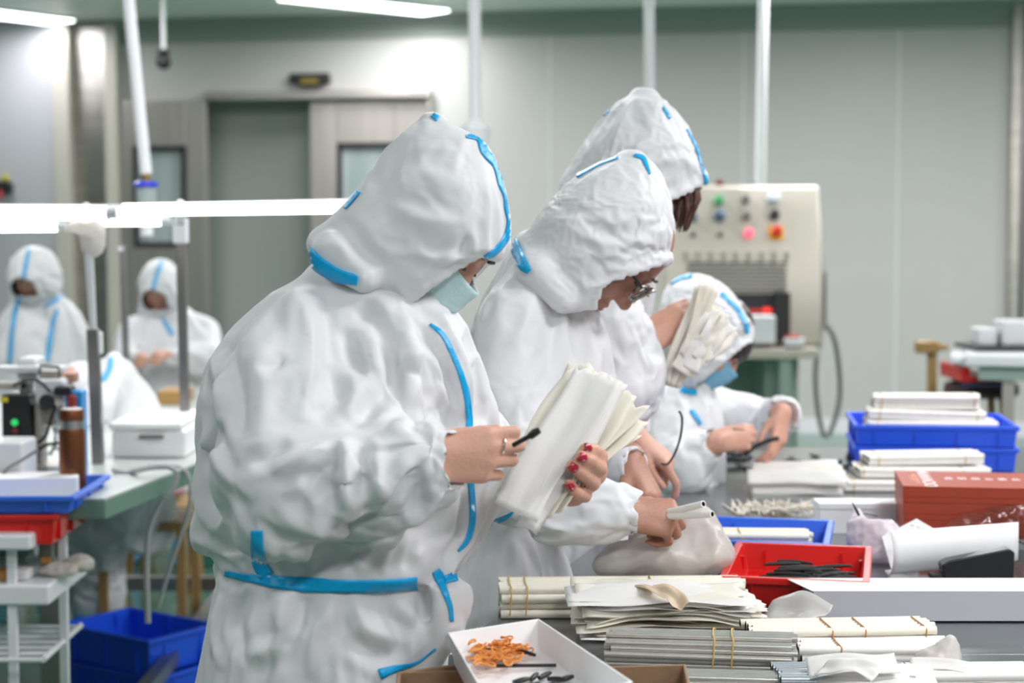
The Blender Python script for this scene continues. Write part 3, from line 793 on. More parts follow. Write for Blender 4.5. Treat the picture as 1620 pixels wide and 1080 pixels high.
    def hshape(fd):
        fd.column([(190, 668, 696, 2.35, .02), (200, 650, 722, 2.35, .055), (225, 614, 778, 2.35, .088), (255, 595, 792, 2.35, .105), (290, 572, 803, 2.34, .118), (320, 548, 809, 2.34, .124),
            (350, 518, 814, 2.34, .126), (378, 500, 808, 2.34, .126), (392, 501, 794, 2.34, .125), (404, 505, 780, 2.34, .124), (415, 516, 768, 2.34, .120), (440, 545, 752, 2.34, .115), (465, 578, 718, 2.34, .105), (490, 615, 690, 2.34, .09), (505, 630, 670, 2.34, .08)], .01, e=2.3, cap=.012)
        fd.chain([(P(510, 385, 2.30), .022), (P(530, 405, 2.24), .026), (P(575, 440, 2.22), .020)], .02)
    hood = garment('hood', root, hshape, (-.36, 2.12, 1.20), (.06, 2.58, 1.60), .0062, [(P(520, 420, 2.30), .09), (P(600, 480, 2.30), .08), (P(682, 190, 2.35), .03)], off=.013, cut=lambda c, k1=beyond(om, on), k2=beyond(P(770, 409, 2.33), (-.75, 0, -.66)): k1(c) & k2(c), folds=FOLDS1H, hb=.009,
                   frames=24, grow=.035, grav=.5, bend=.4, stiff=45, creases=[(.035, .0009, 7, (1, 1, 1))])
    bh = bvh_of(hood); bc = bvh_of(cov); bb = bvh_of(cov, hood)
    T = M['tape']
    strip('hood_seam_tape', bh, [(737, 216, 5), (758, 219, 11), (766, 240, 12), (785, 262, 12), (792, 290, 10), (800, 310, 9), (803, 330, 11), (806, 350, 9), (800, 375, 10), (785, 395, 10), (767, 408, 9)], T, hood)
    strip('crown_seam_tape', bh, [(684, 183, 8), (693, 190, 8)], T, hood, lift=.002)
    strip('back_seam_tape', bh, [(569, 303, 6), (556, 318, 7), (546, 331, 4)], T, hood, lift=.002)
    strip('collar_tape', bb, [(488, 391, 15), (498, 408, 20), (515, 422, 21), (540, 435, 19), (568, 443, 14)], T, cov, lift=.004)
    strip('placket_tape', bc, [(680, 513, 4), (700, 530, 7), (716, 560, 8), (728, 590, 8), (738, 625, 9), (742, 660, 10), (742, 700, 9), (744, 760, 9), (747, 800, 9), (746, 830, 9), (738, 855, 8), (724, 872, 4)], T, cov)
    strip('waist_side_tape', bc, [(407, 838, 17), (408, 868, 19), (412, 892, 22), (424, 912, 22)], T, cov, lift=.002, jump=.06)
    strip('flap_tape', bc, [(688, 902, 12), (694, 912, 16), (703, 935, 10), (712, 960, 7), (714, 982, 6)], T, cov, lift=.002)
    strip('flap_tape', bc, [(722, 912, 14), (702, 918, 15)], T, cov, lift=.0025)
    strip('hem_tape', bc, [(600, 1066, 16), (622, 1058, 10), (660, 1046, 4), (690, 1025, 3)], T, cov, lift=.002)
    zb = P(500, 920, 2.2).z
    strip('waist_band', bc, [(357, 906, 8), (400, 915, 14), (450, 922, 22), (520, 926, 21), (600, 926, 20), (659, 922, 20)], T, cov, lift=.002)
    mask_part(root, hc, f_, u_, r_, M['mask'], .95, hi=-.004, lo=-.118)
    eye_parts(root, hc, f_, u_, r_, .92)
    # hair at the temple inside the hood
    fdh = Field(tuple(hc - Vector((.14, .14, .14))), tuple(hc + Vector((.14, .14, .14))), .005)
    fdh.ell(hc + u_ * .018 - f_ * .008, (.070, .080, .090), Mx, .01)
    fdh.chain([(P(655, 470, 2.275), .012), (P(648, 492, 2.27), .010)], .02)
    fdh.chain([(P(648, 470, 2.266), .012), (P(643, 488, 2.258), .011), (P(643, 503, 2.258), .006)], .02)
    finish(fdh, 'hair', M['hair'], root, 2)
    # ring
    rb = MB(); c = P(797, 707, 2.073)
    return root, cov, hood, body, tips
p1 = person_front()
# ------------------------------------------------------------------ second worker: glasses, both hands round two tubes
def person_glasses():
    root = empty('person', (.02, 3.25, 0), 'bespectacled person in white coverall bending over two tubes, second in the row', 'person')
    hc = P(968, 384, 3.15)
    f = Vector((.45, -.16, -.88)); u = Vector((.87, -.10, .46))
    fd = Field((-.16, 2.72, .74), (.40, 3.45, 1.58), .0042)
    f_, u_, r_ = face(fd, hc, f, u, 1.0)
    fd.cap(P(915, 420, 3.16), P(855, 470, 3.18), .055, .060, .03)
    fd.chain([(P(835, 520, 3.2), .08), (P(820, 700, 3.2), .085), (P(810, 850, 3.2), .08), (P(810, 980, 3.2), .09)], .03)
    WN = P(984, 812, 2.915)
    fd.chain([(P(818, 520, 3.10), .035), (P(806, 620, 3.04), .034), (P(825, 750, 2.98), .034), (WN, .027)], .01)
    hand(fd, WN, (.93, .10, -.10), (.05, -.75, .65), (.1, .6, .8), 1.0, curl=((56, 78, 45), (60, 80, 45), (64, 80, 45), (68, 80, 45)), thumb=((.8, .40, -.40), (.95, .0, -.3), (.95, -.15, -.2)), spread=.02)
    WF = P(996, 722, 3.06)
    fd.chain([(P(870, 570, 3.32), .035), (P(915, 690, 3.24), .030), (P(960, 735, 3.12), .028), (WF, .026)], .01)
    hand(fd, WF, (.45, -.50, -.80), (.75, -.35, .60), (-.3, -.7, .2), 1.0, curl=((45, 60, 35), (50, 64, 35), (54, 66, 35), (58, 66, 35)), thumb=((.8, .4, -.4), (.9, .1, -.35), (.9, 0, -.2)), spread=.03)
    body = finish(fd, 'body', M['skin_dark'], root, 2)
    lip_part(root, hc, f_, u_, r_); eye_parts(root, hc, f_, u_, r_)
    # glasses
    g = MB(); gm = mat('tortoiseshell', (.05, .04, .035), .15, noise_mix=((.45, .38, .30), 90, 1))
    for sgn in (-1, 1):
        c = hc + f_ * .108 + u_ * .006 + r_ * sgn * .034; pts = []
        for i in range(25):
            a = 2 * math.pi * i / 24; pts.append(c + r_ * .027 * math.cos(a) + u_ * .021 * math.sin(a) - f_ * .008 * abs(math.cos(a)) * (1 if sgn * math.cos(a) > 0 else 0))
        g.tube(pts, .0030, 8, caps=False)
    g.tube([hc + f_ * .108 + u_ * .012 + r_ * .008, hc + f_ * .114 + u_ * .014, hc + f_ * .108 + u_ * .012 - r_ * .008], .0022, 8)
    go = g.build('glasses_frame', gm, root, smooth=True)
    for sgn in (-1, 1):
        MB().tube([hc + f_ * .102 + u_ * .014 + r_ * sgn * .062, hc + f_ * .075 + u_ * .010 + r_ * sgn * .078, hc - f_ * .01 + u_ * .006 + r_ * sgn * .082, hc - f_ * .03 - u_ * .02 + r_ * sgn * .080], .0024, 8).build('temple', M['black'], go, smooth=True)
    gl = mat('clear_lens', (.9, .92, .92), .02, trans=1.0)
    for sgn in (-1, 1):
        c = hc + f_ * .107 + u_ * .006 + r_ * sgn * .034; b = MB(); vs = [c]
        for i in range(24):
            a = 2 * math.pi * i / 24; vs.append(c + r_ * .026 * math.cos(a) + u_ * .020 * math.sin(a))
        b.add(vs, [(0, 1 + i, 1 + (i + 1) % 24) for i in range(24)]); b.build('lens', gl, go, smooth=True, thick=.0012)
    def shape(fd):
        fd.column([(385, 815, 900, 3.22, .09), (420, 785, 930, 3.22, .14), (460, 760, 945, 3.22, .175), (520, 742, 948, 3.22, .19), (600, 735, 935, 3.22, .19), (700, 735, 920, 3.22, .185),
                   (780, 740, 895, 3.21, .175), (818, 750, 868, 3.21, .155), (850, 738, 888, 3.21, .175), (900, 735, 890, 3.21, .175), (960, 738, 884, 3.21, .175), (1010, 740, 880, 3.21, .17)], .02)
        fd.chain([(P(905, 500, 3.16), .045), (P(890, 560, 3.14), .05), (P(900, 640, 3.12), .06)], .04)
        fd.chain([(P(812, 505, 3.07), .075), (P(800, 620, 3.02), .076), (P(815, 740, 2.97), .072)], .025)
        fd.chain([(P(818, 750, 2.965), .070), (P(880, 800, 2.94), .062), (P(945, 806, 2.92), .055), (P(1003, 810, 2.905), .042)], .025)
        fd.chain([(P(880, 560, 3.34), .07), (P(915, 690, 3.24), .062), (P(960, 735, 3.12), .048), (P(1003, 738, 3.035), .036)], .025)
        for yy in (3.12, 3.32): fd.chain([(Vector((-.0, yy * .6 + 1.284, .74)), .125), (Vector((-.02, yy, .44)), .088), (Vector((-.03, yy, .14)), .068)], .03)
        fd.cap(P(1012, 812, 2.904), P(1035, 816, 2.90), .035, .037, .003, mode='sub')
        fd.cap(P(1010, 740, 3.03), P(1030, 744, 3.0), .030, .032, .003, mode='sub')
    sl = P(1003, 810, 2.905) - P(818, 750, 2.965)
    cov = garment('coverall', root, shape, (-.22, 2.78, .02), (.34, 3.52, 1.42), .0095, [(P(1014, 814, 2.905), .05), (P(1012, 742, 3.03), .045), nearline(P(800, 818, 3.21).z, .009), above(P(0, 405, 3.22).z), below(.16)],
                  off=.022, frames=30, grow=.07, grav=.8, bend=.3, stiff=45,
                  extra=lambda fb: fb.chain([(P(818, 755, 2.965), .045), (WN, .031)], .01), creases=[(.05, .0022, 6, (1, 1, 1.6))])
    ca = beyond(P(985, 447, 3.15), (.33, -.10, -.94)); cb = beyond(P(950, 470, 3.15), (.94, -.05, -.34)); cc = beyond(P(920, 489, 3.15), (.1, 0, -1))
    def hshape(fd):
        fd.column([(247, 982, 1018, 3.16, .03), (258, 948, 1034, 3.16, .06), (275, 915, 1050, 3.16, .09), (292, 890, 1058, 3.16, .105), (320, 866, 1064, 3.15, .12), (350, 842, 1067, 3.15, .125), (380, 828, 1068, 3.15, .125),
                   (402, 824, 1064, 3.15, .125), (430, 836, 1052, 3.15, .12), (450, 846, 1034, 3.15, .118), (470, 860, 1010, 3.15, .11), (490, 882, 985, 3.15, .10), (505, 905, 965, 3.15, .09)], .01, e=2.3, cap=.012)
        fd.chain([(P(835, 395, 3.12), .028), (P(850, 430, 3.06), .030), (P(890, 475, 3.05), .024)], .02)
    hood = garment('hood', root, hshape, (-.02, 2.96, 1.20), (.34, 3.34, 1.58), .0066, [(P(850, 440, 3.1), .09), (P(910, 490, 3.1), .07), (P(1000, 248, 3.16), .04)], off=.013, cut=lambda c: ca(c) & (cb(c) | cc(c)), hb=.010,
                   frames=24, grow=.05, grav=.5, bend=.25, stiff=45, creases=[(.04, .0018, 9, (1.5, 1, 1))])
    T = M['tape']; bh = bvh_of(hood); bc = bvh_of(cov); bb = bvh_of(cov, hood)
    strip('collar_tape', bb, [(818, 352, 6), (812, 372, 12), (814, 390, 18), (824, 412, 18), (838, 430, 10)], T, cov, lift=.004)
    strip('hood_seam_tape', bh, [(1002, 246, 4), (1016, 250, 7), (1022, 262, 6), (1028, 276, 3)], T, hood, lift=.002)
    strip('crown_seam_tape', bh, [(978, 250, 3), (950, 259, 5), (925, 272, 6), (912, 280, 5)], T, hood, lift=.002)
    strip('back_seam_tape', bh, [(873, 304, 7), (882, 298, 7)], T, hood, lift=.002)
    strip('waist_band', bc, [(742, 818, 22), (768, 820, 20), (795, 815, 18), (812, 800, 14), (818, 792, 6)], T, cov, lift=.002)
    return root
p2 = person_glasses()
# ------------------------------------------------------------------ third worker: tallest, brown fringe, holds up a bundle
def person_tall():
    root = empty('person', (.22, 3.7, 0), 'tallest person in white coverall, brown fringe hanging from the hood, lifting a paper bundle', 'person')
    hc = P(1008, 256, 3.62)
    f = Vector((.93, -.05, -.36)); u = Vector((.36, .0, .93))
    fd = Field((.0, 3.28, .74), (.44, 3.95, 1.74), .0048)
    f_, u_, r_ = face(fd, hc, f, u, 1.0)
    fd.cap(P(980, 310, 3.63), P(955, 370, 3.65), .05, .05, .03)
    fd.chain([(P(945, 420, 3.65), .08), (P(935, 600, 3.65), .085), (P(925, 800, 3.65), .08)], .03)
    WN = P(1022, 540, 3.50)
    fd.chain([(P(955, 440, 3.50), .035), (P(972, 520, 3.46), .034), (P(985, 608, 3.44), .032), (WN, .027)], .01)
    hand(fd, WN, (.70, .10, .45), (-.2, -.95, .2), (-.5, .1, .8), 1.0, curl=((40, 62, 40),) * 4, thumb=((.8, .3, -.5), (.9, 0, -.3), (.9, -.1, -.2)), spread=.03)
    WF = P(1002, 688, 3.43)
    fd.chain([(P(955, 460, 3.78), .035), (P(975, 620, 3.62), .032), (WF, .026)], .01)
    hand(fd, WF, (.80, -.10, -.60), (.6, -.3, .75), (.0, -1, .0), 1.0, curl=((22, 34, 24), (66, 80, 40), (70, 80, 40), (74, 80, 40)), thumb=((.8, .4, -.4), (.9, .1, -.35), (.9, 0, -.2)), spread=.03)
    body = finish(fd, 'body', M['skin'], root, 2)
    eye_parts(root, hc, f_, u_, r_)
    def shape(fd):
        fd.column([(270, 915, 1010, 3.65, .10), (310, 890, 1030, 3.65, .14), (360, 875, 1045, 3.65, .175), (420, 868, 1028, 3.65, .19), (480, 865, 1024, 3.65, .19), (560, 862, 1024, 3.65, .185), (650, 865, 1020, 3.65, .18),
                   (720, 868, 1015, 3.65, .17), (745, 876, 1006, 3.65, .16), (775, 866, 990, 3.65, .16), (850, 862, 982, 3.65, .16), (910, 866, 980, 3.65, .155)], .02)
        fd.chain([(P(950, 430, 3.48), .075), (P(968, 520, 3.45), .075), (P(985, 610, 3.43), .070)], .03)
        fd.chain([(P(985, 610, 3.43), .070), (P(1000, 575, 3.46), .055), (P(1016, 545, 3.49), .040)], .03)
        fd.chain([(P(960, 450, 3.80), .07), (P(975, 620, 3.62), .062), (P(996, 684, 3.45), .038)], .025)
        for yy in (3.57, 3.73): fd.chain([(Vector((.145, yy, .80)), .10), (Vector((.15, yy, .44)), .085), (Vector((.14, yy, .14)), .066)], .03)
        fd.cap(P(1020, 541, 3.495), P(1040, 530, 3.49), .033, .034, .003, mode='sub')
        fd.cap(P(1004, 692, 3.43), P(1016, 704, 3.415), .031, .032, .003, mode='sub')
    cov = garment('coverall', root, shape, (-.0, 3.28, .02), (.36, 3.96, 1.60), .011, [(P(1020, 541, 3.495), .05), (P(1010, 700, 3.425), .045), nearline(P(900, 745, 3.65).z, .01), above(P(0, 290, 3.65).z), below(.16)],
                  off=.022, frames=26, grow=.065, grav=.8, bend=.3, stiff=45, creases=[(.05, .0022, 6, (1, 1, 1.6))])
    on = Vector((.45, -.05, -.89)); om = P(1090, 308, 3.62)
    def hshape(fd):
        fd.column([(148, 1000, 1038, 3.63, .03), (158, 980, 1052, 3.63, .065), (175, 962, 1066, 3.63, .095), (200, 945, 1088, 3.63, .12), (230, 920, 1104, 3.62, .13), (260, 900, 1114, 3.62, .13), (285, 886, 1119, 3.62, .13), (310, 876, 1116, 3.62, .13), (330, 872, 1100, 3.62, .13), (350, 880, 1085, 3.62, .12)], .01, e=2.3, cap=.014)
    hood = garment('hood', root, hshape, (.04, 3.42, 1.36), (.46, 3.84, 1.74), .0075, [above(P(0, 160, 3.63).z), lambda q: (q[:, 2] < P(0, 345, 3.62).z) * 1.0], off=.013, cut=beyond(om, on), hb=.011,
                   frames=24, grow=.06, grav=.4, bend=.25, stiff=45, creases=[(.045, .004, 11, (1, 1, 1.6))])
    T = M['tape']; bh = bvh_of(hood)
    strip('hood_seam_tape', bh, [(1048, 170, 4), (1056, 182, 5), (1060, 188, 5)], T, hood, lift=.002)
    strip('hood_seam_tape', bh, [(1086, 205, 3), (1100, 232, 4), (1108, 258, 4), (1115, 278, 6), (1116, 290, 7)], T, hood, lift=.002)
    strip('back_seam_tape', bh, [(955, 184, 4), (964, 174, 4)], T, hood, lift=.002)
    # brown fringe
    b = MB(); rng = random.Random(4)
    for i in range(46):
        t = i / 45; x0 = 1070 + 34 * t + rng.uniform(-2, 2); x1 = 1066 + 30 * t * .8 + rng.uniform(-5, 5); yl = 340 + 24 * math.sin(math.pi * (.3 + .5 * (1 - t))) + rng.uniform(-8, 4)
        dy = rng.uniform(-.05, .03)
        b.tube([P(x0 - 4, 290, 3.60 + dy), P(x0, 316, 3.59 + dy), P((x0 + x1) / 2 + 3, 330, 3.58 + dy), P(x1, yl, 3.58 + dy)], [.006, .006, .0045, .001], 6)
    b.build('fringe_hair', M['hair_brown'], root, smooth=True)
    return root
p3 = person_tall()
# ------------------------------------------------------------------ fourth worker: seated at the far end of the table
def person_far():
    root = empty('person', (.42, 4.5, 0), 'seated person in white coverall with light blue mask at the far end of the table', 'person')
    hc = P(1124, 535, 4.40)
    f = Vector((.66, -.15, -.74)); u = Vector((.72, -.05, .68))
    fd = Field((.18, 4.02, .46), (.82, 4.76, 1.36), .0052)
    f_, u_, r_ = face(fd, hc, f, u, .95)
    fd.cap(P(1095, 585, 4.41), P(1080, 620, 4.43), .05, .06, .03)
    fd.chain([(P(1078, 650, 4.44), .075), (P(1070, 740, 4.45), .08), (P(1064, 830, 4.45), .085)], .03)
    WN = P(1136, 698, 4.18)
    fd.chain([(P(1062, 660, 4.32), .033), (P(1060, 718, 4.24), .032), (P(1085, 726, 4.21), .030), (WN, .025)], .01)
    hand(fd, WN, (.80, .30, .10), (.1, -.9, .35), (.1, .2, .9), .9, curl=((30, 55, 40), (36, 60, 40), (42, 60, 40), (46, 60, 40)), thumb=((.8, .3, -.5), (.9, 0, -.3), (.9, -.1, -.2)), spread=.03)
    WF = P(1237, 652, 4.34)
    fd.chain([(P(1128, 648, 4.55), .030), (P(1180, 652, 4.55), .028), (P(1218, 660, 4.50), .026), (WF, .024)], .01)
    hand(fd, WF, (-.15, -.45, -.85), (.75, -.55, .2), (-.6, -.8, 0), .9, curl=((14, 30, 20), (18, 34, 20), (26, 40, 20), (34, 44, 20)), thumb=((.8, .35, -.5), (.9, .2, -.3), (.95, .1, -.2)), spread=.05)
    body = finish(fd, 'body', M['skin'], root, 2)
    eye_parts(root, hc, f_, u_, r_, .95)
    mask_part(root, hc, f_, u_, r_, M['mask_blue'], .95)
    Mx = Matrix((r_, f_, u_)).transposed()
    fdh = Field(tuple(hc - Vector((.14, .14, .14))), tuple(hc + Vector((.14, .14, .14))), .006)
    fdh.ell(hc + u_ * .022 - f_ * .004, (.078, .093, .098), Mx, .01)
    fdh.ell(hc + u_ * .035 + f_ * .060, (.056, .034, .034), Mx, .02)
    finish(fdh, 'hair', M['hair'], root, 2)
    def shape(fd):
        fd.column([(592, 1060, 1118, 4.44, .08), (615, 1035, 1135, 4.44, .13), (650, 1018, 1142, 4.44, .17), (700, 1012, 1140, 4.45, .175), (760, 1010, 1132, 4.45, .175), (830, 1012, 1125, 4.45, .175)], .02)
        fd.chain([(P(1058, 650, 4.30), .068), (P(1058, 720, 4.24), .068), (P(1085, 728, 4.21), .060), (P(1130, 700, 4.185), .040)], .025)
        fd.chain([(P(1128, 640, 4.57), .062), (P(1180, 650, 4.55), .055), (P(1218, 660, 4.50), .052), (P(1238, 656, 4.40), .046), (P(1240, 655, 4.36), .040)], .025)
        fd.chain([(P(1080, 840, 4.36), .10), (Vector((.72, 4.34, .50)), .085), (Vector((.72, 4.33, .14)), .066)], .03)
        fd.chain([(P(1080, 840, 4.54), .10), (Vector((.74, 4.56, .50)), .085), (Vector((.74, 4.56, .14)), .066)], .03)
        fd.cap(P(1134, 699, 4.18), P(1146, 696, 4.17), .034, .036, .003, mode='sub')
        fd.cap(P(1238, 655, 4.355), P(1236, 662, 4.30), .036, .038, .003, mode='sub')
    cov = garment('coverall', root, shape, (.18, 4.06, .02), (.92, 4.78, 1.30), .012, [(P(1134, 699, 4.18), .05), (P(1239, 656, 4.355), .05), above(P(0, 600, 4.44).z), below(.16)],
                  off=.020, frames=24, grow=.09, grav=.7, bend=.10, stiff=50, hb=.016, creases=[(.05, .0022, 6, (1, 1, 1.6))])
    on = Vector((.62, -.10, -.78)); om = P(1158, 562, 4.40)
    def hshape(fd):
        fd.column([(437, 1075, 1118, 4.41, .05), (447, 1055, 1142, 4.41, .09), (462, 1046, 1160, 4.41, .115), (485, 1040, 1176, 4.40, .13), (510, 1038, 1186, 4.40, .13), (535, 1042, 1186, 4.40, .13), (555, 1048, 1178, 4.40, .125), (575, 1056, 1160, 4.40, .12), (595, 1066, 1145, 4.40, .11), (612, 1078, 1130, 4.40, .09)], .01, e=2.3, cap=.014)
    hood = garment('hood', root, hshape, (.30, 4.2, 1.0), (.66, 4.60, 1.36), .0085, [(P(1090, 605, 4.4), .10)], off=.013, cut=beyond(om, on), hb=.012, frames=24, grow=.10, grav=.4, bend=.07, stiff=50, creases=[(.045, .003, 11, (1, 1, 1))])
    T = M['tape']; bh = bvh_of(hood); bb = bvh_of(hood, cov)
    strip('crown_seam_tape', bh, [(1060, 448, 5), (1075, 441, 6), (1095, 437, 5)], T, hood, lift=.002)
    strip('hood_seam_tape', bh, [(1140, 464, 7), (1155, 478, 7), (1170, 495, 7), (1179, 512, 7), (1182, 528, 6)], T, hood, lift=.002)
    strip('collar_tape', bb, [(1030, 578, 8), (1042, 592, 9), (1055, 604, 8)], T, cov, lift=.003)
    strip('collar_tape', bb, [(1076, 616, 9), (1090, 621, 9), (1102, 620, 8)], T, cov, lift=.003)
    strip('chest_tape', bb, [(1092, 648, 6), (1100, 660, 8), (1108, 672, 7)], T, cov, lift=.003)
    return root
p4 = person_far()
# ------------------------------------------------------------------ the room
M['wall'] = mat('grey_wall_panel', (.54, .535, .515), .42, bump=(1.5, .08), noise_mix=((.50, .50, .48), .8, .6))
M['wall_white'] = mat('pale_wall_panel', (.48, .49, .52), .45, noise_mix=((.45, .46, .49), 1.2, .6))
M['ceiling'] = mat('ceiling_panel', (.84, .86, .83), .45, noise_mix=((.80, .82, .79), .8, .6))
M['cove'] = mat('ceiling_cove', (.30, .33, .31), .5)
M['floor'] = mat('green_epoxy_floor', (.085, .19, .14), .18, bump=(3, .05), noise_mix=((.095, .22, .16), 2.5, .7))
M['steel'] = mat('brushed_steel', (.56, .53, .50), .32, metal=1, bump=(60, .15), stretch=(1, 1, 8), noise_mix=((.44, .41, .38), 3, .8))
M['steel_v'] = mat('brushed_steel_door', (.54, .50, .47), .38, metal=.8, bump=(40, .1), stretch=(6, 1, .4), noise_mix=((.42, .39, .36), 2, .8))
M['table'] = mat('steel_table_top', (.30, .32, .33), .22, metal=.9, bump=(8, .05), noise_mix=((.25, .27, .28), 5, .7))
M['alu'] = mat('anodised_aluminium', (.30, .28, .28), .35, metal=.9)
M['white_paint'] = mat('white_painted_metal', (.78, .79, .82), .35)
M['glass_dim'] = mat('tinted_door_pane', (.34, .37, .35), .25, spec=.6)
M['winglass'] = mat('window_pane', (.30, .36, .36), .15, spec=.6, noise_mix=((.50, .55, .56), 3, .7), stretch=(4, 1, .3))
M['rubber'] = mat('black_gasket', (.02, .02, .022), .5)
M['led'] = mat('lit_diffuser', (.9, .9, .9), .5, emit=((.97, .98, 1), 6.0))
M['tube_led'] = mat('lit_tube', (.9, .9, .9), .5, emit=((1.0, 1.0, 1.0), 5.0))
def struct(o): o['kind'] = 'structure'; return o
def wy(X): return 12.6 - .18 * X                   # back wall line, slightly turned
ang = math.atan(-.18)
def wallM(X, z=0, off=0.0):
    """frame standing on the back wall at X: local x along the wall, -y into the room"""
    return Matrix.Translation((X, wy(X) - off, z)) @ Matrix.Rotation(ang, 4, 'Z')
H = 2.93
b = MB(); b.box(-9, 9, -4, 16, -.1, 0); struct(b.build('floor', M['floor']))
b = MB(); b.box(-9, 9, -4, 16, H, H + .1); struct(b.build('ceiling', M['ceiling']))
# back wall: pieces around the doorway
def onwall(px, py):
    """(X, z) where the photo ray meets the back wall plane"""
    d = ray(px, py); t = 12.6 / (d.y + .18 * d.x); q = EYE + d * t; return q.x, q.z
def wbox(bm, x0, x1, y0, y1, z0, z1):
    """box on the wall between world X x0..x1, from y0 to y1 in front of it"""
    vs = []
    for z in (z0, z1):
        for X, o in ((x0, y1), (x1, y1), (x1, y0), (x0, y0)): vs.append(Vector((X, wy(X) - o, z)))
    bm.add(vs, [(3, 2, 1, 0), (4, 5, 6, 7), (0, 1, 5, 4), (1, 2, 6, 5), (2, 3, 7, 6), (3, 0, 4, 7)])
xl, _ = onwall(184, 300); xdl, _ = onwall(330, 300); xdr, _ = onwall(683, 300); _, zdt = onwall(500, 150)
b = MB(); wbox(b, xl, xdl - .02, -.1, 0, 0, H); wbox(b, xdr, 9, -.1, 0, 0, H); wbox(b, xdl - .02, xdr, -.1, 0, zdt, H)
struct(b.build('wall_back', M['wall']))
b = MB(); wbox(b, xdl - .1, xdr + .1, -.42, -.36, 0, zdt + .1); struct(b.build('wall_corridor', M['glass_dim']))
b = MB()                                            # panel seams
for px in (870, 1175, 1420):
    X, _ = onwall(px, 300); wbox(b, X - .004, X + .004, 0, .004, .12, H - .1)
struct(b.build('trim_1', M['white_paint']))
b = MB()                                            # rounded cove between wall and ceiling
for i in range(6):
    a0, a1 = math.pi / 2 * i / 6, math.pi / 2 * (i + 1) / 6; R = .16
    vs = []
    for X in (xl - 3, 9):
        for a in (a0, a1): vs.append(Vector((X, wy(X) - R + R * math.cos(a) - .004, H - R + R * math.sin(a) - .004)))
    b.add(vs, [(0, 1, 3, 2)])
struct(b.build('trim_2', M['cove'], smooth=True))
b = MB(); wbox(b, xdr, 9, 0, .02, 0, .10); struct(b.build('baseboard_back', M['white_paint']))
# left part of the room: column trims, dark steel recess, pale wall
xa, _ = onwall(96, 300); xb, _ = onwall(121, 300); xc, _ = onwall(172, 300); xd_, _ = onwall(192, 300)
b = MB(); wbox(b, -9, xa, -.1, .15, 0, H); struct(b.build('wall_left', M['wall_white']))
M['seam_beige'] = mat('beige_trim', (.55, .52, .46), .4)
b = MB(); wbox(b, xa, xb, 0, .18, 0, H); struct(b.build('trim_3', M['seam_beige'], bevel=.01))
b = MB(); wbox(b, xb, xc, 0, .06, 0, H); struct(b.build('wall_recess', M['steel']))
b = MB(); wbox(b, xc, xd_, 0, .10, 0, H); struct(b.build('trim_4', M['seam_beige'], bevel=.01))
# side walls and the wall behind the camera close the room
b = MB(); b.box(-9.1, -9, -4, 16, 0, H); struct(b.build('wall_side_left', M['wall_white']))
b = MB(); b.box(9, 9.1, -4, 16, 0, H); struct(b.build('wall_side_right', M['wall']))
b = MB(); b.box(-9, 9, -4.1, -4, 0, H); struct(b.build('wall_front', M['wall']))
# steel doors with windows
def door(n, x0, x1, z1, wx0, wx1, wz0, wz1, off):
    b = MB()
    wbox(b, x0, wx0, off, off + .05, .01, z1); wbox(b, wx1, x1, off, off + .05, .01, z1); wbox(b, wx0, wx1, off, off + .05, .01, wz0); wbox(b, wx0, wx1, off, off + .05, wz1, z1)
    o = struct(b.build('door_%d' % n, M['steel_v'], bevel=.006))
    g = MB(); t = .035
    wbox(g, wx0, wx0 + t, off + .03, off + .06, wz0, wz1); wbox(g, wx1 - t, wx1, off + .03, off + .06, wz0, wz1); wbox(g, wx0, wx1, off + .03, off + .06, wz0, wz0 + t); wbox(g, wx0, wx1, off + .03, off + .06, wz1 - t, wz1)
    g.build('window_gasket', M['rubber'], o)
    g = MB(); wbox(g, wx0 + .01, wx1 - .01, off + .02, off + .03, wz0 + .01, wz1 - .01); g.build('pane', M['winglass'], o)
    return o
q = lambda px, py: onwall(px, py)
d1 = door(1, q(184, 300)[0], q(330, 300)[0], q(250, 160)[1], q(214, 300)[0], q(297, 300)[0], q(250, 390)[1], q(250, 232)[1], .02)
d2 = door(2, q(490, 300)[0], q(678, 300)[0], q(580, 160)[1], q(533, 300)[0], q(625, 300)[0], q(560, 390)[1], q(560, 226)[1], -.08)
b = MB(); wbox(b, q(325, 160)[0], q(683, 160)[0], 0, .10, q(500, 158)[1], q(500, 145)[1]); wbox(b, q(676, 160)[0], q(684, 160)[0], 0, .08, 0, q(500, 145)[1])
struct(b.build('trim_5', M['steel'], bevel=.008))
# motion sensor over the door
e = empty('motion_sensor', P(491, 128, 12.7) + Vector((0, -.05, 0)), 'black motion sensor on the wall above the steel sliding door', 'sensor')
X, z = q(491, 127); b = MB(); wbox(b, X - .15, X + .15, 0, .09, z - .03, z + .045); wbox(b, X - .08, X + .08, 0, .10, z - .05, z - .02); b.build('housing', M['black'], e, bevel=.015)
b = MB(); wbox(b, X - .065, X + .065, .085, .105, z - .035, z + .005); b.build('lens', mat('amber_lens', (.22, .16, .02), .3), e, bevel=.008)
# ceiling-hung camera ball
c = P(259, 97, 10.6); e = empty('security_camera', c, 'black ball security camera hanging from the ceiling on a thin rod', 'camera')
b = MB(); b.ball(c, .047, 10, (1, 1, 1.05)); b.lathe([(.03, .03), (.035, .06), (.01, .075)], c, 16); b.build('camera_ball', M['black'], e, smooth=True)
b = MB(); b.tube([c + Vector((0, 0, .07)), Vector((c.x, c.y, H))], .013); b.lathe([(.05, -.02), (.05, 0)], (c.x, c.y, H), 16); b.build('rod', M['white_paint'], e, smooth=True)
MB().ball(c + Vector((0, -.036, -.01)), .02, 6).build('lens', mat('camera_glass', (.03, .03, .035), .08), e, smooth=True)
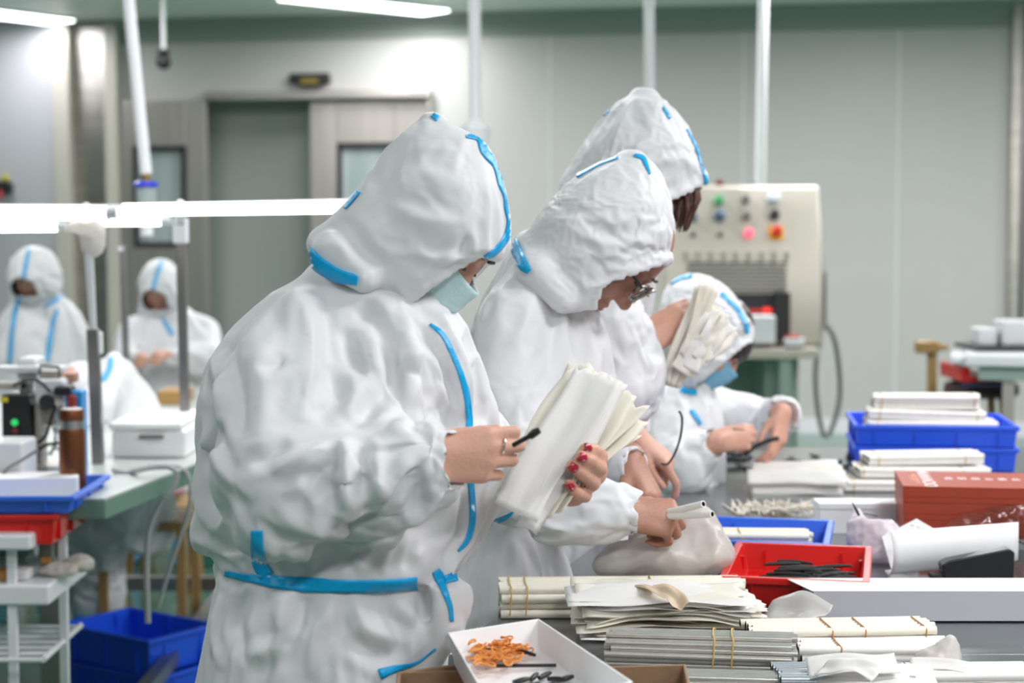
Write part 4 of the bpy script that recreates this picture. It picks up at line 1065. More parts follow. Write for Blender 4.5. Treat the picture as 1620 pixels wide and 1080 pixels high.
# switch lever on the left wall
e = empty('wall_valve', P(20, 295, 12.4), 'small valve with yellow cap and red handle on the pale left wall', 'valve')
X, z = q(20, 296)
c = Vector((X, wy(X) - .2, z))
MB().ball(c + Vector((0, 0, .06)), .035, 8, (1, .8, .8)).build('yellow_cap', mat('yellow_plastic', (.50, .42, .03), .4), e, smooth=True)
MB().box(c.x - .05, c.x + .05, c.y - .05, c.y + .06, c.z - .05, c.z + .035).box(c.x - .075, c.x + .07, c.y - .03, c.y, c.z - .03, c.z + .0).build('valve_body', M['black'], e, bevel=.012)
MB().tube([c + Vector((-.03, -.05, -.03)), c + Vector((-.02, -.06, -.09))], .022).build('handle', mat('red_plastic', (.38, .03, .04), .4), e, smooth=True)
# ceiling luminaires
def luminaire(c, sx, sy, label, rot=0):
    e = empty('ceiling_light', c, label, 'ceiling light', None, rot)
    MB().box(-sx / 2 - .015, sx / 2 + .015, -sy / 2 - .015, sy / 2 + .015, -.02, .0).build('frame', M['white_paint'], e, world=False)
    MB().box(-sx / 2, sx / 2, -sy / 2, sy / 2, -.028, -.005).build('diffuser', M['led'], e, world=False)
    return e
LABS = ['long lit panel light in the ceiling at the upper left corner of the photo', 'lit panel light in the ceiling straight above the masked worker']
for i, (lx, ly, a, b_, r, pw) in enumerate(CEIL_LAMPS):
    e = luminaire(Vector((lx, ly, H)), a, b_, LABS[i] if i < 2 else 'lit ceiling panel light beyond the edge of the picture', r)
    if i > 1: e['group'] = 'ceiling panel lights beyond the picture'

# hanging pipes
def pipe(name, a, b_, r, label, m=None, parent=None):
    e = empty(name, b_, label, 'pipe')
    MB().tube([a, b_], r, 14).build('tube', m or M['white_paint'], e, smooth=True); return e
a = P(203, -30, 6.2); a = Vector((a.x - .01, 6.2, H)); bt = P(231, 275, 6.2)
e = pipe('hanging_pipe', Vector((P(201, 0, 6.2).x - .06, 6.2, H)), bt, .021, 'white air pipe hanging at a slant, ending in a blue fitting')
MB().lathe([(.016, 0), (.016, .03)], bt - Vector((0, 0, .025))).build('brass_nut', mat('brass', (.55, .38, .12), .3, metal=1), e, smooth=True)
MB().lathe([(.042, 0), (.044, .012), (.03, .02)], bt - Vector((0, 0, .045))).build('blue_collar', mat('blue_ring', (.04, .06, .65), .35), e, smooth=True)
MB().lathe([(.034, -.07), (.036, 0)], bt - Vector((0, 0, .045))).build('clear_cup', M['winglass'], e, smooth=True)
MB().lathe([(.022, -.17), (.024, -.07)], bt - Vector((0, 0, .045))).build('lower_tube', M['white_paint'], e, smooth=True)
c = P(752, 190, 7.0)
e = pipe('hanging_pipe', Vector((P(749, 0, 7).x, 7.0, H)), c, .024, 'white air pipe hanging straight down behind the masked worker\'s hood')
MB().lathe([(.03, -.12), (.052, -.10), (.058, -.03), (.03, 0)], c).build('pipe_socket', M['white_paint'], e, smooth=True)
MB().lathe([(.018, -.19), (.018, -.12)], c).build('brass_nozzle', MATS['brass'], e, smooth=True)
c = P(1027, 150, 7.4)
pipe('hanging_pipe', Vector((P(1024, 0, 7.4).x, 7.4, H)), P(1028, 200, 7.4), .022, 'white air pipe hanging down behind the tallest worker\'s hood')
c = P(1203, 290, 9.35)
e = pipe('hanging_pipe', Vector((P(1208, 10, 9.35).x, 9.35, 2.90)), P(1203, 293, 9.35), .026, 'white pipe running down into the control cabinet')
MB().tube([Vector((P(1208, 10, 9.35).x, 9.35, 2.87)), Vector((P(1190, 10, 9.35).x, 8.9, 2.90)), Vector((P(1140, 0, 9.35).x, 7.5, 2.91))], .026).build('ceiling_run', M['white_paint'], e, smooth=True)
X, z = q(1600, 300)
b = MB(); wbox(b, X - .035, X + .045, 0, .10, .62, H); struct(b.build('trim_6', M['steel'], bevel=.02))
b = MB(); wbox(b, X + .06, X + .075, 0, .06, .62, H); struct(b.build('trim_7', M['alu']))
# ------------------------------------------------------------------ things on the tables: shared builders
M['blue'] = mat('blue_plastic', (.015, .10, .80), .32, bump=(200, .04), coat=.1)
M['blue2'] = mat('pale_blue_plastic', (.035, .15, .72), .35, bump=(200, .04))
M['red'] = mat('red_plastic_bin', (.62, .010, .008), .28, coat=.15)
M['cream'] = mat('cream_paper_tube', (.82, .78, .68), .55, bump=(120, .1), noise_mix=((.76, .72, .62), 60, .6), stretch=(1, 1, 1))
M['white_tube'] = mat('white_paper_tube', (.84, .82, .79), .5, noise_mix=((.77, .75, .70), 50, .6))
M['silver'] = mat('silver_tube', (.84, .81, .77), .28, metal=.8, noise_mix=((.68, .64, .59), 40, .5))
M['bore'] = mat('tube_bore', (.05, .035, .03), .7)
M['green_end'] = mat('green_speckled_end', (.10, .12, .05), .6, noise_mix=((.28, .27, .12), 300, 1))
M['rubber_band'] = mat('tan_rubber_band', (.62, .40, .10), .5)
M['brown_band'] = mat('brown_rubber_band', (.50, .22, .07), .5)
M['paper'] = mat('white_paper', (.78, .79, .80), .6, bump=(30, .05))
M['sleeve'] = mat('translucent_paper_sleeve', (.93, .90, .81), .45, bump=(40, .12), translucent=.35, noise_mix=((.94, .92, .87), 12, .8))
M['sleeve_white'] = mat('white_paper_sleeve', (.94, .93, .92), .45, bump=(40, .12), translucent=.35)
M['film'] = mat('clear_plastic_film', (.95, .95, .96), .08, trans=1.0, bump=(25, .5))
M['film'].node_tree.nodes['Principled BSDF'].inputs['IOR'].default_value = 1.4
M['milky'] = mat('milky_plastic_bag', (.80, .78, .76), .35, bump=(14, .35), translucent=.4, noise_mix=((.70, .63, .55), 7, .9))
M['orange'] = mat('orange_carton', (.34, .040, .013), .45, noise_mix=((.31, .037, .013), 30, .5))
M['card'] = mat('brown_cardboard', (.30, .19, .11), .75, bump=(60, .15), noise_mix=((.26, .16, .09), 20, .6))
M['wood'] = mat('yellow_wood', (.42, .26, .10), .45, noise_mix=((.32, .18, .06), 12, .8), stretch=(6, 6, .6))
M['foam'] = mat('white_foam_tray', (.84, .84, .85), .55)
TZ = .78
def T(px, py, dz=0.0): return PZ(px, py, TZ + dz)
def bin_tray(name, label, cat, loc, rz, L, W_, H_, m, group=None, wall=.003, taper=.012, rim=.010, ribs=(3, 2), notch=None):
    """stackable open bin with a turned-out rim and ribs on its sides; L along x, W along y"""
    e = empty(name, loc, label, cat, group, rz)
    a, b_ = L / 2, W_ / 2; vs = []; fs = []
    def ring(x, y, z): vs.extend([(-x, -y, z), (x, -y, z), (x, y, z), (-x, y, z)])
    ring(a - taper - rim, b_ - taper - rim, 0); ring(a - rim, b_ - rim, H_ - .012); ring(a, b_, H_ - .012); ring(a, b_, H_); ring(a - rim - wall, b_ - rim - wall, H_); ring(a - rim - wall - taper, b_ - rim - wall - taper, wall)
    fs.append((3, 2, 1, 0))
    for i in range(5):
        for k in range(4): fs.append((i * 4 + k, i * 4 + (k + 1) % 4, (i + 1) * 4 + (k + 1) % 4, (i + 1) * 4 + k))
    fs.append((20, 21, 22, 23))
    q = MB(); q.add(vs, fs)
    o = q.build('tray_body', m, e, bevel=.0025, world=False)
    for s_ in (-1, 1):
        for i in range(ribs[0]):
            x = -a + L * (i + .5) / ribs[0] if ribs[0] > 2 else (-.28 + .56 * i) * L
            q = MB(); q.box(x - .002, x + .002, s_ * (b_ - rim - taper / 2) - .007, s_ * (b_ - rim - taper / 2) + .007, .006, H_ - .011); q.build('side_rib', m, e, world=False)
        for i in range(ribs[1]):
            y = -b_ + W_ * (i + .5) / ribs[1]
            q = MB(); q.box(s_ * (a - rim - taper / 2) - .007, s_ * (a - rim - taper / 2) + .007, y - .002, y + .002, .006, H_ - .011); q.build('side_rib', m, e, world=False)
    return e
def by_corner(name, label, cat, corner, rz, L, W_, H_, m, **k):
    """bin placed by the world point of its front left rim corner"""
    R = Matrix.Rotation(rz, 3, 'Z'); c = corner - R @ Vector((-L / 2, -W_ / 2, H_))
    return bin_tray(name, label, cat, c, rz, L, W_, H_, m, **k)
def bundle(label, loc, yaw, length, nw, nh, r, m, bands=(.12, .85), group=None, end=None, tilt=0.0, cat='tube bundle', name='tube_bundle', seed=1, band_m=None, jit=.006, roll=0.0, hollow=.72):
    """parallel tubes packed in rows, held by rubber bands; each tube and each band is a part"""
    e = empty(name, loc, label, cat, group, yaw)
    if tilt: e.rotation_euler = (0, -tilt, yaw)
    rng = random.Random(seed); proto = None; k = 0
    for j in range(nh):
        n = nw - (j % 2 if nh > 2 else 0) - (0 if roll == 0 else int(abs(j - (nh - 1) / 2) * roll))
        for i in range(n):
            y = (i - (n - 1) / 2) * r * 2.02; z = r + j * r * 1.76; x0 = rng.uniform(-jit, jit)
            if proto is None:
                b = MB(); b.tube([(-length / 2, 0, 0), (length / 2, 0, 0)], r, 10, hollow=hollow)
                o = b.build('tube', m, e, smooth=True, world=False); o.data.materials.append(end or M['bore']); proto = o
                for p in o.data.polygons:
                    if abs(abs(p.center.x) - length / 2) < r * 3.2 and (Vector((0, p.center.y, p.center.z)).length < r * .9): p.material_index = 1
            else:
                o = proto.copy(); COL.objects.link(o); o.parent = e
            o.location = (x0, y, z); o.rotation_euler = (rng.uniform(0, 6), rng.uniform(-.004, .004), rng.uniform(-.006, .006)); k += 1
    W_ = nw * r * 1.01 + .001; Ht = r * 2 + (nh - 1) * r * 1.76
    for t in bands:
        x = -length / 2 + t * length; pts = []
        for i in range(28):
            a = 2 * math.pi * i / 28; c_, s_ = math.cos(a), math.sin(a); ex = .42
            pts.append(Vector((x + .0015 * math.sin(3 * a), W_ * math.copysign(abs(c_) ** ex, c_), Ht / 2 + (Ht / 2 + .001) * math.copysign(abs(s_) ** ex, s_))))
        b = MB(); b.tube(pts + [pts[0]], .0012, 6, caps=False); b.build('rubber_band', band_m or M['rubber_band'], e, smooth=True, world=False)
    return e
def sheet(name, A, B_, width, nrm, m, label=None, cat=None, group=None, bow=.01, roll=.0, seed=1, wav=.003, tip=1.0, thick=.0004, nu=26, nv=10, parent=None, ragged=0.0):
    """a limp paper sleeve lying along A->B; bow lifts its middle, roll curls its edges"""
    A = Vector(A); B_ = Vector(B_); ax = (B_ - A); L = ax.length; ax.normalize(); n = Vector(nrm); n = (n - ax * n.dot(ax)).normalized(); sd = ax.cross(n)
    rng = random.Random(seed); ph = [rng.uniform(0, 6.28) for _ in range(6)]; vs = []; fs = []
    for i in range(nu):
        t = i / (nu - 1); w_ = width * (1 + (tip - 1) * t)
        for j in range(nv):
            s_ = 2 * j / (nv - 1) - 1
            h = bow * math.sin(math.pi * t) + roll * (s_ * s_ - .33) + wav * (math.sin(5 * t + 2.2 * s_ + ph[0]) + .6 * math.sin(11 * t - 3 * s_ + ph[1]) + .45 * math.sin(3 * t + 7 * s_ + ph[2]))
            e_ = ragged * (math.sin(9 * s_ + ph[3]) + .6 * math.sin(21 * s_ + ph[4])) * t ** 4
            vs.append(A + ax * (L * t + e_) + sd * (s_ * w_ / 2 + .004 * math.sin(6 * t + ph[5])) + n * h)
    for i in range(nu - 1):
        for j in range(nv - 1): fs.append((i * nv + j, (i + 1) * nv + j, (i + 1) * nv + j + 1, i * nv + j + 1))
    b = MB(); b.add(vs, fs); o = b.build(name, m, parent, smooth=True, thick=thick, angle=False)
    return props(o, label, cat, group)
def boxes(name, m, lst, parent=None, **k):
    b = MB()
    for q in lst: b.box(*q)
    return b.build(name, m, parent, **k)
def text(name, body, M_, size, m, parent, extrude=.0002, sx=1.0):
    c = bpy.data.curves.new(name, 'FONT'); c.body = body; c.size = size; c.extrude = extrude; c.align_x = 'CENTER'; c.align_y = 'CENTER'
    o = bpy.data.objects.new(name + '_curve', c); COL.objects.link(o)
    dg = bpy.context.evaluated_depsgraph_get(); me = bpy.data.meshes.new_from_object(o.evaluated_get(dg)); bpy.data.objects.remove(o)
    me.transform(Matrix.Diagonal((sx, 1, 1, 1))); me.transform(M_); me.materials.clear(); me.materials.append(m)
    o = link(name, me, None, parent, smooth=False); return o
# ------------------------------------------------------------------ steel work tables
def slab(name, label, poly, z1, th, legs, m, edge_m=None):
    e = empty(name, Vector(poly[0]).to_3d(), label, 'table'); n = len(poly)
    vs = [Vector((x, y, z1 - th)) for x, y in poly] + [Vector((x, y, z1)) for x, y in poly]
    b = MB(); b.add(vs, [tuple(reversed(range(n))), tuple(range(n, 2 * n))] + [(i, (i + 1) % n, n + (i + 1) % n, n + i) for i in range(n)])
    b.build('table_top', m, e, bevel=.002)
    for (x, y) in legs: MB().box(x - .02, x + .02, y - .02, y + .02, 0, z1 - th).build('leg', M['alu'], e)
    return e
slab('work_table', 'near steel-topped work table carrying the cardboard box and silver tubes', [(-.045, 1.45), (1.55, 1.45), (1.55, 2.562), (-.045, 2.562)], TZ, .035, [(.0, 1.5), (1.5, 1.5), (.0, 2.51), (1.5, 2.51)], M['table'])
slab('work_table', 'long steel-topped work table with the row of workers along its left side', [(-.10, 2.566), (2.1, 2.566), (2.1, 5.05), (.63, 5.05)], TZ, .035, [(.02, 2.64), (2.05, 2.62), (2.05, 5.0), (.66, 4.98)], M['table'])
# cardboard box with the white tray resting on its rim
def open_box(name, label, cat, corners, z0, z1, th, m):
    """open carton from four plan corners"""
    e = empty(name, Vector((sum(c[0] for c in corners) / 4, sum(c[1] for c in corners) / 4, z0)), label, cat)
    b = MB(); c = [Vector((x, y, 0)) for x, y in corners]; cc = sum(c, Vector()) / 4; inn = [p + (cc - p).normalized() * th * 1.5 for p in c]
    vs = []
    for ring_, z in ((c, z0), (c, z1), (inn, z1), (inn, z0 + th)): vs += [Vector((p.x, p.y, z)) for p in ring_]
    fs = [(3, 2, 1, 0), (12, 13, 14, 15)]
    for i in range(3):
        for k in range(4): fs.append((i * 4 + k, i * 4 + (k + 1) % 4, (i + 1) * 4 + (k + 1) % 4, (i + 1) * 4 + k))
    b.add(vs, fs); b.build('box_body', m, e, bevel=.0015)
    return e
zb = .862
k = [PZ(628, 1062, zb), PZ(1085, 1050, zb)]
e = open_box('cardboard_box', 'open brown cardboard box in the foreground with the white tray on its rim', 'box', [(-.128, 1.80), (.20, 1.80), (k[1].x, k[1].y), (k[0].x, k[0].y)], TZ + .001, zb, .004, M['card'])
fl = MB(); fl.add([PZ(640, 1062, zb), PZ(735, 1050, zb), PZ(745, 1075, zb - .02), PZ(640, 1085, zb - .025)], [(0, 1, 2, 3)]); fl.build('inner_flap', M['card'], e, thick=.003)
# white foam tray, tilted a little, corners read off the photo
zt = .905
C = [PZ(708, 1000, zt - .004), PZ(852, 978, zt), PZ(1002, 1078, zt), PZ(790, 1140, zt - .004)]
def tray_quad(C, depth, wall, m, parent, name='tray_body', inset=.015):
    cc = sum(C, Vector()) / 4; n = (C[1] - C[0]).cross(C[3] - C[0]).normalized(); n = n if n.z > 0 else -n
    def ins(p, d): return p + (cc - p).normalized() * d
    rings = [[ins(p, inset) - n * depth for p in C], C, [ins(p, wall * 1.5) for p in C], [ins(p, inset + wall * 1.2) - n * (depth - wall) for p in C]]
    vs = [p for r in rings for p in r]; fs = [(3, 2, 1, 0), (12, 13, 14, 15)]
    for i in range(3):
        for k in range(4): fs.append((i * 4 + k, i * 4 + (k + 1) % 4, (i + 1) * 4 + (k + 1) % 4, (i + 1) * 4 + k))
    b = MB(); b.add(vs, fs); b.build(name, m, parent, bevel=.002); return n
e = empty('white_tray', sum(C, Vector()) / 4 - Vector((0, 0, .04)), 'white tray with rubber bands and black sticks in it, standing on the cardboard box', 'tray')
tn = tray_quad(C, .040, .004, M['foam'], e)
tf = .905 - .034                                   # tray floor height
def onfloor(px, py, dz=0): return PZ(px, py, tf + dz)
rng = random.Random(3)
for i in range(130):                               # heap of orange rubber bands
    c = onfloor(785 + rng.gauss(0, 20), min(1052, max(1008, 1028 + rng.gauss(0, 10))), .001 + .00018 * i * (rng.random() * .8 + .3)); a0 = rng.uniform(0, 6); rx, ry = rng.uniform(.006, .011), rng.uniform(.003, .007); tl = rng.uniform(-.3, .3)
    if i == 0 or i % 12 == 0:
        pts = [Vector((rx * math.cos(t), ry * math.sin(t), .0012 * math.sin(2 * t))) for t in [2 * math.pi * q / 18 for q in range(19)]]
        b = MB(); b.tube(pts, .0012, 6, caps=False); o = b.build('rubber_band', mat('orange_rubber_%d' % i, (.80, .30 + .02 * (i % 3), .06), .45), None, smooth=True); src = o
    else:
        o = src.copy(); COL.objects.link(o)
    o.location = c; o.rotation_euler = (tl, rng.uniform(-.3, .3), a0)
    props(o, 'small orange rubber band in the heap inside the white tray', 'rubber band', 'rubber bands in the white tray')
def stick(name, label, cat, a, b_, r, m, group=None, r2=None):
    o = MB().tube([a, (a + b_) / 2, b_], [r, r, r2 if r2 is not None else r], 10).build(name, m, None, smooth=True); return props(o, label, cat, group)
stick('black_stick', 'thin black stick slanting across the top of the rubber band heap', 'stick', onfloor(746, 999, .016), onfloor(846, 1036, .010), .0022, M['black'])
stick('black_stick', 'thin black stick lying through the middle of the rubber band heap', 'stick', onfloor(752, 1026, .012), onfloor(842, 1033, .006), .0022, M['black'])
stick('black_stick', 'thin black stick below the rubber bands, nearest to the black clips', 'stick', onfloor(785, 1053, .003), onfloor(880, 1052, .003), .0022, M['black'])
for i, (px, py, a) in enumerate([(825, 1076, .5), (845, 1070, 1.2), (862, 1068, .9), (880, 1074, -.5), (895, 1073, .6), (840, 1084, .2), (870, 1084, .4)]):
    c = onfloor(px, py, .004); d = Vector((math.cos(a), math.sin(a), .1)) * .011
    o = MB().tube([c - d, c - d * .3, c + d * .3, c + d], [.0028, .0035, .0035, .0022], 10).build('black_clip', M['black'], None, smooth=True)
    props(o, 'small black clip lying in the front end of the white tray', 'clip', 'black clips in the white tray')

# tube bundles
c = T(1108, 1052); bundle('bundle of thin silver tubes with green speckled ends and two tan bands', Vector((c.x, c.y - .005, TZ)), -.13, .262, 8, 6, .0046, M['silver'], (.57, .67), end=M['green_end'], seed=4, roll=1.2, hollow=.9)
c = T(1135, 1078); bundle('loose thin silver tubes in a flat layer in front of the silver bundle', Vector((c.x + .02, c.y - .015, TZ)), -.10, .235, 5, 2, .0044, M['silver'], (), seed=6, jit=.02)
c = T(985, 968); bundle('long bundle of cream tubes reaching out left of the crinkled sleeves', Vector((c.x, c.y, TZ)), .03, .395, 7, 4, .0072, M['cream'], (.035, .10, .62), seed=7)
c = T(1330, 1026); bundle('bundle of cream tubes behind the silver bundle with wide brown bands', Vector((c.x, c.y + .01, TZ)), .07, .275, 6, 3, .0068, M['cream'], (.42, .60, .93), seed=8, band_m=M['brown_band'])
c = T(1382, 1040); bundle('low bundle of cream tubes in front of the brown-banded bundle', Vector((c.x, c.y, TZ)), .0, .22, 6, 2, .0066, M['white_tube'], (.25,), seed=9, band_m=M['brown_band'])
# crinkled sleeve pile
rng = random.Random(11)
for i in range(20):
    zz = .006 + i * .0026; yw = rng.uniform(-.10, .12); c = T(1050 + rng.uniform(-14, 14), 1003 + rng.uniform(-8, 5)); c.z = TZ + zz
    d = Vector((math.cos(yw), math.sin(yw), rng.uniform(-.04, .05) - (.0 if i < 14 else .04))) * rng.uniform(.118, .142)
    sheet('paper_sleeve', c - d, c + d, rng.uniform(.075, .11), (0, -.12, 1), M['sleeve'] if i % 3 else M['sleeve_white'], 'crinkled cream paper sleeve in the pile beside the silver tube bundle', 'paper sleeve', 'crinkled sleeves piled behind the silver tubes', bow=rng.uniform(.0, .012), roll=rng.uniform(-.004, .010), seed=i, wav=.0035, ragged=.006)
c = T(1065, 985); o = sheet('paper_sleeve', PZ(1018, 925, TZ + .064), PZ(1078, 958, TZ + .066), .03, (0, -.5, 1), mat('peach_paper', (.80, .66, .50), .5, translucent=.3), 'peach-tinted folded sleeve on top of the crinkled pile', 'paper sleeve', bow=.008, roll=.004, seed=31)
# white wrappers, front right
for i, (a, b_, w_) in enumerate([((1278, 1040, .026), (1420, 1030, .036), .045), ((1290, 1050, .02), (1480, 1050, .02), .05), ((1440, 1034, .02), (1600, 1044, .016), .03), ((1470, 1048, .01), (1612, 1054, .01), .035), ((1300, 1034, .036), (1390, 1046, .04), .04)]):
    sheet('paper_sleeve', T(a[0], a[1] + 22, a[2]), T(b_[0], b_[1] + 22, b_[2]), w_, (0, -.4, 1), M['sleeve_white'], 'smooth white paper sleeve lying at the front right edge of the table', 'paper sleeve', 'white sleeves at the front right', bow=.008, roll=.003, wav=.0018, seed=40 + i)
c = T(1362, 1075); bundle('blurred bundle of clear grey tubes under the white sleeves, nearest the lens', Vector((c.x - .03, c.y - .03, TZ)), -.02, .18, 7, 2, .0062, mat('grey_clear_tube', (.45, .50, .54), .2, metal=.3), (), seed=13)
c = T(1520, 1075); bundle('cream tubes with one brown band at the lower right corner of the table', Vector((c.x, c.y - .02, TZ)), .05, .19, 6, 2, .006, M['white_tube'], (.1,), seed=14, band_m=M['brown_band'])
# white knotted plastic at the front right
b = Field(tuple(T(1490, 1065) + Vector((-.06, -.05, -.01))), tuple(T(1490, 1065) + Vector((.06, .05, .07))), .004)
c = T(1490, 1062); b.ell(c + Vector((0, 0, .018)), (.028, .022, .018)); b.ell(c + Vector((.008, 0, .036)), (.012, .010, .018)); b.ell(c + Vector((-.018, -.01, .018)), (.022, .016, .010))
v, f = b.nets(); e_, _ = edges_of(f); v = relax(v, e_, 1); v = creased(v, f, [(.018, .008, 3, (1, 1, 1)), (.009, .003, 5, (1, 1, 1))]); v[:, 2] = np.maximum(v[:, 2], TZ + .0005)
props(link('plastic_wrap', from_np('plastic_wrap', v, f), M['milky']), 'small knot of white plastic film among the front right sleeves', 'wrap')

# red bin with black sticks
def T_at(px, py, z): return PZ(px, py, z)
zr = TZ + .052
YAW = -.21
fl_, fr_ = PZ(1137, 911, zr), PZ(1370, 914, zr); Rz = Matrix.Rotation(YAW, 3, 'Z')
Lr, Wr = .245, .335
e = by_corner('storage_bin', 'red plastic bin with black parts inside, in front of the blue bin', 'bin', fl_, YAW, Lr, Wr, zr - TZ, M['red'], ribs=(2, 2), taper=.010)
br_ = fl_ + Rz @ Vector((Lr, Wr, 0))
rng = random.Random(5); cx, cy = (fl_.x + br_.x) / 2, (fl_.y + br_.y) / 2
for i in range(60):
    x = cx + .018 + rng.uniform(-.055, .055); y = cy + .0 + rng.gauss(0, .05); y = max(cy - .11, min(cy + .07, y)); a = rng.uniform(-.5, .5); d = None
    z = TZ + .008 + .0005 * i
    if i == 0:
        o = MB().tube([(-.032, 0, 0), (-.01, 0, .001), (.01, 0, .001), (.032, 0, 0)], [.0026, .0036, .0036, .002], 8).build('plastic_stick', M['blackm'], None, smooth=True); src = o
    else: o = src.copy(); COL.objects.link(o)
    o.location = (x, y, z); o.rotation_euler = (0, rng.uniform(-.06, .04), a)
    props(o, 'short black plastic stick in the heap inside the red bin', 'stick', 'black plastic sticks in the red bin')
# blue bin behind the red one
e = by_corner('storage_bin', 'light blue bin holding green-tipped tubes, right behind the red bin', 'bin', PZ(1095, 853, TZ + .052), YAW, .25, .28, .052, M['blue2'], ribs=(2, 2))
bx = e.location; bundle('bundle of cream tubes with green ends lying in the light blue bin', Vector((bx.x - .01, bx.y - .035, TZ + .010)), -.06, .175, 8, 5, .0050, M['cream'], (.25,), end=mat('pale_green_end', (.20, .34, .28), .5), seed=15)
# stacked blue bins at the back right
YB = 4.57; YW = -.12
c0 = P(1352, 672, YB); c1_ = P(1352, 706, YB); LB = (P(1609, 672, YB).x - c0.x) / math.cos(YW) * .985; WB = .34; Rb = Matrix.Rotation(YW, 3, 'Z')
hu = c0.z - c1_.z; hl = c1_.z - TZ
bA = by_corner('storage_bin', 'lower blue bin of the two stacked behind the orange cartons', 'bin', Vector((c0.x, YB, c1_.z)), YW, LB, WB, hl, M['blue'], group='stacked blue bins on the table', ribs=(4, 2), taper=.005, rim=.006)
bB = by_corner('storage_bin', 'upper blue bin heaped with white tubes, stacked behind the orange cartons', 'bin', Vector((c0.x, YB, c0.z + .0006)), YW, LB, WB, hu, M['blue'], group='stacked blue bins on the table', ribs=(4, 2), taper=.005, rim=.006)
def inb(dx, dy, z): q = bA.location + Rb @ Vector((dx, dy, 0)); return Vector((q.x, q.y, z))
zm = c1_.z
bundle('bundle of white tubes lying lowest in the upper blue bin', inb(-.008, -.07, c0.z - .020), YW, .33, 9, 2, .0072, M['white_tube'], (.08, .92), 'white tube bundles in the upper blue bin', seed=16)
bundle('bundle of white tubes in the middle of the heap above the upper blue bin', inb(-.02, -.06, c0.z + .006), YW, .30, 8, 2, .0072, M['white_tube'], (.10, .93), 'white tube bundles in the upper blue bin', seed=17, tilt=-.02)
bundle('bundle of white tubes topmost on the heap above the upper blue bin', inb(-.015, -.05, c0.z + .033), YW, .27, 7, 3, .0070, M['white_tube'], (.06, .94), 'white tube bundles in the upper blue bin', seed=18, tilt=.01, band_m=M['brown_band'])
bundle('layer of white tubes on the floor of the upper blue bin', inb(-.0, .0, zm + .006), YW, .32, 18, 2, .0068, M['white_tube'], (), 'white tube bundles in the upper blue bin', seed=26)
# bundles in front of the lower bin
bundle('bundle of white tubes topmost in the stack before the lower blue bin', Vector((.995, 4.28, TZ + .057)), -.03, .275, 8, 2, .0068, M['white_tube'], (.1, .85), 'white tube bundles before the lower blue bin', seed=19, tilt=.02)
bundle('bundle of white tubes in the middle of the stack before the lower blue bin', Vector((.985, 4.26, TZ + .029)), -.03, .31, 9, 2, .0068, M['white_tube'], (.04, .8), 'white tube bundles before the lower blue bin', seed=20)
bundle('bundle of white tubes at the bottom of the stack before the lower blue bin', Vector((.965, 4.24, TZ)), -.03, .34, 10, 2, .0070, M['white_tube'], (.06, .8), 'white tube bundles before the lower blue bin', seed=21)
# orange cartons
YO = 3.42; YC = -.14; top = P(1429, 768, YO); hh = .0335; W3 = .22
zs = [top.z - hh * (i + 1) for i in range(3)]
white_ink = mat('silver_print', (.90, .90, .92), .35); pale_ink = mat('pale_orange_print', (.80, .42, .28), .4)
names = ['topmost orange carton with silver lettering on its lid', 'middle orange carton of the stack on the right', 'bottom orange carton of the stack, behind the clear film']
for i in range(3):
    ce = empty('orange_carton', Vector((top.x + (0, .001, .002)[i], YO, zs[i])), names[i], 'carton', 'stacked orange cartons', YC)
    MB().box(0, .42, 0, W3, .0004, hh * .35).build('carton_base', M['orange'], ce, bevel=.0006, world=False)
    MB().box(-.0006, .4206, -.0006, W3 + .0006, hh * .35, hh - .0004).build('carton_lid', M['orange'], ce, bevel=.0008, world=False)
    if i == 0:
        R = Matrix.Rotation(math.pi / 2, 4, 'Z'); z = hh - .0003; W0 = Matrix.Translation(ce.location) @ Matrix.Rotation(YC, 4, 'Z')
        text('lettering', 'OOWWW', W0 @ Matrix.Translation((.056, W3 / 2, z)) @ R @ Matrix.Diagonal((1.25, .95, 1, 1)), .038, white_ink, ce)
        text('lettering', 'OOWWW OOWW', W0 @ Matrix.Translation((.034, W3 / 2, z)) @ R, .014, pale_ink, ce)
        text('lettering', 'OWOW WOOW', W0 @ Matrix.Translation((.025, W3 / 2, z)) @ R, .010, pale_ink, ce)
        for q, ch in enumerate('品明相业图品'):
            text('lettering', ch, W0 @ Matrix.Translation((.098 + .0262 * q, W3 / 2 + .008, z)) @ Matrix.Diagonal((1, 1.7, 1, 1)), .0185, white_ink, ce)
if zs[2] - TZ > .004:
    e = empty('white_box', Vector((top.x + .2, YO + .05, TZ)), 'flat white box the orange cartons are stacked on', 'box', None, YC)
    MB().box(-.2, .22, -.05, .17, 0, zs[2] - TZ - .010).build('box_body', M['paper'], e, bevel=.001, world=False)
    MB().box(-.202, .222, -.052, .172, zs[2] - TZ - .010, zs[2] - TZ).build('box_lid', M['paper'], e, bevel=.001, world=False)
# clear film beside the cartons
b = MB(); vs = []; fs = []; rng = random.Random(9); n1, n2 = 40, 14
for i in range(n1):
    t = i / (n1 - 1); top = spline([(1484, 845), (1510, 818), (1560, 804), (1640, 792)], 4); bot = spline([(1492, 850), (1520, 862), (1570, 850), (1640, 866)], 4)
    a = top[int(t * (len(top) - 1))]; c = bot[int(t * (len(bot) - 1))]
    for j in range(n2):
        s_ = j / (n2 - 1); q = a * (1 - s_) + c * s_; Yd = 3.39 - .03 * math.sin(math.pi * s_) * (1 - abs(t - .5)) + .010 * (noise.noise((t * 9, s_ * 4, 1)) + .6 * noise.noise((t * 22, s_ * 9, 4)))
        vs.append(P(q[0], q[1] + 2 * noise.noise((t * 14, 0, 3)), Yd))
for i in range(n1 - 1):
    for j in range(n2 - 1): fs.append((i * n2 + j, (i + 1) * n2 + j, (i + 1) * n2 + j + 1, i * n2 + j + 1))
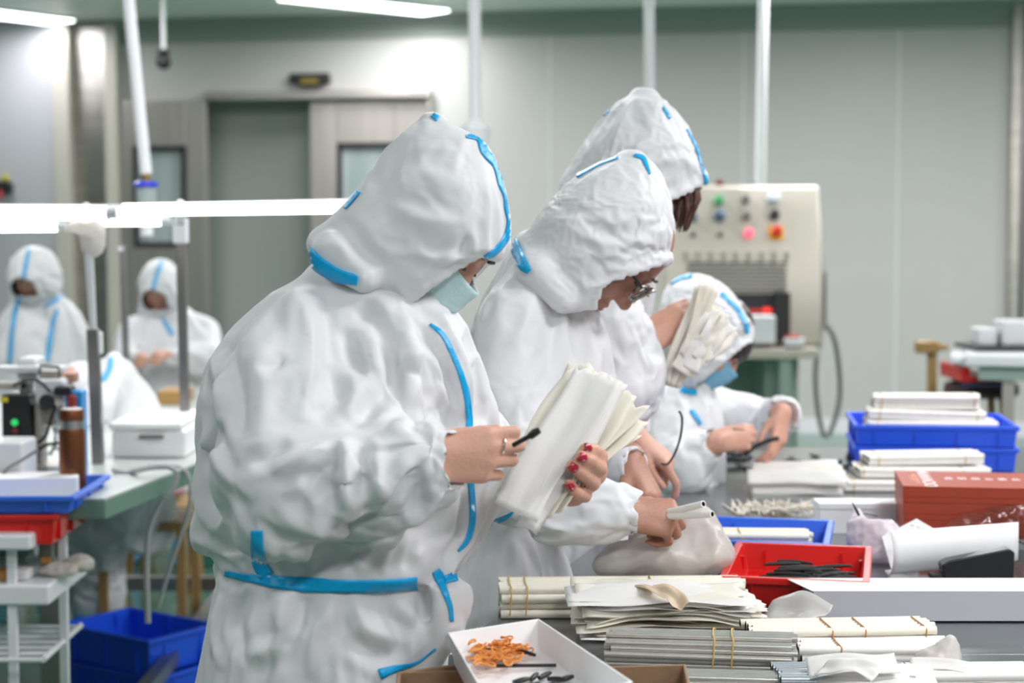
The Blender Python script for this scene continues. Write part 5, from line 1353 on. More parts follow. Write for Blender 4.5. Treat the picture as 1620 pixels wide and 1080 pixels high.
b.add(vs, fs); props(b.build('plastic_film', M['film'], None, smooth=True, thick=.0003, angle=False), 'crinkled clear plastic film leaning against the orange cartons', 'plastic film')
# long cream sleeve roll at the back
rng = random.Random(21)
for i in range(10):
    z = .020 + .0036 * i; c = T(1262 + rng.uniform(-6, 6), 775 + rng.uniform(-5, 6)); c.z = TZ + z; d = Vector((1, rng.uniform(-.10, .02), .01)).normalized() * rng.uniform(.10, .115)
    sheet('paper_sleeve', c - d, c + d, .085, (0, -.3, 1), M['sleeve_white'] if i % 2 else M['sleeve'], 'long cream paper sleeve in the roll left of the white tube bundles', 'paper sleeve', 'sleeves in the roll behind the scattered sticks', bow=.002, roll=-.022 + .0012 * i, seed=60 + i, wav=.0018)
# scattered thin sticks
rng = random.Random(23); src = None
for i in range(46):
    px = (1156 + 3.2 * i if i < 26 else 1215 + 80 * rng.random()); py = 801 + rng.uniform(-4, 5); a = rng.gauss(1.50, .10) if i < 26 else rng.uniform(.3, 2.6)
    c = T(px, py, .003 + (.0006 * rng.randint(0, 4) if i < 26 else .003 + .0008 * (i - 26)))
    if src is None: o = MB().tube([(-.075, 0, 0), (.075, 0, 0)], .0019, 6).build('thin_stick', mat('pale_stick', (.72, .68, .60), .5, noise_mix=((.50, .42, .34), 30, .7)), None, smooth=True); src = o
    else: o = src.copy(); COL.objects.link(o)
    o.location = c; o.rotation_euler = (0, rng.uniform(-.01, .01), a)
    props(o, 'thin pale stick in the loose scatter between sleeve roll and light blue bin', 'stick', 'thin sticks scattered on the table')
# white box behind the plastic bag
q0 = T(1297, 838); q1 = T(1440, 838); b = MB(); zq = PZ(1297, 786, TZ)
yq = 3.60; x0 = P(1297, 800, yq).x
e = empty('white_box', Vector((x0 + .1, yq + .06, TZ)), 'plain white box left of the orange cartons', 'box')
zq = P(1297, 796, yq).z
MB().box(x0, x0 + .19, yq, yq + .07, TZ, zq - .012).build('box_body', M['paper'], e, bevel=.001)
MB().box(x0 - .002, x0 + .192, yq - .002, yq + .072, zq - .012, zq).build('box_lid', M['paper'], e, bevel=.001)
# long white carton in the foreground right
yf = 2.775
pL = P(1285, 985, yf); zf = P(1285, 935, yf).z
e = empty('white_carton', Vector((pL.x + .25, yf + .03, TZ)), 'long white open carton lying across the right foreground', 'box')
z0 = TZ + .001
MB().box(pL.x, pL.x + .5, yf, yf + .0015, z0, zf).box(pL.x, pL.x + .5, yf, yf + .10, z0, z0 + .0015).box(pL.x, pL.x + .5, yf + .098, yf + .10, z0, zf).box(pL.x, pL.x + .0015, yf, yf + .10, z0, zf).build('box_body', mat('shaded_white_board', (.50, .51, .55), .5), e)  # body greyer than the lid: shade on the front put into the colour
fl = MB(); fl.add([Vector((pL.x, yf, zf)), Vector((pL.x + .5, yf, zf)), Vector((pL.x + .5, yf + .10, zf + .001)), Vector((pL.x - .028, yf + .10, zf + .001))], [(0, 1, 2, 3)]); fl.build('box_lid', M['paper'], e, thick=.001)
sheet('clear_bag', T(1195, 985, .004), T(1283, 985, .03), .10, (0, -.6, .7), mat('clear_bag_film', (.80, .80, .80), .25, translucent=.3, alpha=.75, noise_mix=((.72, .68, .64), 15, .7)), 'small translucent bag left of the long white carton', 'bag', bow=.016, roll=.006, seed=71, wav=.005)
# curled white sheet, stapler-like black block, printed sheets
b = MB(); vs = []; fs = []
A0, A1 = P(1404, 880, 3.15), P(1600, 838, 3.22)
for i in range(20):
    t = i / 19; c = A0.lerp(A1, t)
    for j in range(24):
        a = math.radians(-115 + 190 * j / 23); r = .040 - .004 * t
        vs.append(Vector((c.x + .012 * (1 - math.cos(a)) * (t - .2), c.y - .01 - r * math.cos(a), TZ + .046 + (c.z - A0.z) * .25 + r * math.sin(a) * 1.0)))
for i in range(19):
    for j in range(23): fs.append((i * 24 + j, (i + 1) * 24 + j, (i + 1) * 24 + j + 1, i * 24 + j + 1))
b.add(vs, fs); props(b.build('curled_paper', M['paper'], None, smooth=True, thick=.0006, angle=False), 'large curled sheet of white paper behind the black block', 'paper')
e = empty('black_stapler', T(1550, 925), 'black wedge-shaped block standing on the printed sheets', 'block')
yk = 3.05; b = MB(); prof = [(1494, 917), (1491, 893), (1502, 887), (1598, 868), (1606, 874), (1604, 916)]
pts = [P(x, y, yk) for x, y in prof]; n = len(pts); vs = pts + [p + Vector((0, .035, 0)) for p in pts]
b.add(vs, [tuple(range(n)), tuple(reversed(range(n, 2 * n)))] + [(i, n + i, n + (i + 1) % n, (i + 1) % n) for i in range(n)]); b.build('block_body', M['black'], e, bevel=.003)
MB().box(P(1474, 917, yk).x, P(1500, 917, yk).x, yk + .004, yk + .03, P(1480, 917, yk).z, P(1480, 909, yk).z).build('block_foot', M['blackm'], e, bevel=.002)
def printed(name, label, x0, x1, y0, y1, z, lines, rz=0.0, seed=2):
    e = empty(name, Vector(((x0 + x1) / 2, (y0 + y1) / 2, z)), label, 'paper', None, rz); hx, hy = (x1 - x0) / 2, (y1 - y0) / 2
    MB().box(-hx, hx, -hy, hy, 0, .0012).build('sheet', M['paper'], e, world=False)
    b = MB(); rng = random.Random(seed)
    for i in range(lines):
        y = hy - .012 - (2 * hy - .02) * i / lines; x = -hx + .008
        while x < hx - .012:
            w_ = rng.uniform(.002, .007); b.box(x, x + w_, y, y + .0022, .0012, .00135); x += w_ + .0016
    b.build('print', mat('grey_print', (.25, .25, .28), .6) if 'grey_print' not in MATS else MATS['grey_print'], e, world=False)
    return e
c = T(1450, 930)
printed('printed_sheet', 'printed sheet of paper lying under the black block', c.x - .05, c.x + .16, 2.96 + .11, 3.16, P(1450, 917, 3.1).z - .014, 9)
# pink and white plastic bag with a note
def crumpled_bag(name, label, parts_, m, lo, hi, cre, seed=1, h=.005, cat='bag'):
    fd = Field(lo, hi, h)
    for p in parts_: fd.ell(*p)
    v, f = fd.nets(); e_, _ = edges_of(f); v = relax(v, e_, 2); v = creased(v, f, cre); v[:, 2] = np.maximum(v[:, 2], TZ + .0005)
    return props(link(name, from_np(name, v, f), m), label, cat)
c = T(1395, 905); c.y = 3.28
M['pinkbag'] = mat('pink_tinted_bag', (.80, .78, .82), .3, bump=(18, .5), translucent=.3, noise_mix=((.80, .45, .56), 11, .45))
q = P(1385, 858, 3.30)
crumpled_bag('plastic_bag', 'crumpled plastic bag with pink print between red bin and orange cartons', [(q, (.045, .035, .045), None, .03), (P(1355, 845, 3.33), (.018, .02, .055), None, .03), (P(1420, 872, 3.28), (.045, .03, .032), None, .03)], M['pinkbag'], tuple(q - Vector((.12, .08, .12))), tuple(q + Vector((.14, .08, .10))), [(.04, .016, 3, (1, 1, 1)), (.015, .004, 4, (1, 1, 1))])
e = empty('paper_note', P(1450, 855, 3.22), 'white folded note with small handwriting, tucked into the plastic bag', 'note')
nb = [P(1395, 848, 3.235), P(1450, 820, 3.25), P(1498, 848, 3.235), P(1492, 885, 3.215), P(1410, 900, 3.20)]
b = MB(); b.add(nb, [(0, 4, 3, 2, 1)]); b.build('sheet', M['paper'], e, thick=.0005)
ink = mat('dark_ink', (.08, .08, .10), .6)
b = MB()
for i in range(9):
    if i in (2, 5): continue
    a = P(1441 + 3.2 * i, 829 + 1.0 * i, 3.235); b.tube([a, a + Vector((.0014, 0, -.002)), a + Vector((.0004, 0, -.0035))], .0004, 5)
b.tube([P(1426, 862, 3.212), P(1428, 849, 3.216), P(1440, 847, 3.216), P(1480, 849, 3.216)], .0003, 5)
for i in range(5): b.tube([P(1437 + 4 * i, 857, 3.212), P(1437 + 4 * i, 864, 3.210)], .0003, 5)
b.build('handwriting', ink, e)
stick('black_pen_tip', 'thin black pointed stick poking up out of the plastic bag', 'stick', P(1359, 815, 3.27), P(1348, 794, 3.27), .0022, M['black'], None, .0006)
stick('black_wire', 'short black wire curling over the plastic bag', 'wire', P(1366, 812, 3.26), P(1388, 816, 3.26), .0009, M['black'])
# pile of black scraps on the far part of the table
rng = random.Random(31); src = None
for i in range(22):
    px = rng.uniform(1140, 1345); py = rng.uniform(716, 742); c = T(px, py, .004)
    if src is None: o = MB().box(-.022, .022, -.007, .007, -.003, .004).tube([(-.03, 0, .002), (.035, .004, .004)], .003, 6).build('black_scrap', M['blackm'], None, bevel=.001); src = o
    else: o = src.copy(); COL.objects.link(o)
    o.location = c; o.rotation_euler = (0, 0, rng.uniform(0, 3)); s_ = rng.uniform(.6, 1.3); o.scale = (s_, s_, s_)
    props(o, 'black cut-off piece lying at the far end of the table', 'scrap', 'black scraps at the far end of the table')
# milky bag under the second worker's hands
q = P(1045, 868, 2.99)
crumpled_bag('plastic_bag', 'milky plastic bag full of tubes under the second worker\'s hands', [(P(1050, 880, 2.99), (.110, .045, .034), None, .02), (P(1108, 840, 3.02), (.044, .03, .045), None, .03), (P(1122, 876, 3.0), (.036, .04, .040), None, .02), (P(975, 893, 2.97), (.040, .04, .026), None, .02), (P(1050, 842, 3.04), (.07, .02, .040), None, .03)], M['milky'], tuple(q - Vector((.16, .10, .10))), tuple(q + Vector((.16, .12, .12))), [(.05, .020, 8, (1.6, 1, 1.5)), (.022, .005, 4, (1, 1, 1))])
e = empty('metal_strip', T(1020, 935), 'slotted grey metal strip on the table below the milky bag', 'strip')
yy = 2.93; b = MB(); xa_, xb_ = P(886, 920, yy).x, P(1140, 920, yy).x; b.box(xa_, xb_, yy, yy + .03, TZ + .0005, TZ + .012); b.build('strip_body', M['alu'], e, bevel=.001)
for i in range(4): boxes('slot', M['rubber'], [(xa_ + .02 + .06 * i, xa_ + .065 + .06 * i, yy + .003, yy + .008, TZ + .0118, TZ + .0130)], e)

# ------------------------------------------------------------------ what the workers hold
# pen of the front worker
e = empty('pen', P(835, 688, 2.06), 'black pen held in the front worker\'s right hand', 'pen')
a, b_ = P(812, 704, 2.075), P(846, 685, 2.060); MB().tube([a, a.lerp(b_, .7), b_], [.0030, .0030, .0028], 10).build('pen_barrel', M['black'], e, smooth=True)
MB().tube([P(838, 690, 2.060), P(846, 684, 2.058), P(854, 680, 2.057)], [.0044, .0050, .0036], 10).build('pen_cap', M['black'], e, smooth=True)
# ring on the front worker's right hand (worn, so part of the person)
hit_ = bvh_of(p1[3]).ray_cast(EYE, ray(797, 707).normalized())[0]; rc = (hit_ if hit_ is not None else P(797, 707, 2.062)) + Vector((0, .0085, 0)); b = MB(); pts = [rc + Vector((.0028 * math.sin(t) * .6, 0, 0)) + Vector((0, math.cos(t) * .0100, math.sin(t) * .0100)) for t in [2 * math.pi * i / 24 for i in range(25)]]
b.tube(pts, .0016, 8, caps=False); b.build('ring', M['gold'], p1[0], smooth=True)
# the sheaf of sleeves
lab = 'cream sleeve fanned out behind the frontmost one in the front worker\'s hands'; grp = 'paper sleeves held by the front worker'
held = [((817, 812), (945, 592), 2.192, 74, 80), ((808, 790), (925, 598), 2.205, 60, 70), ((836, 838), (965, 600), 2.200, 36, 70), ((850, 812), (975, 612), 2.212, 58, 84), ((862, 800), (985, 626), 2.222, 54, 88),
        ((868, 796), (986, 648), 2.232, 50, 90), ((838, 800), (955, 590), 2.238, 70, 80), ((870, 780), (978, 668), 2.242, 46, 84), ((812, 800), (930, 585), 2.248, 62, 66)]
for i, (a, b_, yd, w0, w1) in enumerate(held):
    w_ = w0 * S(2.2)
    sheet('paper_sleeve', P(a[0], a[1], yd - .035), P(b_[0], b_[1], yd + .075), w_, (-.25, -1, .12), M['sleeve'] if i not in (0, 2) else M['sleeve_white'], 'widest and frontmost white sleeve of the sheaf in the front worker\'s hands' if i == 0 else lab, 'paper sleeve', grp, bow=.006, roll=(.004, .006, -.008, .010, .012, .004, -.004, .010, -.006)[i], seed=80 + i, wav=.0022, tip=w1 / w0, ragged=.004)
# two tubes of the second worker
b = MB(); b.tube([P(1030, 812, 2.93), P(1113, 797, 2.86)], .0062, 12, hollow=.66)
def held_tube(a, b_, label):
    o = MB().tube([a, b_], .0058, 14, hollow=.70).build('paper_tube', M['white_tube'], None, smooth=True); o.data.materials.append(M['bore'])
    ax = (b_ - a).normalized()
    for p in o.data.polygons:
        c = Vector(p.center); t = (c - a).dot(ax); rad = ((c - a) - ax * t).length
        if rad < .0046: p.material_index = 1
    return props(o, label, 'tube', 'tubes in the second worker\'s hands')
held_tube(P(1050, 812, 2.925), P(1113, 797, 2.86), 'upper of the two white tubes in the second worker\'s hands')
held_tube(P(1050, 817, 2.92), P(1127, 813, 2.85), 'lower of the two white tubes in the second worker\'s hands')
# bundle lifted by the tallest worker
for i in range(11):
    t = i / 10
    a = P(1052 + 20 * t, 604 + 8 * math.sin(t * 3), 3.46 + .02 * (t - .5)); b_ = P(1105 + 24 * t, 450 + 12 * abs(t - .5), 3.50 + .02 * math.sin(9 * t))
    sheet('paper_strip', a, b_, .016, (-.6 + 1.2 * t, -1, 0), M['sleeve'], 'narrow cream paper strip in the bundle lifted by the tallest worker', 'paper strip', 'paper strips lifted by the tallest worker', bow=.004, roll=.003, seed=100 + i, wav=.0014, nv=6)
for i in range(5):
    sheet('paper_sleeve', P(1080 + 6 * i, 590 - 8 * i, 3.45 + .004 * i), P(1125 + 8 * i, 478 + 9 * i, 3.51), .055, (.2, -1, 0), M['sleeve_white'] if i % 2 else M['sleeve'], 'loose cream sleeve fanning out beside the tallest worker\'s paper strips', 'paper sleeve', 'sleeves fanning out by the seated worker\'s hood', bow=.006, roll=.006, seed=120 + i)
# hooked black wire of the tallest worker, dark strip of the seated worker
pts = [P(x, y, 3.36) for x, y, *_ in spline([(1074, 650), (1079, 660), (1077, 688), (1068, 716), (1056, 734), (1046, 733)], 4)]
props(MB().tube(pts, .0022, 8).build('black_wire', M['black'], None, smooth=True), 'curved black wire held in the tallest worker\'s lower hand', 'wire')
pts = [P(x, y, 4.22) for x, y, *_ in spline([(1178, 720), (1195, 706), (1215, 697), (1232, 693)], 4)]
props(MB().tube(pts, .0055, 8).build('black_strip', M['blackm'], None, smooth=True), 'black strip held down by the seated worker\'s far hand', 'strip')
props(MB().tube([P(1160, 678, 4.14), P(1178, 680, 4.12)], [.0028, .0014], 8).build('small_stick', M['wood'], None, smooth=True), 'short wooden stick between the seated worker\'s fingers', 'stick')
# ------------------------------------------------------------------ control cabinet against the back wall
def cabinet():
    Yc = 9.3; s = S(Yc); px = lambda x, y, d=0: P(x, y, Yc + d)
    x0, x1, x2 = px(1052, 400).x, px(1258, 400).x, px(1304, 400).x
    zt, zb_ = px(1150, 292).z, px(1150, 548).z; dep = .55; sl = .16
    e = empty('control_cabinet', Vector(((x0 + x2) / 2, Yc + .3, 0)), 'steel control cabinet with indicator lamps and buttons behind the far worker', 'cabinet')
    b = MB(); ym = Yc
    zmid = px(1150, 408).z
    vs = [Vector((x0, ym + sl, zt)), Vector((x2, ym + sl, zt)), Vector((x2, ym, zmid)), Vector((x0, ym, zmid)), Vector((x0, ym, zb_)), Vector((x2, ym, zb_)), Vector((x0, ym + dep, zt)), Vector((x2, ym + dep, zt)), Vector((x0, ym + dep, zb_)), Vector((x2, ym + dep, zb_))]
    b.add(vs, [(3, 2, 1, 0), (4, 5, 2, 3), (0, 1, 7, 6), (6, 7, 9, 8), (8, 9, 5, 4), (0, 6, 8, 4, 3), (1, 2, 5, 9, 7)])
    b.build('cabinet_body', M['steel_c'], e, bevel=.02)
    def onface(x, y):
        z = px(x, y).z; t = max(0, (z - zmid) / (zt - zmid)); return Vector((px(x, y).x, ym + sl * t, z))
    nrm = Vector((0, -(zt - zmid), sl)).normalized()
    def knob(x, y, r, m, h=.03, name='push_button', base=None):
        p = onface(x, y)
        if base: MB().tube([p, p + nrm * .008], base[0], 4 if base[2] else 16).build('button_plate', base[1], e)
        return MB().tube([p, p + nrm * h, p + nrm * (h + .006)], [r, r, r * .75], 18).build(name, m, e, smooth=True)
    L = lambda n, c, em=None, r=.35: mat(n, c, r, emit=em)
    grey = L('grey_button', (.16, .15, .14)); navy = L('navy_button', (.05, .09, .15))
    knob(1141, 318, .026, L('green_lamp', (.05, .32, .12)), name='green_lamp')
    knob(1184, 316, .020, grey); knob(1229, 313, .032, L('gauge_face', (.62, .68, .76)), name='gauge')
    knob(1098, 345, .024, navy); knob(1141, 343, .030, navy); knob(1184, 343, .022, grey); knob(1229, 341, .026, L('black_knob', (.02, .015, .02)), name='selector_knob')
    knob(1098, 372, .014, grey); knob(1141, 372, .014, grey); knob(1186, 371, .026, L('pink_lamp', (.70, .10, .16), ((1, .15, .2), .6)), name='pink_lamp')
    knob(1230, 369, .028, L('red_stop', (.50, .02, .01)), h=.045, name='emergency_stop', base=(.055, L('yellow_plate', (.80, .38, .03)), True))
    for i in range(9):
        p = onface(1085 + 20 * i, 402); MB().box(p.x - .010, p.x + .010, ym - .02, ym + .02, p.z - .03, p.z + .02).build('toggle_switch', M['steel_c2'], e, bevel=.004)
    z_a, z_b = px(0, 420).z, px(0, 456).z; xa_, xb_ = px(1090, 0).x, px(1248, 0).x
    lou = MB()
    for i in range(7):
        z = z_b + (z_a - z_b) * i / 6; lou.box(xa_, xb_, ym - .012, ym + .01, z - .008, z + .006)
    lou.build('vent_louvres', M['steel_c2'], e, bevel=.002)
    MB().box(xa_, xb_, ym - .004, ym + .01, z_b - .02, z_a + .02).build('vent_backing', M['rubber_c'], e)
    p = px(1138, 463); MB().box(p.x - .04, p.x + .04, ym - .02, ym, p.z - .015, p.z + .015).build('label_plate', M['white_paint'], e)
    # red-lit shelf opening
    xa_, xb_ = px(1118, 0).x, px(1250, 0).x; z_a, z_b = px(0, 464).z, px(0, 498).z
    MB().box(xa_, xb_ - .0, ym - .006, ym + .02, z_b, z_a).build('display_recess', M['rubber'], e)
    MB().box(px(1228, 0).x, px(1253, 0).x, ym - .05, ym + .02, px(0, 540).z, px(0, 462).z).build('black_side_post', M['rubber'], e, bevel=.005)
    MB().box(px(1140, 0).x, px(1226, 0).x, ym - .010, ym, px(0, 494).z, px(0, 489).z).build('display', L('red_display', (.30, .01, .01), ((1, .03, .02), .35)), e)
    p = px(1213, 490); MB().box(p.x - .02, p.x + .02, ym - .013, ym, p.z - .014, p.z + .012).build('display_lamp', L('red_lit', (.6, .02, .02), ((1, .05, .03), 1.0)), e)
    MB().box(px(1150, 0).x, px(1225, 0).x, ym - .16, ym + .01, px(0, 541).z, px(0, 497).z).build('white_drawer', M['white_c'], e, bevel=.01)
    # lower shelf and legs
    zs_ = px(0, 548).z
    MB().box(x0, x2 - .05, ym - .20, ym + dep, zs_ - .05, zs_).build('shelf_plate', M['steel_c'], e, bevel=.004)
    for x in (px(1070, 0).x, px(1240, 0).x):
        for dy in (-.15, dep - .04): MB().box(x - .03, x + .03, ym + dy - .03, ym + dy + .03, 0, zs_ - .05).build('leg', M['green_c'], e)
    MB().box(px(1215, 0).x, px(1268, 0).x, ym - .02, ym + dep - .05, .02, zs_ - .05).build('side_panel', M['green_c'], e, bevel=.004)
    MB().box(x0, px(1215, 0).x, ym + dep - .08, ym + dep - .05, .02, zs_ - .05).build('back_panel', M['green_c'], e)
    # top lamp and side cable
    p = Vector((px(1146, 290).x, ym + sl + .05, zt)); MB().ball(p + Vector((0, 0, .012)), .026, 8).build('dark_red_lamp', L('dark_red_glass', (.12, .01, .02)), e, smooth=True)
    pts = [P(x, y, Yc + .25) for x, y, *_ in spline([(1304, 512), (1298, 530), (1290, 590), (1294, 650), (1305, 690), (1318, 672), (1329, 620), (1322, 545), (1308, 514)], 6)]
    MB().tube(pts, .013, 10).build('cable', M['alu'], e, smooth=True)
    MB().tube([P(1304, 512, Yc + .25), P(1304, 430, Yc + .25)], .012, 10).build('cable', M['alu'], e, smooth=True)
    pt = P(1256, 532, Yc - .15)
    q = empty('small_box', pt, 'small white and red box standing on the cabinet shelf edge', 'box')
    zt2 = zs_
    MB().box(pt.x - .05, pt.x + .05, pt.y - .03, pt.y + .03, zs_ + .012, zs_ + .055).build('box_body', M['white_c'], q, bevel=.008)
    MB().box(pt.x - .04, pt.x + .03, pt.y - .025, pt.y + .025, zs_ + .055, zs_ + .068).build('red_lid', M['red'], q, bevel=.004)
    MB().box(pt.x - .048, pt.x + .048, pt.y - .028, pt.y + .028, zs_ + .0, zs_ + .012).build('dark_base', M['rubber'], q)
M['steel_c'] = mat('cabinet_steel', (.52, .48, .42), .42, metal=.55, noise_mix=((.50, .47, .41), 4, .8), bump=(20, .05))
M['steel_c2'] = mat('cabinet_fittings', (.46, .43, .38), .4, metal=.5)
M['rubber_c'] = mat('dark_grey_gap', (.16, .15, .135), .6)
M['white_c'] = mat('cool_white_plastic', (.66, .68, .70), .4)
M['green_c'] = mat('pale_green_paint', (.25, .32, .29), .5)
cabinet()
# stool seen behind, and the table at the right wall
e = empty('wooden_stool', P(1472, 700, 7.4), 'wooden stand with a round top between cabinet and right-hand table', 'stand')
c = P(1470, 545, 7.4); b = MB()
b.lathe([(.045, -.035), (.052, -.03), (.052, .012), (.045, .016)], c + Vector((-.01, 0, 0)), 20); b.build('stand_top', M['wood'], e, smooth=True)
MB().box(c.x - .01, c.x + .075, c.y - .03, c.y + .03, c.z - .022, c.z + .002).build('top_rail', M['wood'], e, bevel=.006)
MB().tube([c + Vector((.012, 0, -.02)), Vector((c.x + .022, c.y, .02))], [.020, .028], 12).build('post', M['wood'], e, smooth=True)
MB().box(c.x - .13, c.x + .17, c.y - .03, c.y + .03, 0, .03).box(c.x - .01, c.x + .05, c.y - .15, c.y + .15, 0, .03).build('foot', M['wood'], e, bevel=.005)
Yt = 6.6; a = P(1515, 580, Yt); zt_ = a.z
e = ST = empty('side_table', Vector((P(1535, 0, Yt).x, Yt, 0)), 'pale table at the right edge with a red bin under its top', 'table')
MB().box(P(1535, 0, Yt).x, a.x + 1.2, Yt, Yt + .7, zt_ + .0, zt_ + .045).build('table_top', M['white_c'], e, bevel=.01)
MB().box(P(1512, 0, Yt).x, P(1540, 0, Yt).x, Yt + .05, Yt + .4, zt_ + .005, zt_ + .035).build('end_leaf', M['white_c'], e, bevel=.008)
MB().box(P(1557, 0, Yt).x, a.x + 1.15, Yt + .02, Yt + .05, P(0, 601, Yt).z, zt_).build('apron', M['green_c'], e)
for x in (P(1604, 0, Yt).x, a.x + 1.1):
    for y in (Yt + .05, Yt + .62): MB().box(x - .022, x + .022, y - .02, y + .02, 0, zt_).build('leg', M['steel_c2'], e)
zr1 = P(0, 610, Yt).z
sh = MB().box(P(1530, 0, Yt).x, P(1614, 0, Yt).x, Yt + .06, Yt + .5, P(0, 613, Yt).z, P(0, 608, Yt).z).build('shelf', mat('navy_shelf', (.02, .03, .08), .5), e)
xr0, xr1 = P(1531, 0, Yt + .05).x, P(1608, 0, Yt + .05).x
zr0 = P(0, 608, Yt).z
e2 = empty('red_bin', Vector(((xr0 + xr1) / 2, Yt + .2, zr0)), 'red bin with one raised end on the shelf under the pale side table', 'bin')
MB().box(xr0, xr1, Yt + .06, Yt + .4, zr0 + .001, P(0, 598, Yt).z).box(xr0, P(1553, 0, Yt).x, Yt + .06, Yt + .4, P(0, 599, Yt).z, P(0, 583, Yt).z).build('bin_body', M['red'], e2, bevel=.008)
ST.rotation_euler = (0, 0, -.26)
c = P(1575, 622, Yt); e3 = empty('stool', Vector((c.x, Yt + .3, 0)), 'dark padded stool under the pale side table', 'stool')
b = MB(); b.lathe([(.13, -.03), (.145, -.015), (.14, .02), (.11, .03)], Vector((c.x + .02, Yt + .28, P(0, 625, Yt).z)), 24); b.build('seat', mat('dark_maroon_vinyl', (.06, .025, .025), .45), e3, smooth=True)
for dx, dy in ((-.10, -.1), (.10, -.1), (-.1, .1), (.1, .1)): MB().tube([Vector((c.x + dx * .8, Yt + .28 + dy * .8, P(0, 632, Yt).z)), Vector((c.x + dx * 1.3, Yt + .28 + dy * 1.3, 0.0))], .016, 8).build('leg', M['wood'], e3, smooth=True)
x = P(1608, 0, Yt).x; e4 = empty('desk_machine', Vector((x + .03, Yt + .3, zt_ + .045)), 'black-footed machine with white housings on the pale side table', 'machine')
MB().box(x - .085, x + .3, Yt + .16, Yt + .5, zt_ + .046, zt_ + .062).build('machine_foot', M['rubber'], e4, bevel=.004)
MB().box(x - .05, x + .02, Yt + .25, Yt + .4, zt_ + .062, zt_ + .13).box(x + .04, x + .2, Yt + .25, Yt + .4, zt_ + .062, zt_ + .16).build('machine_housing', M['white_c'], e4, bevel=.01)

# ------------------------------------------------------------------ the bench on the left with its light frames
bz = .78
poly = [(-2.75, 4.08), (-.945, 4.08), (-.55, 6.5), (-2.75, 6.5)]
e = empty('work_bench', Vector((-1.6, 4.5, 0)), 'green-edged work bench on the left carrying machines and light frames', 'bench')
n = 4; vs = [Vector((x, y, bz - .004)) for x, y in poly] + [Vector((x, y, bz)) for x, y in poly]
M['bench'] = mat('grey_bench_mat', (.50, .54, .52), .35, noise_mix=((.44, .48, .46), 6, .6)); M['bench_edge'] = mat('green_bench_edge', (.14, .25, .20), .45)
b = MB(); b.add(vs, [(3, 2, 1, 0), (4, 5, 6, 7)] + [(i, (i + 1) % n, n + (i + 1) % n, n + i) for i in range(n)]); b.build('bench_top', M['bench'], e)
vs = [Vector((x, y, bz - .05)) for x, y in poly] + [Vector((x, y, bz - .004)) for x, y in poly]
b = MB(); b.add(vs, [(3, 2, 1, 0), (4, 5, 6, 7)] + [(i, (i + 1) % n, n + (i + 1) % n, n + i) for i in range(n)]); b.build('bench_edge', M['bench_edge'], e, bevel=.004)
for x, y in ((-1.14, 4.34), (-.62, 6.35), (-2.6, 4.2), (-2.6, 6.35)): MB().box(x - .025, x + .025, y - .025, y + .025, 0, bz - .05).build('leg', M['alu'], e)
MB().box(-1.02, -.98, 4.2, 6.35, .13, .17, Matrix.Translation((0, 0, 0))).build('foot_rail', M['alu'], e)
MB().box(-2.6, -.64, 6.33, 6.37, .10, .15).build('foot_rail', M['alu'], e)
def post(x, ytop, ybot, Y, w_, label, head=None):
    a = P(x[0], ytop, Y); b_ = P(x[1], ybot, Y); e = empty('light_frame_post', Vector((b_.x, Y, bz)), label, 'post')
    MB().box(-w_ / 2, w_ / 2, -w_ / 2, w_ / 2, 0, 1, Matrix(((1, 0, a.x - b_.x, b_.x), (0, 1, 0, Y), (0, 0, a.z - bz, bz), (0, 0, 0, 1)))).build('post_profile', M['alu'], e, bevel=.003)
    if head: MB().box(a.x - .02, a.x + .02, Y - .02, Y + .02, a.z - head, a.z + .01).build('white_bracket', M['white_paint'], e, bevel=.004)
    return e, a
post((147, 156), 520, 760, 4.7, .030, 'dark aluminium post on the bench left of the worker, carrying a white bracket')
e_, a_ = post((286, 294), 375, 722, 5.1, .026, 'dark aluminium post on the bench nearest to the masked worker\'s back', .0)
MB().box(a_.x - .020, a_.x + .020, 5.08, 5.12, P(0, 385, 5.1).z, P(0, 345, 5.1).z).build('white_bracket', M['white_paint'], e_, bevel=.004)
a = P(138, 358, 4.7); b_ = P(149, 548, 4.7); e_ = empty('bracket_arm', b_, 'white slanted support above the left aluminium post', 'bracket')
b = MB(); b.tube([a, b_], [.014, .009], 8); b.build('support_rod', M['white_c'], e_, smooth=True)
fd = Field(tuple(a + Vector((-.1, -.05, -.12))), tuple(a + Vector((.12, .06, .06))), .008); fd.ell(a + Vector((0, 0, -.0)), (.05, .03, .022)); fd.ell(a + Vector((.015, 0, -.04)), (.032, .025, .045)); v, f = fd.nets(); v = creased(v, f, [(.03, .012, 2, (1, 1, 1))])
link('clear_tape_wrap', from_np('w', v, f), M['milky'], e_)
MB().box(b_.x - .012, b_.x + .02, 4.69, 4.72, P(0, 560, 4.7).z, P(0, 525, 4.7).z).build('white_clip', M['white_paint'], e_, bevel=.003)
post((194, 201), 388, 600, 6.2, .022, 'thin grey post between the two seated background workers')
MB().ball(P(192, 394, 6.2), .014, 6).build('post_knob', M['white_paint'], bpy.data.objects['light_frame_post.002'], smooth=True)
def led_tube(a, b_, r, label, watts):
    mid = (a + b_) / 2; e = empty('light_tube', mid, label, 'tube light'); ax = (b_ - a).normalized()
    MB().tube([a, b_], r, 14).build('lit_tube', M['tube_led'], e, smooth=True)
    for p, d in ((a, -ax), (b_, ax)): MB().tube([p, p + d * .03], r * .9, 12).build('end_cap', M['white_c'], e, smooth=True)
    return e
led_tube(P(-40, 336, 4.7), P(168, 337, 4.7), .0185, 'lit tube at the upper left, ending left of the slanted bracket', 6)
led_tube(P(195, 332, 4.75), P(560, 327, 4.75), .0160, 'longest lit tube, running behind the masked worker\'s hood', 10)
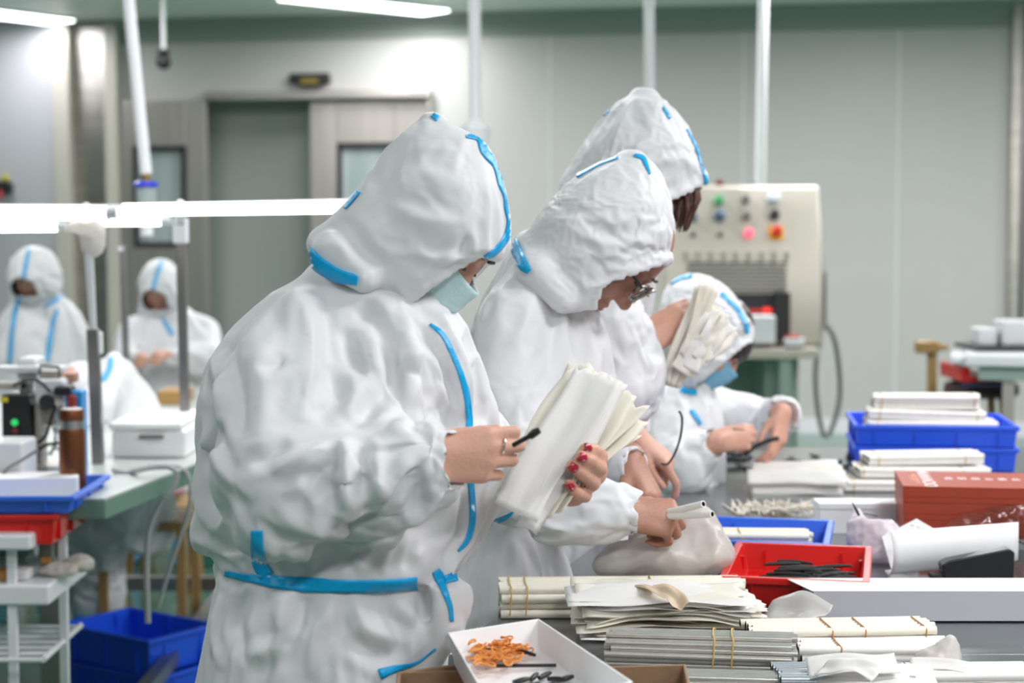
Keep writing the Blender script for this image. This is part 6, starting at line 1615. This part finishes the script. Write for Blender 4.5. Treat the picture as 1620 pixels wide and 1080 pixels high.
led_tube(P(150, 349, 5.4), P(254, 349, 5.4), .0150, 'short lit tube just under the gap between the two long tubes', 4)
led_tube(P(-40, 359, 5.4), P(90, 358, 5.4), .0150, 'lower lit tube at the left edge of the picture', 4)
# rails carrying the tubes
M['rail'] = M['white_c']
e = empty('light_rail', P(170, 340, 4.78), 'thin grey rail on top of the posts that carries the lit tubes', 'rail')
MB().tube([P(-40, 326, 4.80), P(170, 327, 4.80), P(560, 318, 4.80)], .006, 8).tube([P(170, 345, 4.80), P(170, 348, 5.4)], .010, 8).build('rail_profile', M['white_c'], e, smooth=True)
MB().tube([P(286, 352, 5.1), P(286, 322, 4.80)], .012, 8).build('hanger', M['white_c'], e, smooth=True)
MB().tube([P(136, 352, 4.7), P(136, 326, 4.80)], .012, 8).build('hanger', M['white_c'], e, smooth=True)
# test machine on the bench
Ym = 4.45; px = lambda x, y, d=0: P(x, y, Ym + d)
e = empty('bench_machine', px(60, 700), 'small bench machine with black control box and a tangle of tubing', 'machine')
def bx(name, x0, x1, y0, y1, d0, d1, m, bev=.004):
    a = px(x0, y1, d0); b_ = px(x1, y0, d0); return MB().box(a.x, b_.x, Ym + d0, Ym + d1, a.z, b_.z).build(name, m, e, bevel=bev)
bx('control_box', 4, 46, 624, 738, 0, .10, M['black']); bx('yellow_label', 0, 12, 628, 636, -.004, .01, mat('yellow_label', (.65, .55, .04), .5), .0)
o = MB().tube([px(23, 668, -.002), px(23, 668, -.02)], .009, 14).build('green_button', mat('green_button', (.02, .40, .10), .3, emit=((.05, 1, .25), .35)), e, smooth=True)
o = MB().tube([px(24, 681, -.002), px(24, 681, -.015)], .007, 14).build('red_button', mat('dark_red_button', (.20, .02, .02), .3), e, smooth=True)
bx('linear_rail', -10, 44, 605, 616, .02, .08, M['steel_c']); bx('linear_rail', -10, 100, 580, 590, .06, .12, M['white_c']); bx('upright_plate', 33, 47, 602, 755, .02, .06, M['alu']); bx('upright_plate', 55, 66, 640, 755, .03, .08, M['steel_c2'])
bx('head_block', 55, 100, 600, 640, .0, .10, M['white_c'], .008); bx('head_block', 62, 92, 586, 602, .02, .08, M['steel_c2']); bx('plastic_cover', 26, 58, 566, 602, .1, .2, M['white_c'], .01); bx('side_block', 50, 96, 640, 672, .06, .12, M['steel_c'])
MB().tube([px(83, 634, -.01), px(83, 634, .06)], .022, 16).build('motor', M['steel'], e, smooth=True); MB().tube([px(74, 636, -.02), px(74, 636, .03)], .020, 16).build('motor', M['black'], e, smooth=True)
bx('base_plate', 36, 98, 738, 755, -.02, .12, M['steel_c2']); bx('valve_block', 74, 98, 738, 756, -.05, .0, M['white_c']); bx('copper_head', 102, 118, 590, 606, .05, .1, mat('copper_part', (.40, .20, .14), .4), .006)
rng = random.Random(12)
for i, pts in enumerate([[(88, 640), (80, 665), (72, 690), (60, 700)], [(84, 645), (92, 670), (86, 695), (92, 712)], [(60, 645), (78, 662), (88, 690), (80, 720)], [(95, 700), (70, 705), (52, 720), (20, 736)], [(66, 726), (88, 710), (105, 716), (112, 700)], [(90, 628), (98, 650), (90, 678), (100, 690)], [(20, 610), (45, 600), (64, 604), (80, 620)]]):
    MB().tube([px(x, y, -.02 + .015 * (i % 3)) for x, y, *_ in spline(pts, 6)], (.0042, .0028, .0035)[i % 3], 8).build('hose', (M['black'], M['white_c'], M['alu'])[i % 3], e, smooth=True)
MB().tube([px(62, 592, -.01), px(64, 578, -.01), px(92, 580, -.01), px(94, 598, -.01)], .003, 8).build('wire_handle', M['black'], e, smooth=True)
e = empty('white_case', P(15, 730, 4.3), 'pale box at the left edge in front of the bench machine', 'box')
a = P(-40, 765, 4.22); b_ = P(34, 700, 4.22); MB().box(a.x, b_.x, 4.22, 4.36, bz, b_.z).build('case_body', M['white_c'], e, bevel=.008)
MB().tube([P(x, y, 4.19) for x, y, *_ in spline([(2, 752), (16, 738), (34, 728), (60, 712)], 5)], .004, 8).build('cable', M['alu'], e, smooth=True)
# thermos
c = P(115, 745, 4.2); zc_ = bz; e = empty('thermos', Vector((c.x, 4.2, bz)), 'copper-brown thermos flask standing on the bench beside the machine', 'flask')
ht = P(0, 646, 4.2).z - bz; M['copper'] = mat('copper_lacquer', (.24, .085, .035), .28, metal=.7)
r = 21 * S(4.2) * 1.0
MB().lathe([(r * .96, .0), (r, .006), (r, ht * .70), (r * .93, ht * .76)], (c.x, 4.2, bz), 32).build('flask_body', M['copper'], e, smooth=True)
MB().lathe([(r * .90, ht * .74), (r * .90, ht * .86)], (c.x, 4.2, bz), 32).build('steel_ring', M['steel'], e, smooth=True)
MB().lathe([(r * .92, ht * .86), (r * .92, ht * .96), (r * .86, ht * .99)], (c.x, 4.2, bz), 32).build('cap', M['copper'], e, smooth=True)
MB().lathe([(r * .86, ht * .985), (r * .84, ht)], (c.x, 4.2, bz), 32).build('cap_top', M['steel'], e, smooth=True)
e = empty('clamp', P(103, 640, 4.45), 'black and blue clamp standing behind the thermos flask', 'clamp')
a = P(88, 642, 4.42); b_ = P(114, 610, 4.42); MB().box(a.x, b_.x, 4.40, 4.46, P(0, 625, 4.42).z, b_.z).build('clamp_head', M['black'], e, bevel=.006)
MB().box(P(92, 0, 4.42).x, P(120, 0, 4.42).x, 4.42, 4.48, bz, P(0, 618, 4.42).z).build('clamp_body', mat('azure_plastic', (.02, .26, .60), .4), e, bevel=.006)
MB().box(P(100, 0, 4.42).x, P(112, 0, 4.42).x, 4.395, 4.42, P(0, 645, 4.42).z, P(0, 624, 4.42).z).build('red_part', mat('red_brown', (.28, .03, .02), .4), e, bevel=.004)
# white sheets and box on the bench
a = P(170, 735, 4.75); b_ = P(288, 668, 4.75)
e = empty('foam_case', Vector(((a.x + b_.x) / 2, 4.9, bz)), 'large white foam case on the bench between the two posts', 'box')
MB().box(a.x, b_.x, 4.80, 5.15, bz, P(0, 680, 4.8).z).build('case_body', M['foam'], e, bevel=.01)
MB().box(a.x - .005, b_.x - .01, 4.79, 5.16, P(0, 680, 4.8).z, P(0, 668, 4.8).z).build('case_lid', M['foam'], e, bevel=.008)
MB().box(P(212, 0, 4.8).x, P(250, 0, 4.8).x, 4.785, 4.80, P(0, 693, 4.8).z, P(0, 688, 4.8).z).build('grip_slot', M['rubber_c'], e)
pts = [P(x, y, 4.5 if i < 4 else 4.45) for i, (x, y, *_) in enumerate(spline([(178, 742), (200, 748), (235, 740), (268, 738), (280, 746), (272, 775), (252, 800), (236, 840), (232, 900), (234, 985)], 8))]
e = empty('grey_cable', pts[0], 'grey cables draped over the bench edge behind the masked worker', 'cable')
MB().tube(pts, .0075, 8).build('cable_loop', M['cablegrey'] if 'cablegrey' in M else mat('pale_grey_cable', (.42, .43, .44), .5), e, smooth=True)
pts = [P(x, y, 4.6) for x, y, *_ in spline([(235, 737), (270, 736), (290, 742), (300, 760), (300, 800), (285, 850), (268, 900), (250, 960)], 8)]
MB().tube(pts, .0055, 8).build('cable_loop', MATS['pale_grey_cable'], e, smooth=True)
# tray of parts before the second seated worker, brown box
e = empty('brown_box', P(278, 640, 6.6), 'brown box at the far end of the bench beside the second seated worker', 'box')
a = P(258, 655, 6.4); MB().box(a.x, P(292, 0, 6.4).x, 6.3, 6.48, bz, P(0, 615, 6.4).z).build('box_body', mat('ochre_card', (.42, .24, .08), .6), e, bevel=.004)
# small stool under the bench
def stool(x0, x1, ytop, ybot, Yd, label, depth=.30):
    a = P(x0, ybot, Yd); b_ = P(x1, ytop, Yd); cx_ = (a.x + b_.x) / 2; e = empty('wooden_stool', Vector((cx_, Yd + depth / 2, 0)), label, 'stool')
    w_ = b_.x - a.x; z = b_.z
    MB().box(a.x, b_.x, Yd, Yd + depth, z - .03, z).build('seat', M['wood'], e, bevel=.006)
    MB().box(a.x + .02, b_.x - .02, Yd + .02, Yd + .04, z - .08, z - .03).box(a.x + .02, b_.x - .02, Yd + depth - .04, Yd + depth - .02, z - .08, z - .03).build('apron', M['wood'], e)
    for dx in (0, 1):
        for dy in (0, 1):
            xx = a.x + .03 + (w_ - .06) * dx; yy = Yd + .03 + (depth - .06) * dy
            MB().tube([Vector((xx, yy, z - .03)), Vector((xx + (.03 if dx else -.03), yy + (.02 if dy else -.02), 0))], [.022, .016], 4).build('leg', M['wood'], e)
    return e
stool(200, 296, 800, 930, 6.75, 'wooden stool standing under the green-edged bench')
e = empty('cushion', P(250, 790, 6.6), 'pink cushion lying on the wooden stool under the bench', 'cushion')
c = P(245, 792, 6.85); fd = Field(tuple(c - Vector((.2, .15, .06))), tuple(c + Vector((.2, .15, .1))), .01); zst = P(0, 800, 6.75).z; fd.ell(Vector((c.x, 6.9, zst + .032)), (.11, .09, .03)); v, f = fd.nets(); v = creased(v, f, [(.06, .01, 2, (1, 1, 1))]); v[:, 2] = np.maximum(v[:, 2], zst + .001)
link('cushion_cover', from_np('cu', v, f), mat('dusty_pink_cloth', (.36, .20, .22), .8), e)
e = empty('orange_crate', P(308, 790, 6.9), 'orange crate far under the bench beside the wooden stool', 'crate')
a = P(300, 800, 7.3); MB().box(a.x, a.x + .3, 7.3, 7.6, .30, P(0, 772, 7.3).z).build('crate_body', mat('orange_red_plastic', (.55, .09, .02), .5), e, bevel=.008)
MB().box(a.x, a.x + .3, 7.3, 7.6, 0, .30).build('crate_base', mat('teal_plastic', (.02, .14, .11), .5), e, bevel=.008)
# floor bins
R25 = -.62
c = P(212, 1012, 5.25); zt_ = P(0, 1040, 5.02).z
cc = Vector((P(206, 0, 5.25).x, 5.25, 0))
h1 = .115
zt_ = .225
bin_tray('storage_bin', 'lower blue bin of the two stacked on the green floor', 'bin', Vector((cc.x + .015, cc.y, .0)), R25 + .04, .40, .29, h1, M['blue'], 'blue bins on the floor', ribs=(3, 2))
bin_tray('storage_bin', 'upper empty blue bin of the two stacked on the green floor', 'bin', Vector((cc.x, cc.y, h1 + .0)), R25, .40, .29, zt_ - h1, M['blue'], 'blue bins on the floor', ribs=(3, 2))
# ------------------------------------------------------------------ white trolley with bins, near left
Yk = 3.95; xR = P(78, 950, Yk).x; z1 = P(0, 940, Yk).z; th1 = P(0, 920, Yk).z - P(0, 958, Yk).z
e = empty('white_trolley', Vector((xR - .3, Yk + .17, 0)), 'white shelf trolley at the left edge carrying the red and blue bins', 'trolley')
zsh = P(0, 925, Yk).z
MB().box(xR - .7, xR, Yk, Yk + .36, zsh - .048, zsh).build('shelf_board', M['white_paint'], e, bevel=.008)
zp = P(0, 842, Yk - .05).z
xP = P(100, 900, Yk + .17).x
for x, y in ((xP, Yk + .17), (P(15, 900, Yk).x, Yk + .02)):
    MB().box(x - .010, x + .010, y - .010, y + .010, 0, .70).build('post', M['white_paint'], e, bevel=.002)
ztb = P(0, 866, Yk + .02).z
MB().box(xR - .7, P(42, 0, Yk).x, Yk - .04, Yk + .34, P(0, 866, Yk).z, P(0, 841, Yk).z).build('top_board', M['white_paint'], e, bevel=.008)
zw = P(0, 1040, Yk).z
b = MB()
for i in range(7):
    y = Yk - .02 + .055 * i; b.tube([Vector((xR - .7, y, zw)), Vector((xP, y, zw))], .006, 8)
b.tube([Vector((xP, Yk - .02, zw)), Vector((xP, Yk + .33, zw))], .007, 8)
b.build('wire_shelf', M['white_paint'], e, smooth=True)
zrb = P(0, 862, Yk).z; zrt = P(0, 822, Yk).z
xr_ = P(72, 0, Yk).x
bin_tray('storage_bin', 'red bin on the white trolley, under the blue tray', 'bin', Vector((xr_ - .155, Yk + .16, zrb)), .0, .33, .34, zrt - zrb + .012, M['red'], ribs=(2, 3), taper=.006)
xb__ = P(100, 0, Yk).x; zbt = P(0, 784, Yk).z
bin_tray('storage_bin', 'blue tray with a white box in it, topmost on the white trolley', 'bin', Vector((xb__ - .19, Yk + .17, zrt + .013)), .0, .40, .36, zbt - zrt - .013, M['blue2'], ribs=(3, 3), taper=.008)
e = empty('white_box', Vector((xb__ - .2, Yk + .2, zrt + .02)), 'slanting white box lying in the blue tray on the trolley', 'box', None, .16)
zq0 = zrt + .02
MB().box(-.30, .165, -.05, .06, 0, P(0, 752, Yk + .2).z - zq0).build('box_body', M['foam'], e, bevel=.004, world=False)
# odds on the trolley shelf
c = P(75, 905, Yk + .1); e = empty('hand_tool', Vector((c.x, Yk + .1, zsh)), 'dark tool with amber window on the trolley shelf', 'tool')
MB().box(c.x - .017, c.x + .012, Yk + .10, Yk + .13, zsh + .001, zsh + .11).build('tool_body', mat('olive_grey_metal', (.12, .13, .11), .5), e, bevel=.004)
MB().box(c.x - .014, c.x + .009, Yk + .093, Yk + .10, zsh + .03, zsh + .045).build('amber_window', mat('amber_plastic', (.40, .20, .03), .4), e, bevel=.002)
MB().box(c.x - .014, c.x + .008, Yk + .095, Yk + .12, zsh + .085, zsh + .11).build('white_top', M['white_c'], e, bevel=.004)
c = Vector((c.x + .025, Yk + .10, zsh)); fd = Field(tuple(c - Vector((.12, .1, .01))), tuple(c + Vector((.12, .12, .09))), .006); fd.ell(c + Vector((0, 0, .014)), (.045, .03, .016)); fd.ell(c + Vector((.035, .05, .02)), (.035, .03, .022)); v, f = fd.nets(); v = creased(v, f, [(.03, .012, 2, (1, 1, 1)), (.012, .004, 3, (1, 1, 1))]); v[:, 2] = np.maximum(v[:, 2], zsh + .001)
props(link('plastic_bag', from_np('pb', v, f), M['milky']), 'crumpled white bag on the trolley shelf', 'bag')
for i, (x, col, lab) in enumerate(((10, (.62, .26, .06), 'orange label roll on the trolley shelf'), (30, (.70, .69, .68), 'white label roll on the trolley shelf'))):
    c = P(x, 922, Yk + .05); o = MB().box(c.x - .022, c.x + .022, Yk + .04, Yk + .10, zsh + .0005, zsh + .024).build('label_roll', mat('roll_%s' % ('orange', 'white')[i], col, .6), None, bevel=.006); props(o, lab, 'roll')
c = P(20, 900, Yk + .15); o = props(MB().box(c.x - .06, c.x + .04, Yk + .12, Yk + .2, zsh + .025, zsh + .045).build('green_pad', M['bench_edge'], None, bevel=.004), 'dull green pad on top of the label rolls', 'pad')

# ------------------------------------------------------------------ background workers at the bench
def seated_front(head, Yp, L, R, ysh, yb, label, tapes, lean=0.0, hands=None, seed=1, facew=.5):
    """worker seated facing the camera with a bowed head"""
    root = empty('person', Vector((P((L + R) / 2, 0, Yp).x, Yp, 0)), label, 'person')
    hx, hy, hw, hh_ = head; hc = P(hx, hy, Yp - .05); s = S(Yp)
    f = Vector((lean, -.58, -.80)); u = Vector((lean * .5, -.78, .60))
    fd = Field(tuple(P(L, yb, Yp) - Vector((.05, .5, .1))), tuple(P(R, hy, Yp) + Vector((.05, .3, .35))), .010)
    f_, u_, r_ = face(fd, hc, f, u, 1.0)
    fd.chain([(hc - u_ * .05, .05), (P((L + R) / 2, ysh + 20, Yp), .07), (P((L + R) / 2, yb - 10, Yp), .10)], .03)
    for i, h_ in enumerate(hands or []):
        w0 = P(h_[0], h_[1], Yp - .30); fd.chain([(P(L + 25 if i == 0 else R - 25, ysh + 40, Yp), .04), (P(L + 18 if i == 0 else R - 18, h_[1] + 6, Yp - .12), .035), (w0, .025)], .01)
        fd.ell(w0 + Vector((0, -.02, -.01)), (.030, .035, .030), None, .01)
        for k in range(4): fd.cap(w0 + Vector(((k - 1.5) * .014, -.04, -.01)), w0 + Vector(((k - 1.5) * .012, -.065, -.035)), .009, .008, .003)
    finish(fd, 'body', M['skin'], root, 1)
    def shape(fd):
        w_ = R - L; fd.column([(ysh - 4, (L + R) / 2 - w_ * .18, (L + R) / 2 + w_ * .18, Yp, .08), (ysh + 18, L + w_ * .10, R - w_ * .10, Yp, .12), (ysh + 50, L + w_ * .02, R - w_ * .02, Yp, .15), (yb - 30, L, R, Yp, .17), (yb + 60, L + w_ * .05, R - w_ * .05, Yp, .17)], .02)
        for i, h_ in enumerate(hands or []):
            fd.chain([(P(L + 22 if i == 0 else R - 22, ysh + 30, Yp), .07), (P(L + 16 if i == 0 else R - 16, h_[1], Yp - .12), .065), (P(h_[0] + (-8 if i == 0 else 8), h_[1] + 2, Yp - .27), .042)], .03)
        base = P((L + R) / 2, yb + 60, Yp)
        for sx in (-.11, .11):
            fd.chain([(Vector((base.x + sx * .7, Yp, base.z)), .10), (Vector((base.x + sx, Yp - .36, .50)), .085), (Vector((base.x + sx, Yp - .36, .14)), .062)], .03)
    lo = tuple(P(L, yb, Yp) - Vector((.1, .55, 0))); cov = garment('coverall', root, shape, (lo[0], lo[1], .02), tuple(P(R, ysh - 40, Yp) + Vector((.1, .28, .05))), .016, [above(P(0, ysh + 4, Yp).z), below(.16)],
                  off=.018, frames=16, grow=.08, grav=.7, bend=.1, stiff=40, hb=.022)
    Mx = Matrix((r_, f_, u_)).transposed()
    def hs(fd):
        fd.ell(P(hx, hy - hh_ * .05, Yp - .07), (hw * s, .165, hh_ * s * 1.0), None, .01)
        fd.chain([(P(hx, hy + hh_ * .5, Yp), .095), (P(hx, ysh + 6, Yp + .02), .10)], .03)
    cut = lambda c: (((c - np.array(hc)) @ np.array(f_)) > .112) & (c[:, 1] < Yp - .04) & (np.abs((c - np.array(hc)) @ np.array(r_)) < .062) & (c[:, 2] > P(0, ysh - 4, Yp).z)
    hood = garment('hood', root, hs, tuple(hc - Vector((.2, .24, .32))), tuple(hc + Vector((.2, .24, .22))), .010, [below(P(0, ysh, Yp).z)], off=.012, cut=cut, hb=.014, frames=14, grow=.06, grav=.4, bend=.1, stiff=40)
    bb = bvh_of(hood, cov)
    for t in tapes: strip('seam_tape', bb, t, M['tape_far'], cov, step=3, cols=3, lift=.006, jump=.08)
    for sx in (-.11, .11): shoe(root, (P((L + R) / 2, 0, Yp).x + sx, Yp - .36, 0), (0, -1, 0))
    e = stool_box(P((L + R) / 2, 0, Yp).x, Yp, label)
    return root
def stool_box(x, y, lab):
    e = empty('low_stool', Vector((x, y, 0)), 'plain stool under the ' + lab.split(' in ')[0].replace('seated ', ''), 'stool')
    MB().box(x - .15, x + .15, y - .12, y + .18, .40, .43).build('seat', M['wood'], e, bevel=.004)
    for dx in (-.13, .13):
        for dy in (-.1, .16): MB().box(x + dx - .015, x + dx + .015, y + dy - .015, y + dy + .015, 0, .40).build('leg', M['wood'], e)
    return e
M['tape_far'] = mat('pale_blue_tape', (.10, .45, .80), .4)
seated_front((55, 437, 40, 48), 7.2, -12, 142, 470, 640, 'left background person in white coverall with blue stripes, seated behind the bench machine', [[(46, 394, 5), (40, 425, 6), (36, 452, 6)], [(30, 470, 6), (22, 510, 7), (16, 575, 7)], [(90, 490, 6), (82, 520, 8), (74, 572, 8)], [(102, 458, 5), (90, 474, 6), (70, 486, 5)]], lean=-.12, seed=2)
seated_front((254, 455, 33, 46), 7.8, 186, 348, 492, 660, 'right background person in white coverall, seated with both hands raised before the chest', [[(256, 414, 6), (246, 440, 6), (240, 480, 6)], [(258, 505, 5), (266, 518, 7), (272, 530, 6)], [(301, 475, 6), (299, 488, 6)]], lean=-.06, hands=[(225, 565), (250, 562)], seed=3)
def slumped():
    Yp = 5.95; root = empty('person', Vector((P(205, 0, Yp).x, Yp, 0)), 'person in white coverall slumped low over the bench, only the white back showing', 'person')
    def shape(fd):
        fd.column([(572, 168, 192, Yp, .05), (590, 160, 215, Yp, .10), (620, 158, 242, Yp, .15), (655, 158, 262, Yp, .17), (690, 156, 268, Yp, .17), (800, 150, 262, Yp, .17)], .02, cap=.04)
        fd.chain([(P(180, 600, Yp - .1), .08), (P(150, 640, Yp - .25), .06), (P(125, 655, Yp - .35), .05)], .03)
        for i, (ax_, bx_) in enumerate(((200, 128), (235, 160))):
            fd.chain([(P(ax_, 805, Yp), .11), (P(bx_, 815, Yp - .05), .085), (Vector((P(bx_ - 2, 0, Yp).x, Yp - .02, .14)), .062)], .03)
    cov = garment('coverall', root, shape, (P(90, 0, Yp).x, Yp - .5, .02), (P(290, 0, Yp).x, Yp + .25, P(0, 550, Yp).z), .014, [below(.16), above(P(0, 580, Yp).z)], off=.02, frames=16, grow=.09, grav=.7, bend=.1, stiff=40, hb=.02)
    fd = Field(tuple(P(110, 660, Yp) - Vector((.1, .4, .1))), tuple(P(190, 540, Yp) + Vector((.1, .1, .1))), .009)
    fd.ell(P(128, 612, Yp - .12), (.085, .10, .085), None, .02); fd.cap(P(150, 606, Yp - .06), P(175, 610, Yp), .06, .07, .02)
    hood = finish(fd, 'hood', M['suit'], root, 2)
    fd = Field(tuple(P(125, 655, Yp) - Vector((.25, .5, .2))), tuple(P(220, 540, Yp) + Vector((.05, .1, .1))), .008)
    fd.ell(P(116, 606, Yp - .15), (.052, .07, .060), None, .01); fd.chain([(P(120, 608, Yp - .13), .04), (P(175, 615, Yp), .05), (P(200, 640, Yp), .06)], .02); finish(fd, 'body', M['skin'], root, 1)
    bb = bvh_of(cov)
    strip('seam_tape', bb, [(176, 565, 8), (173, 585, 9), (162, 603, 8)], M['tape_far'], cov, step=3, cols=3, lift=.004, jump=.08)
    for bx_ in (126, 158): shoe(root, (P(bx_, 0, Yp).x, Yp - .02, 0), (-.5, -.85, 0))
    stool_box(P(222, 0, Yp).x, Yp + .02, 'slumped worker in white')
slumped()
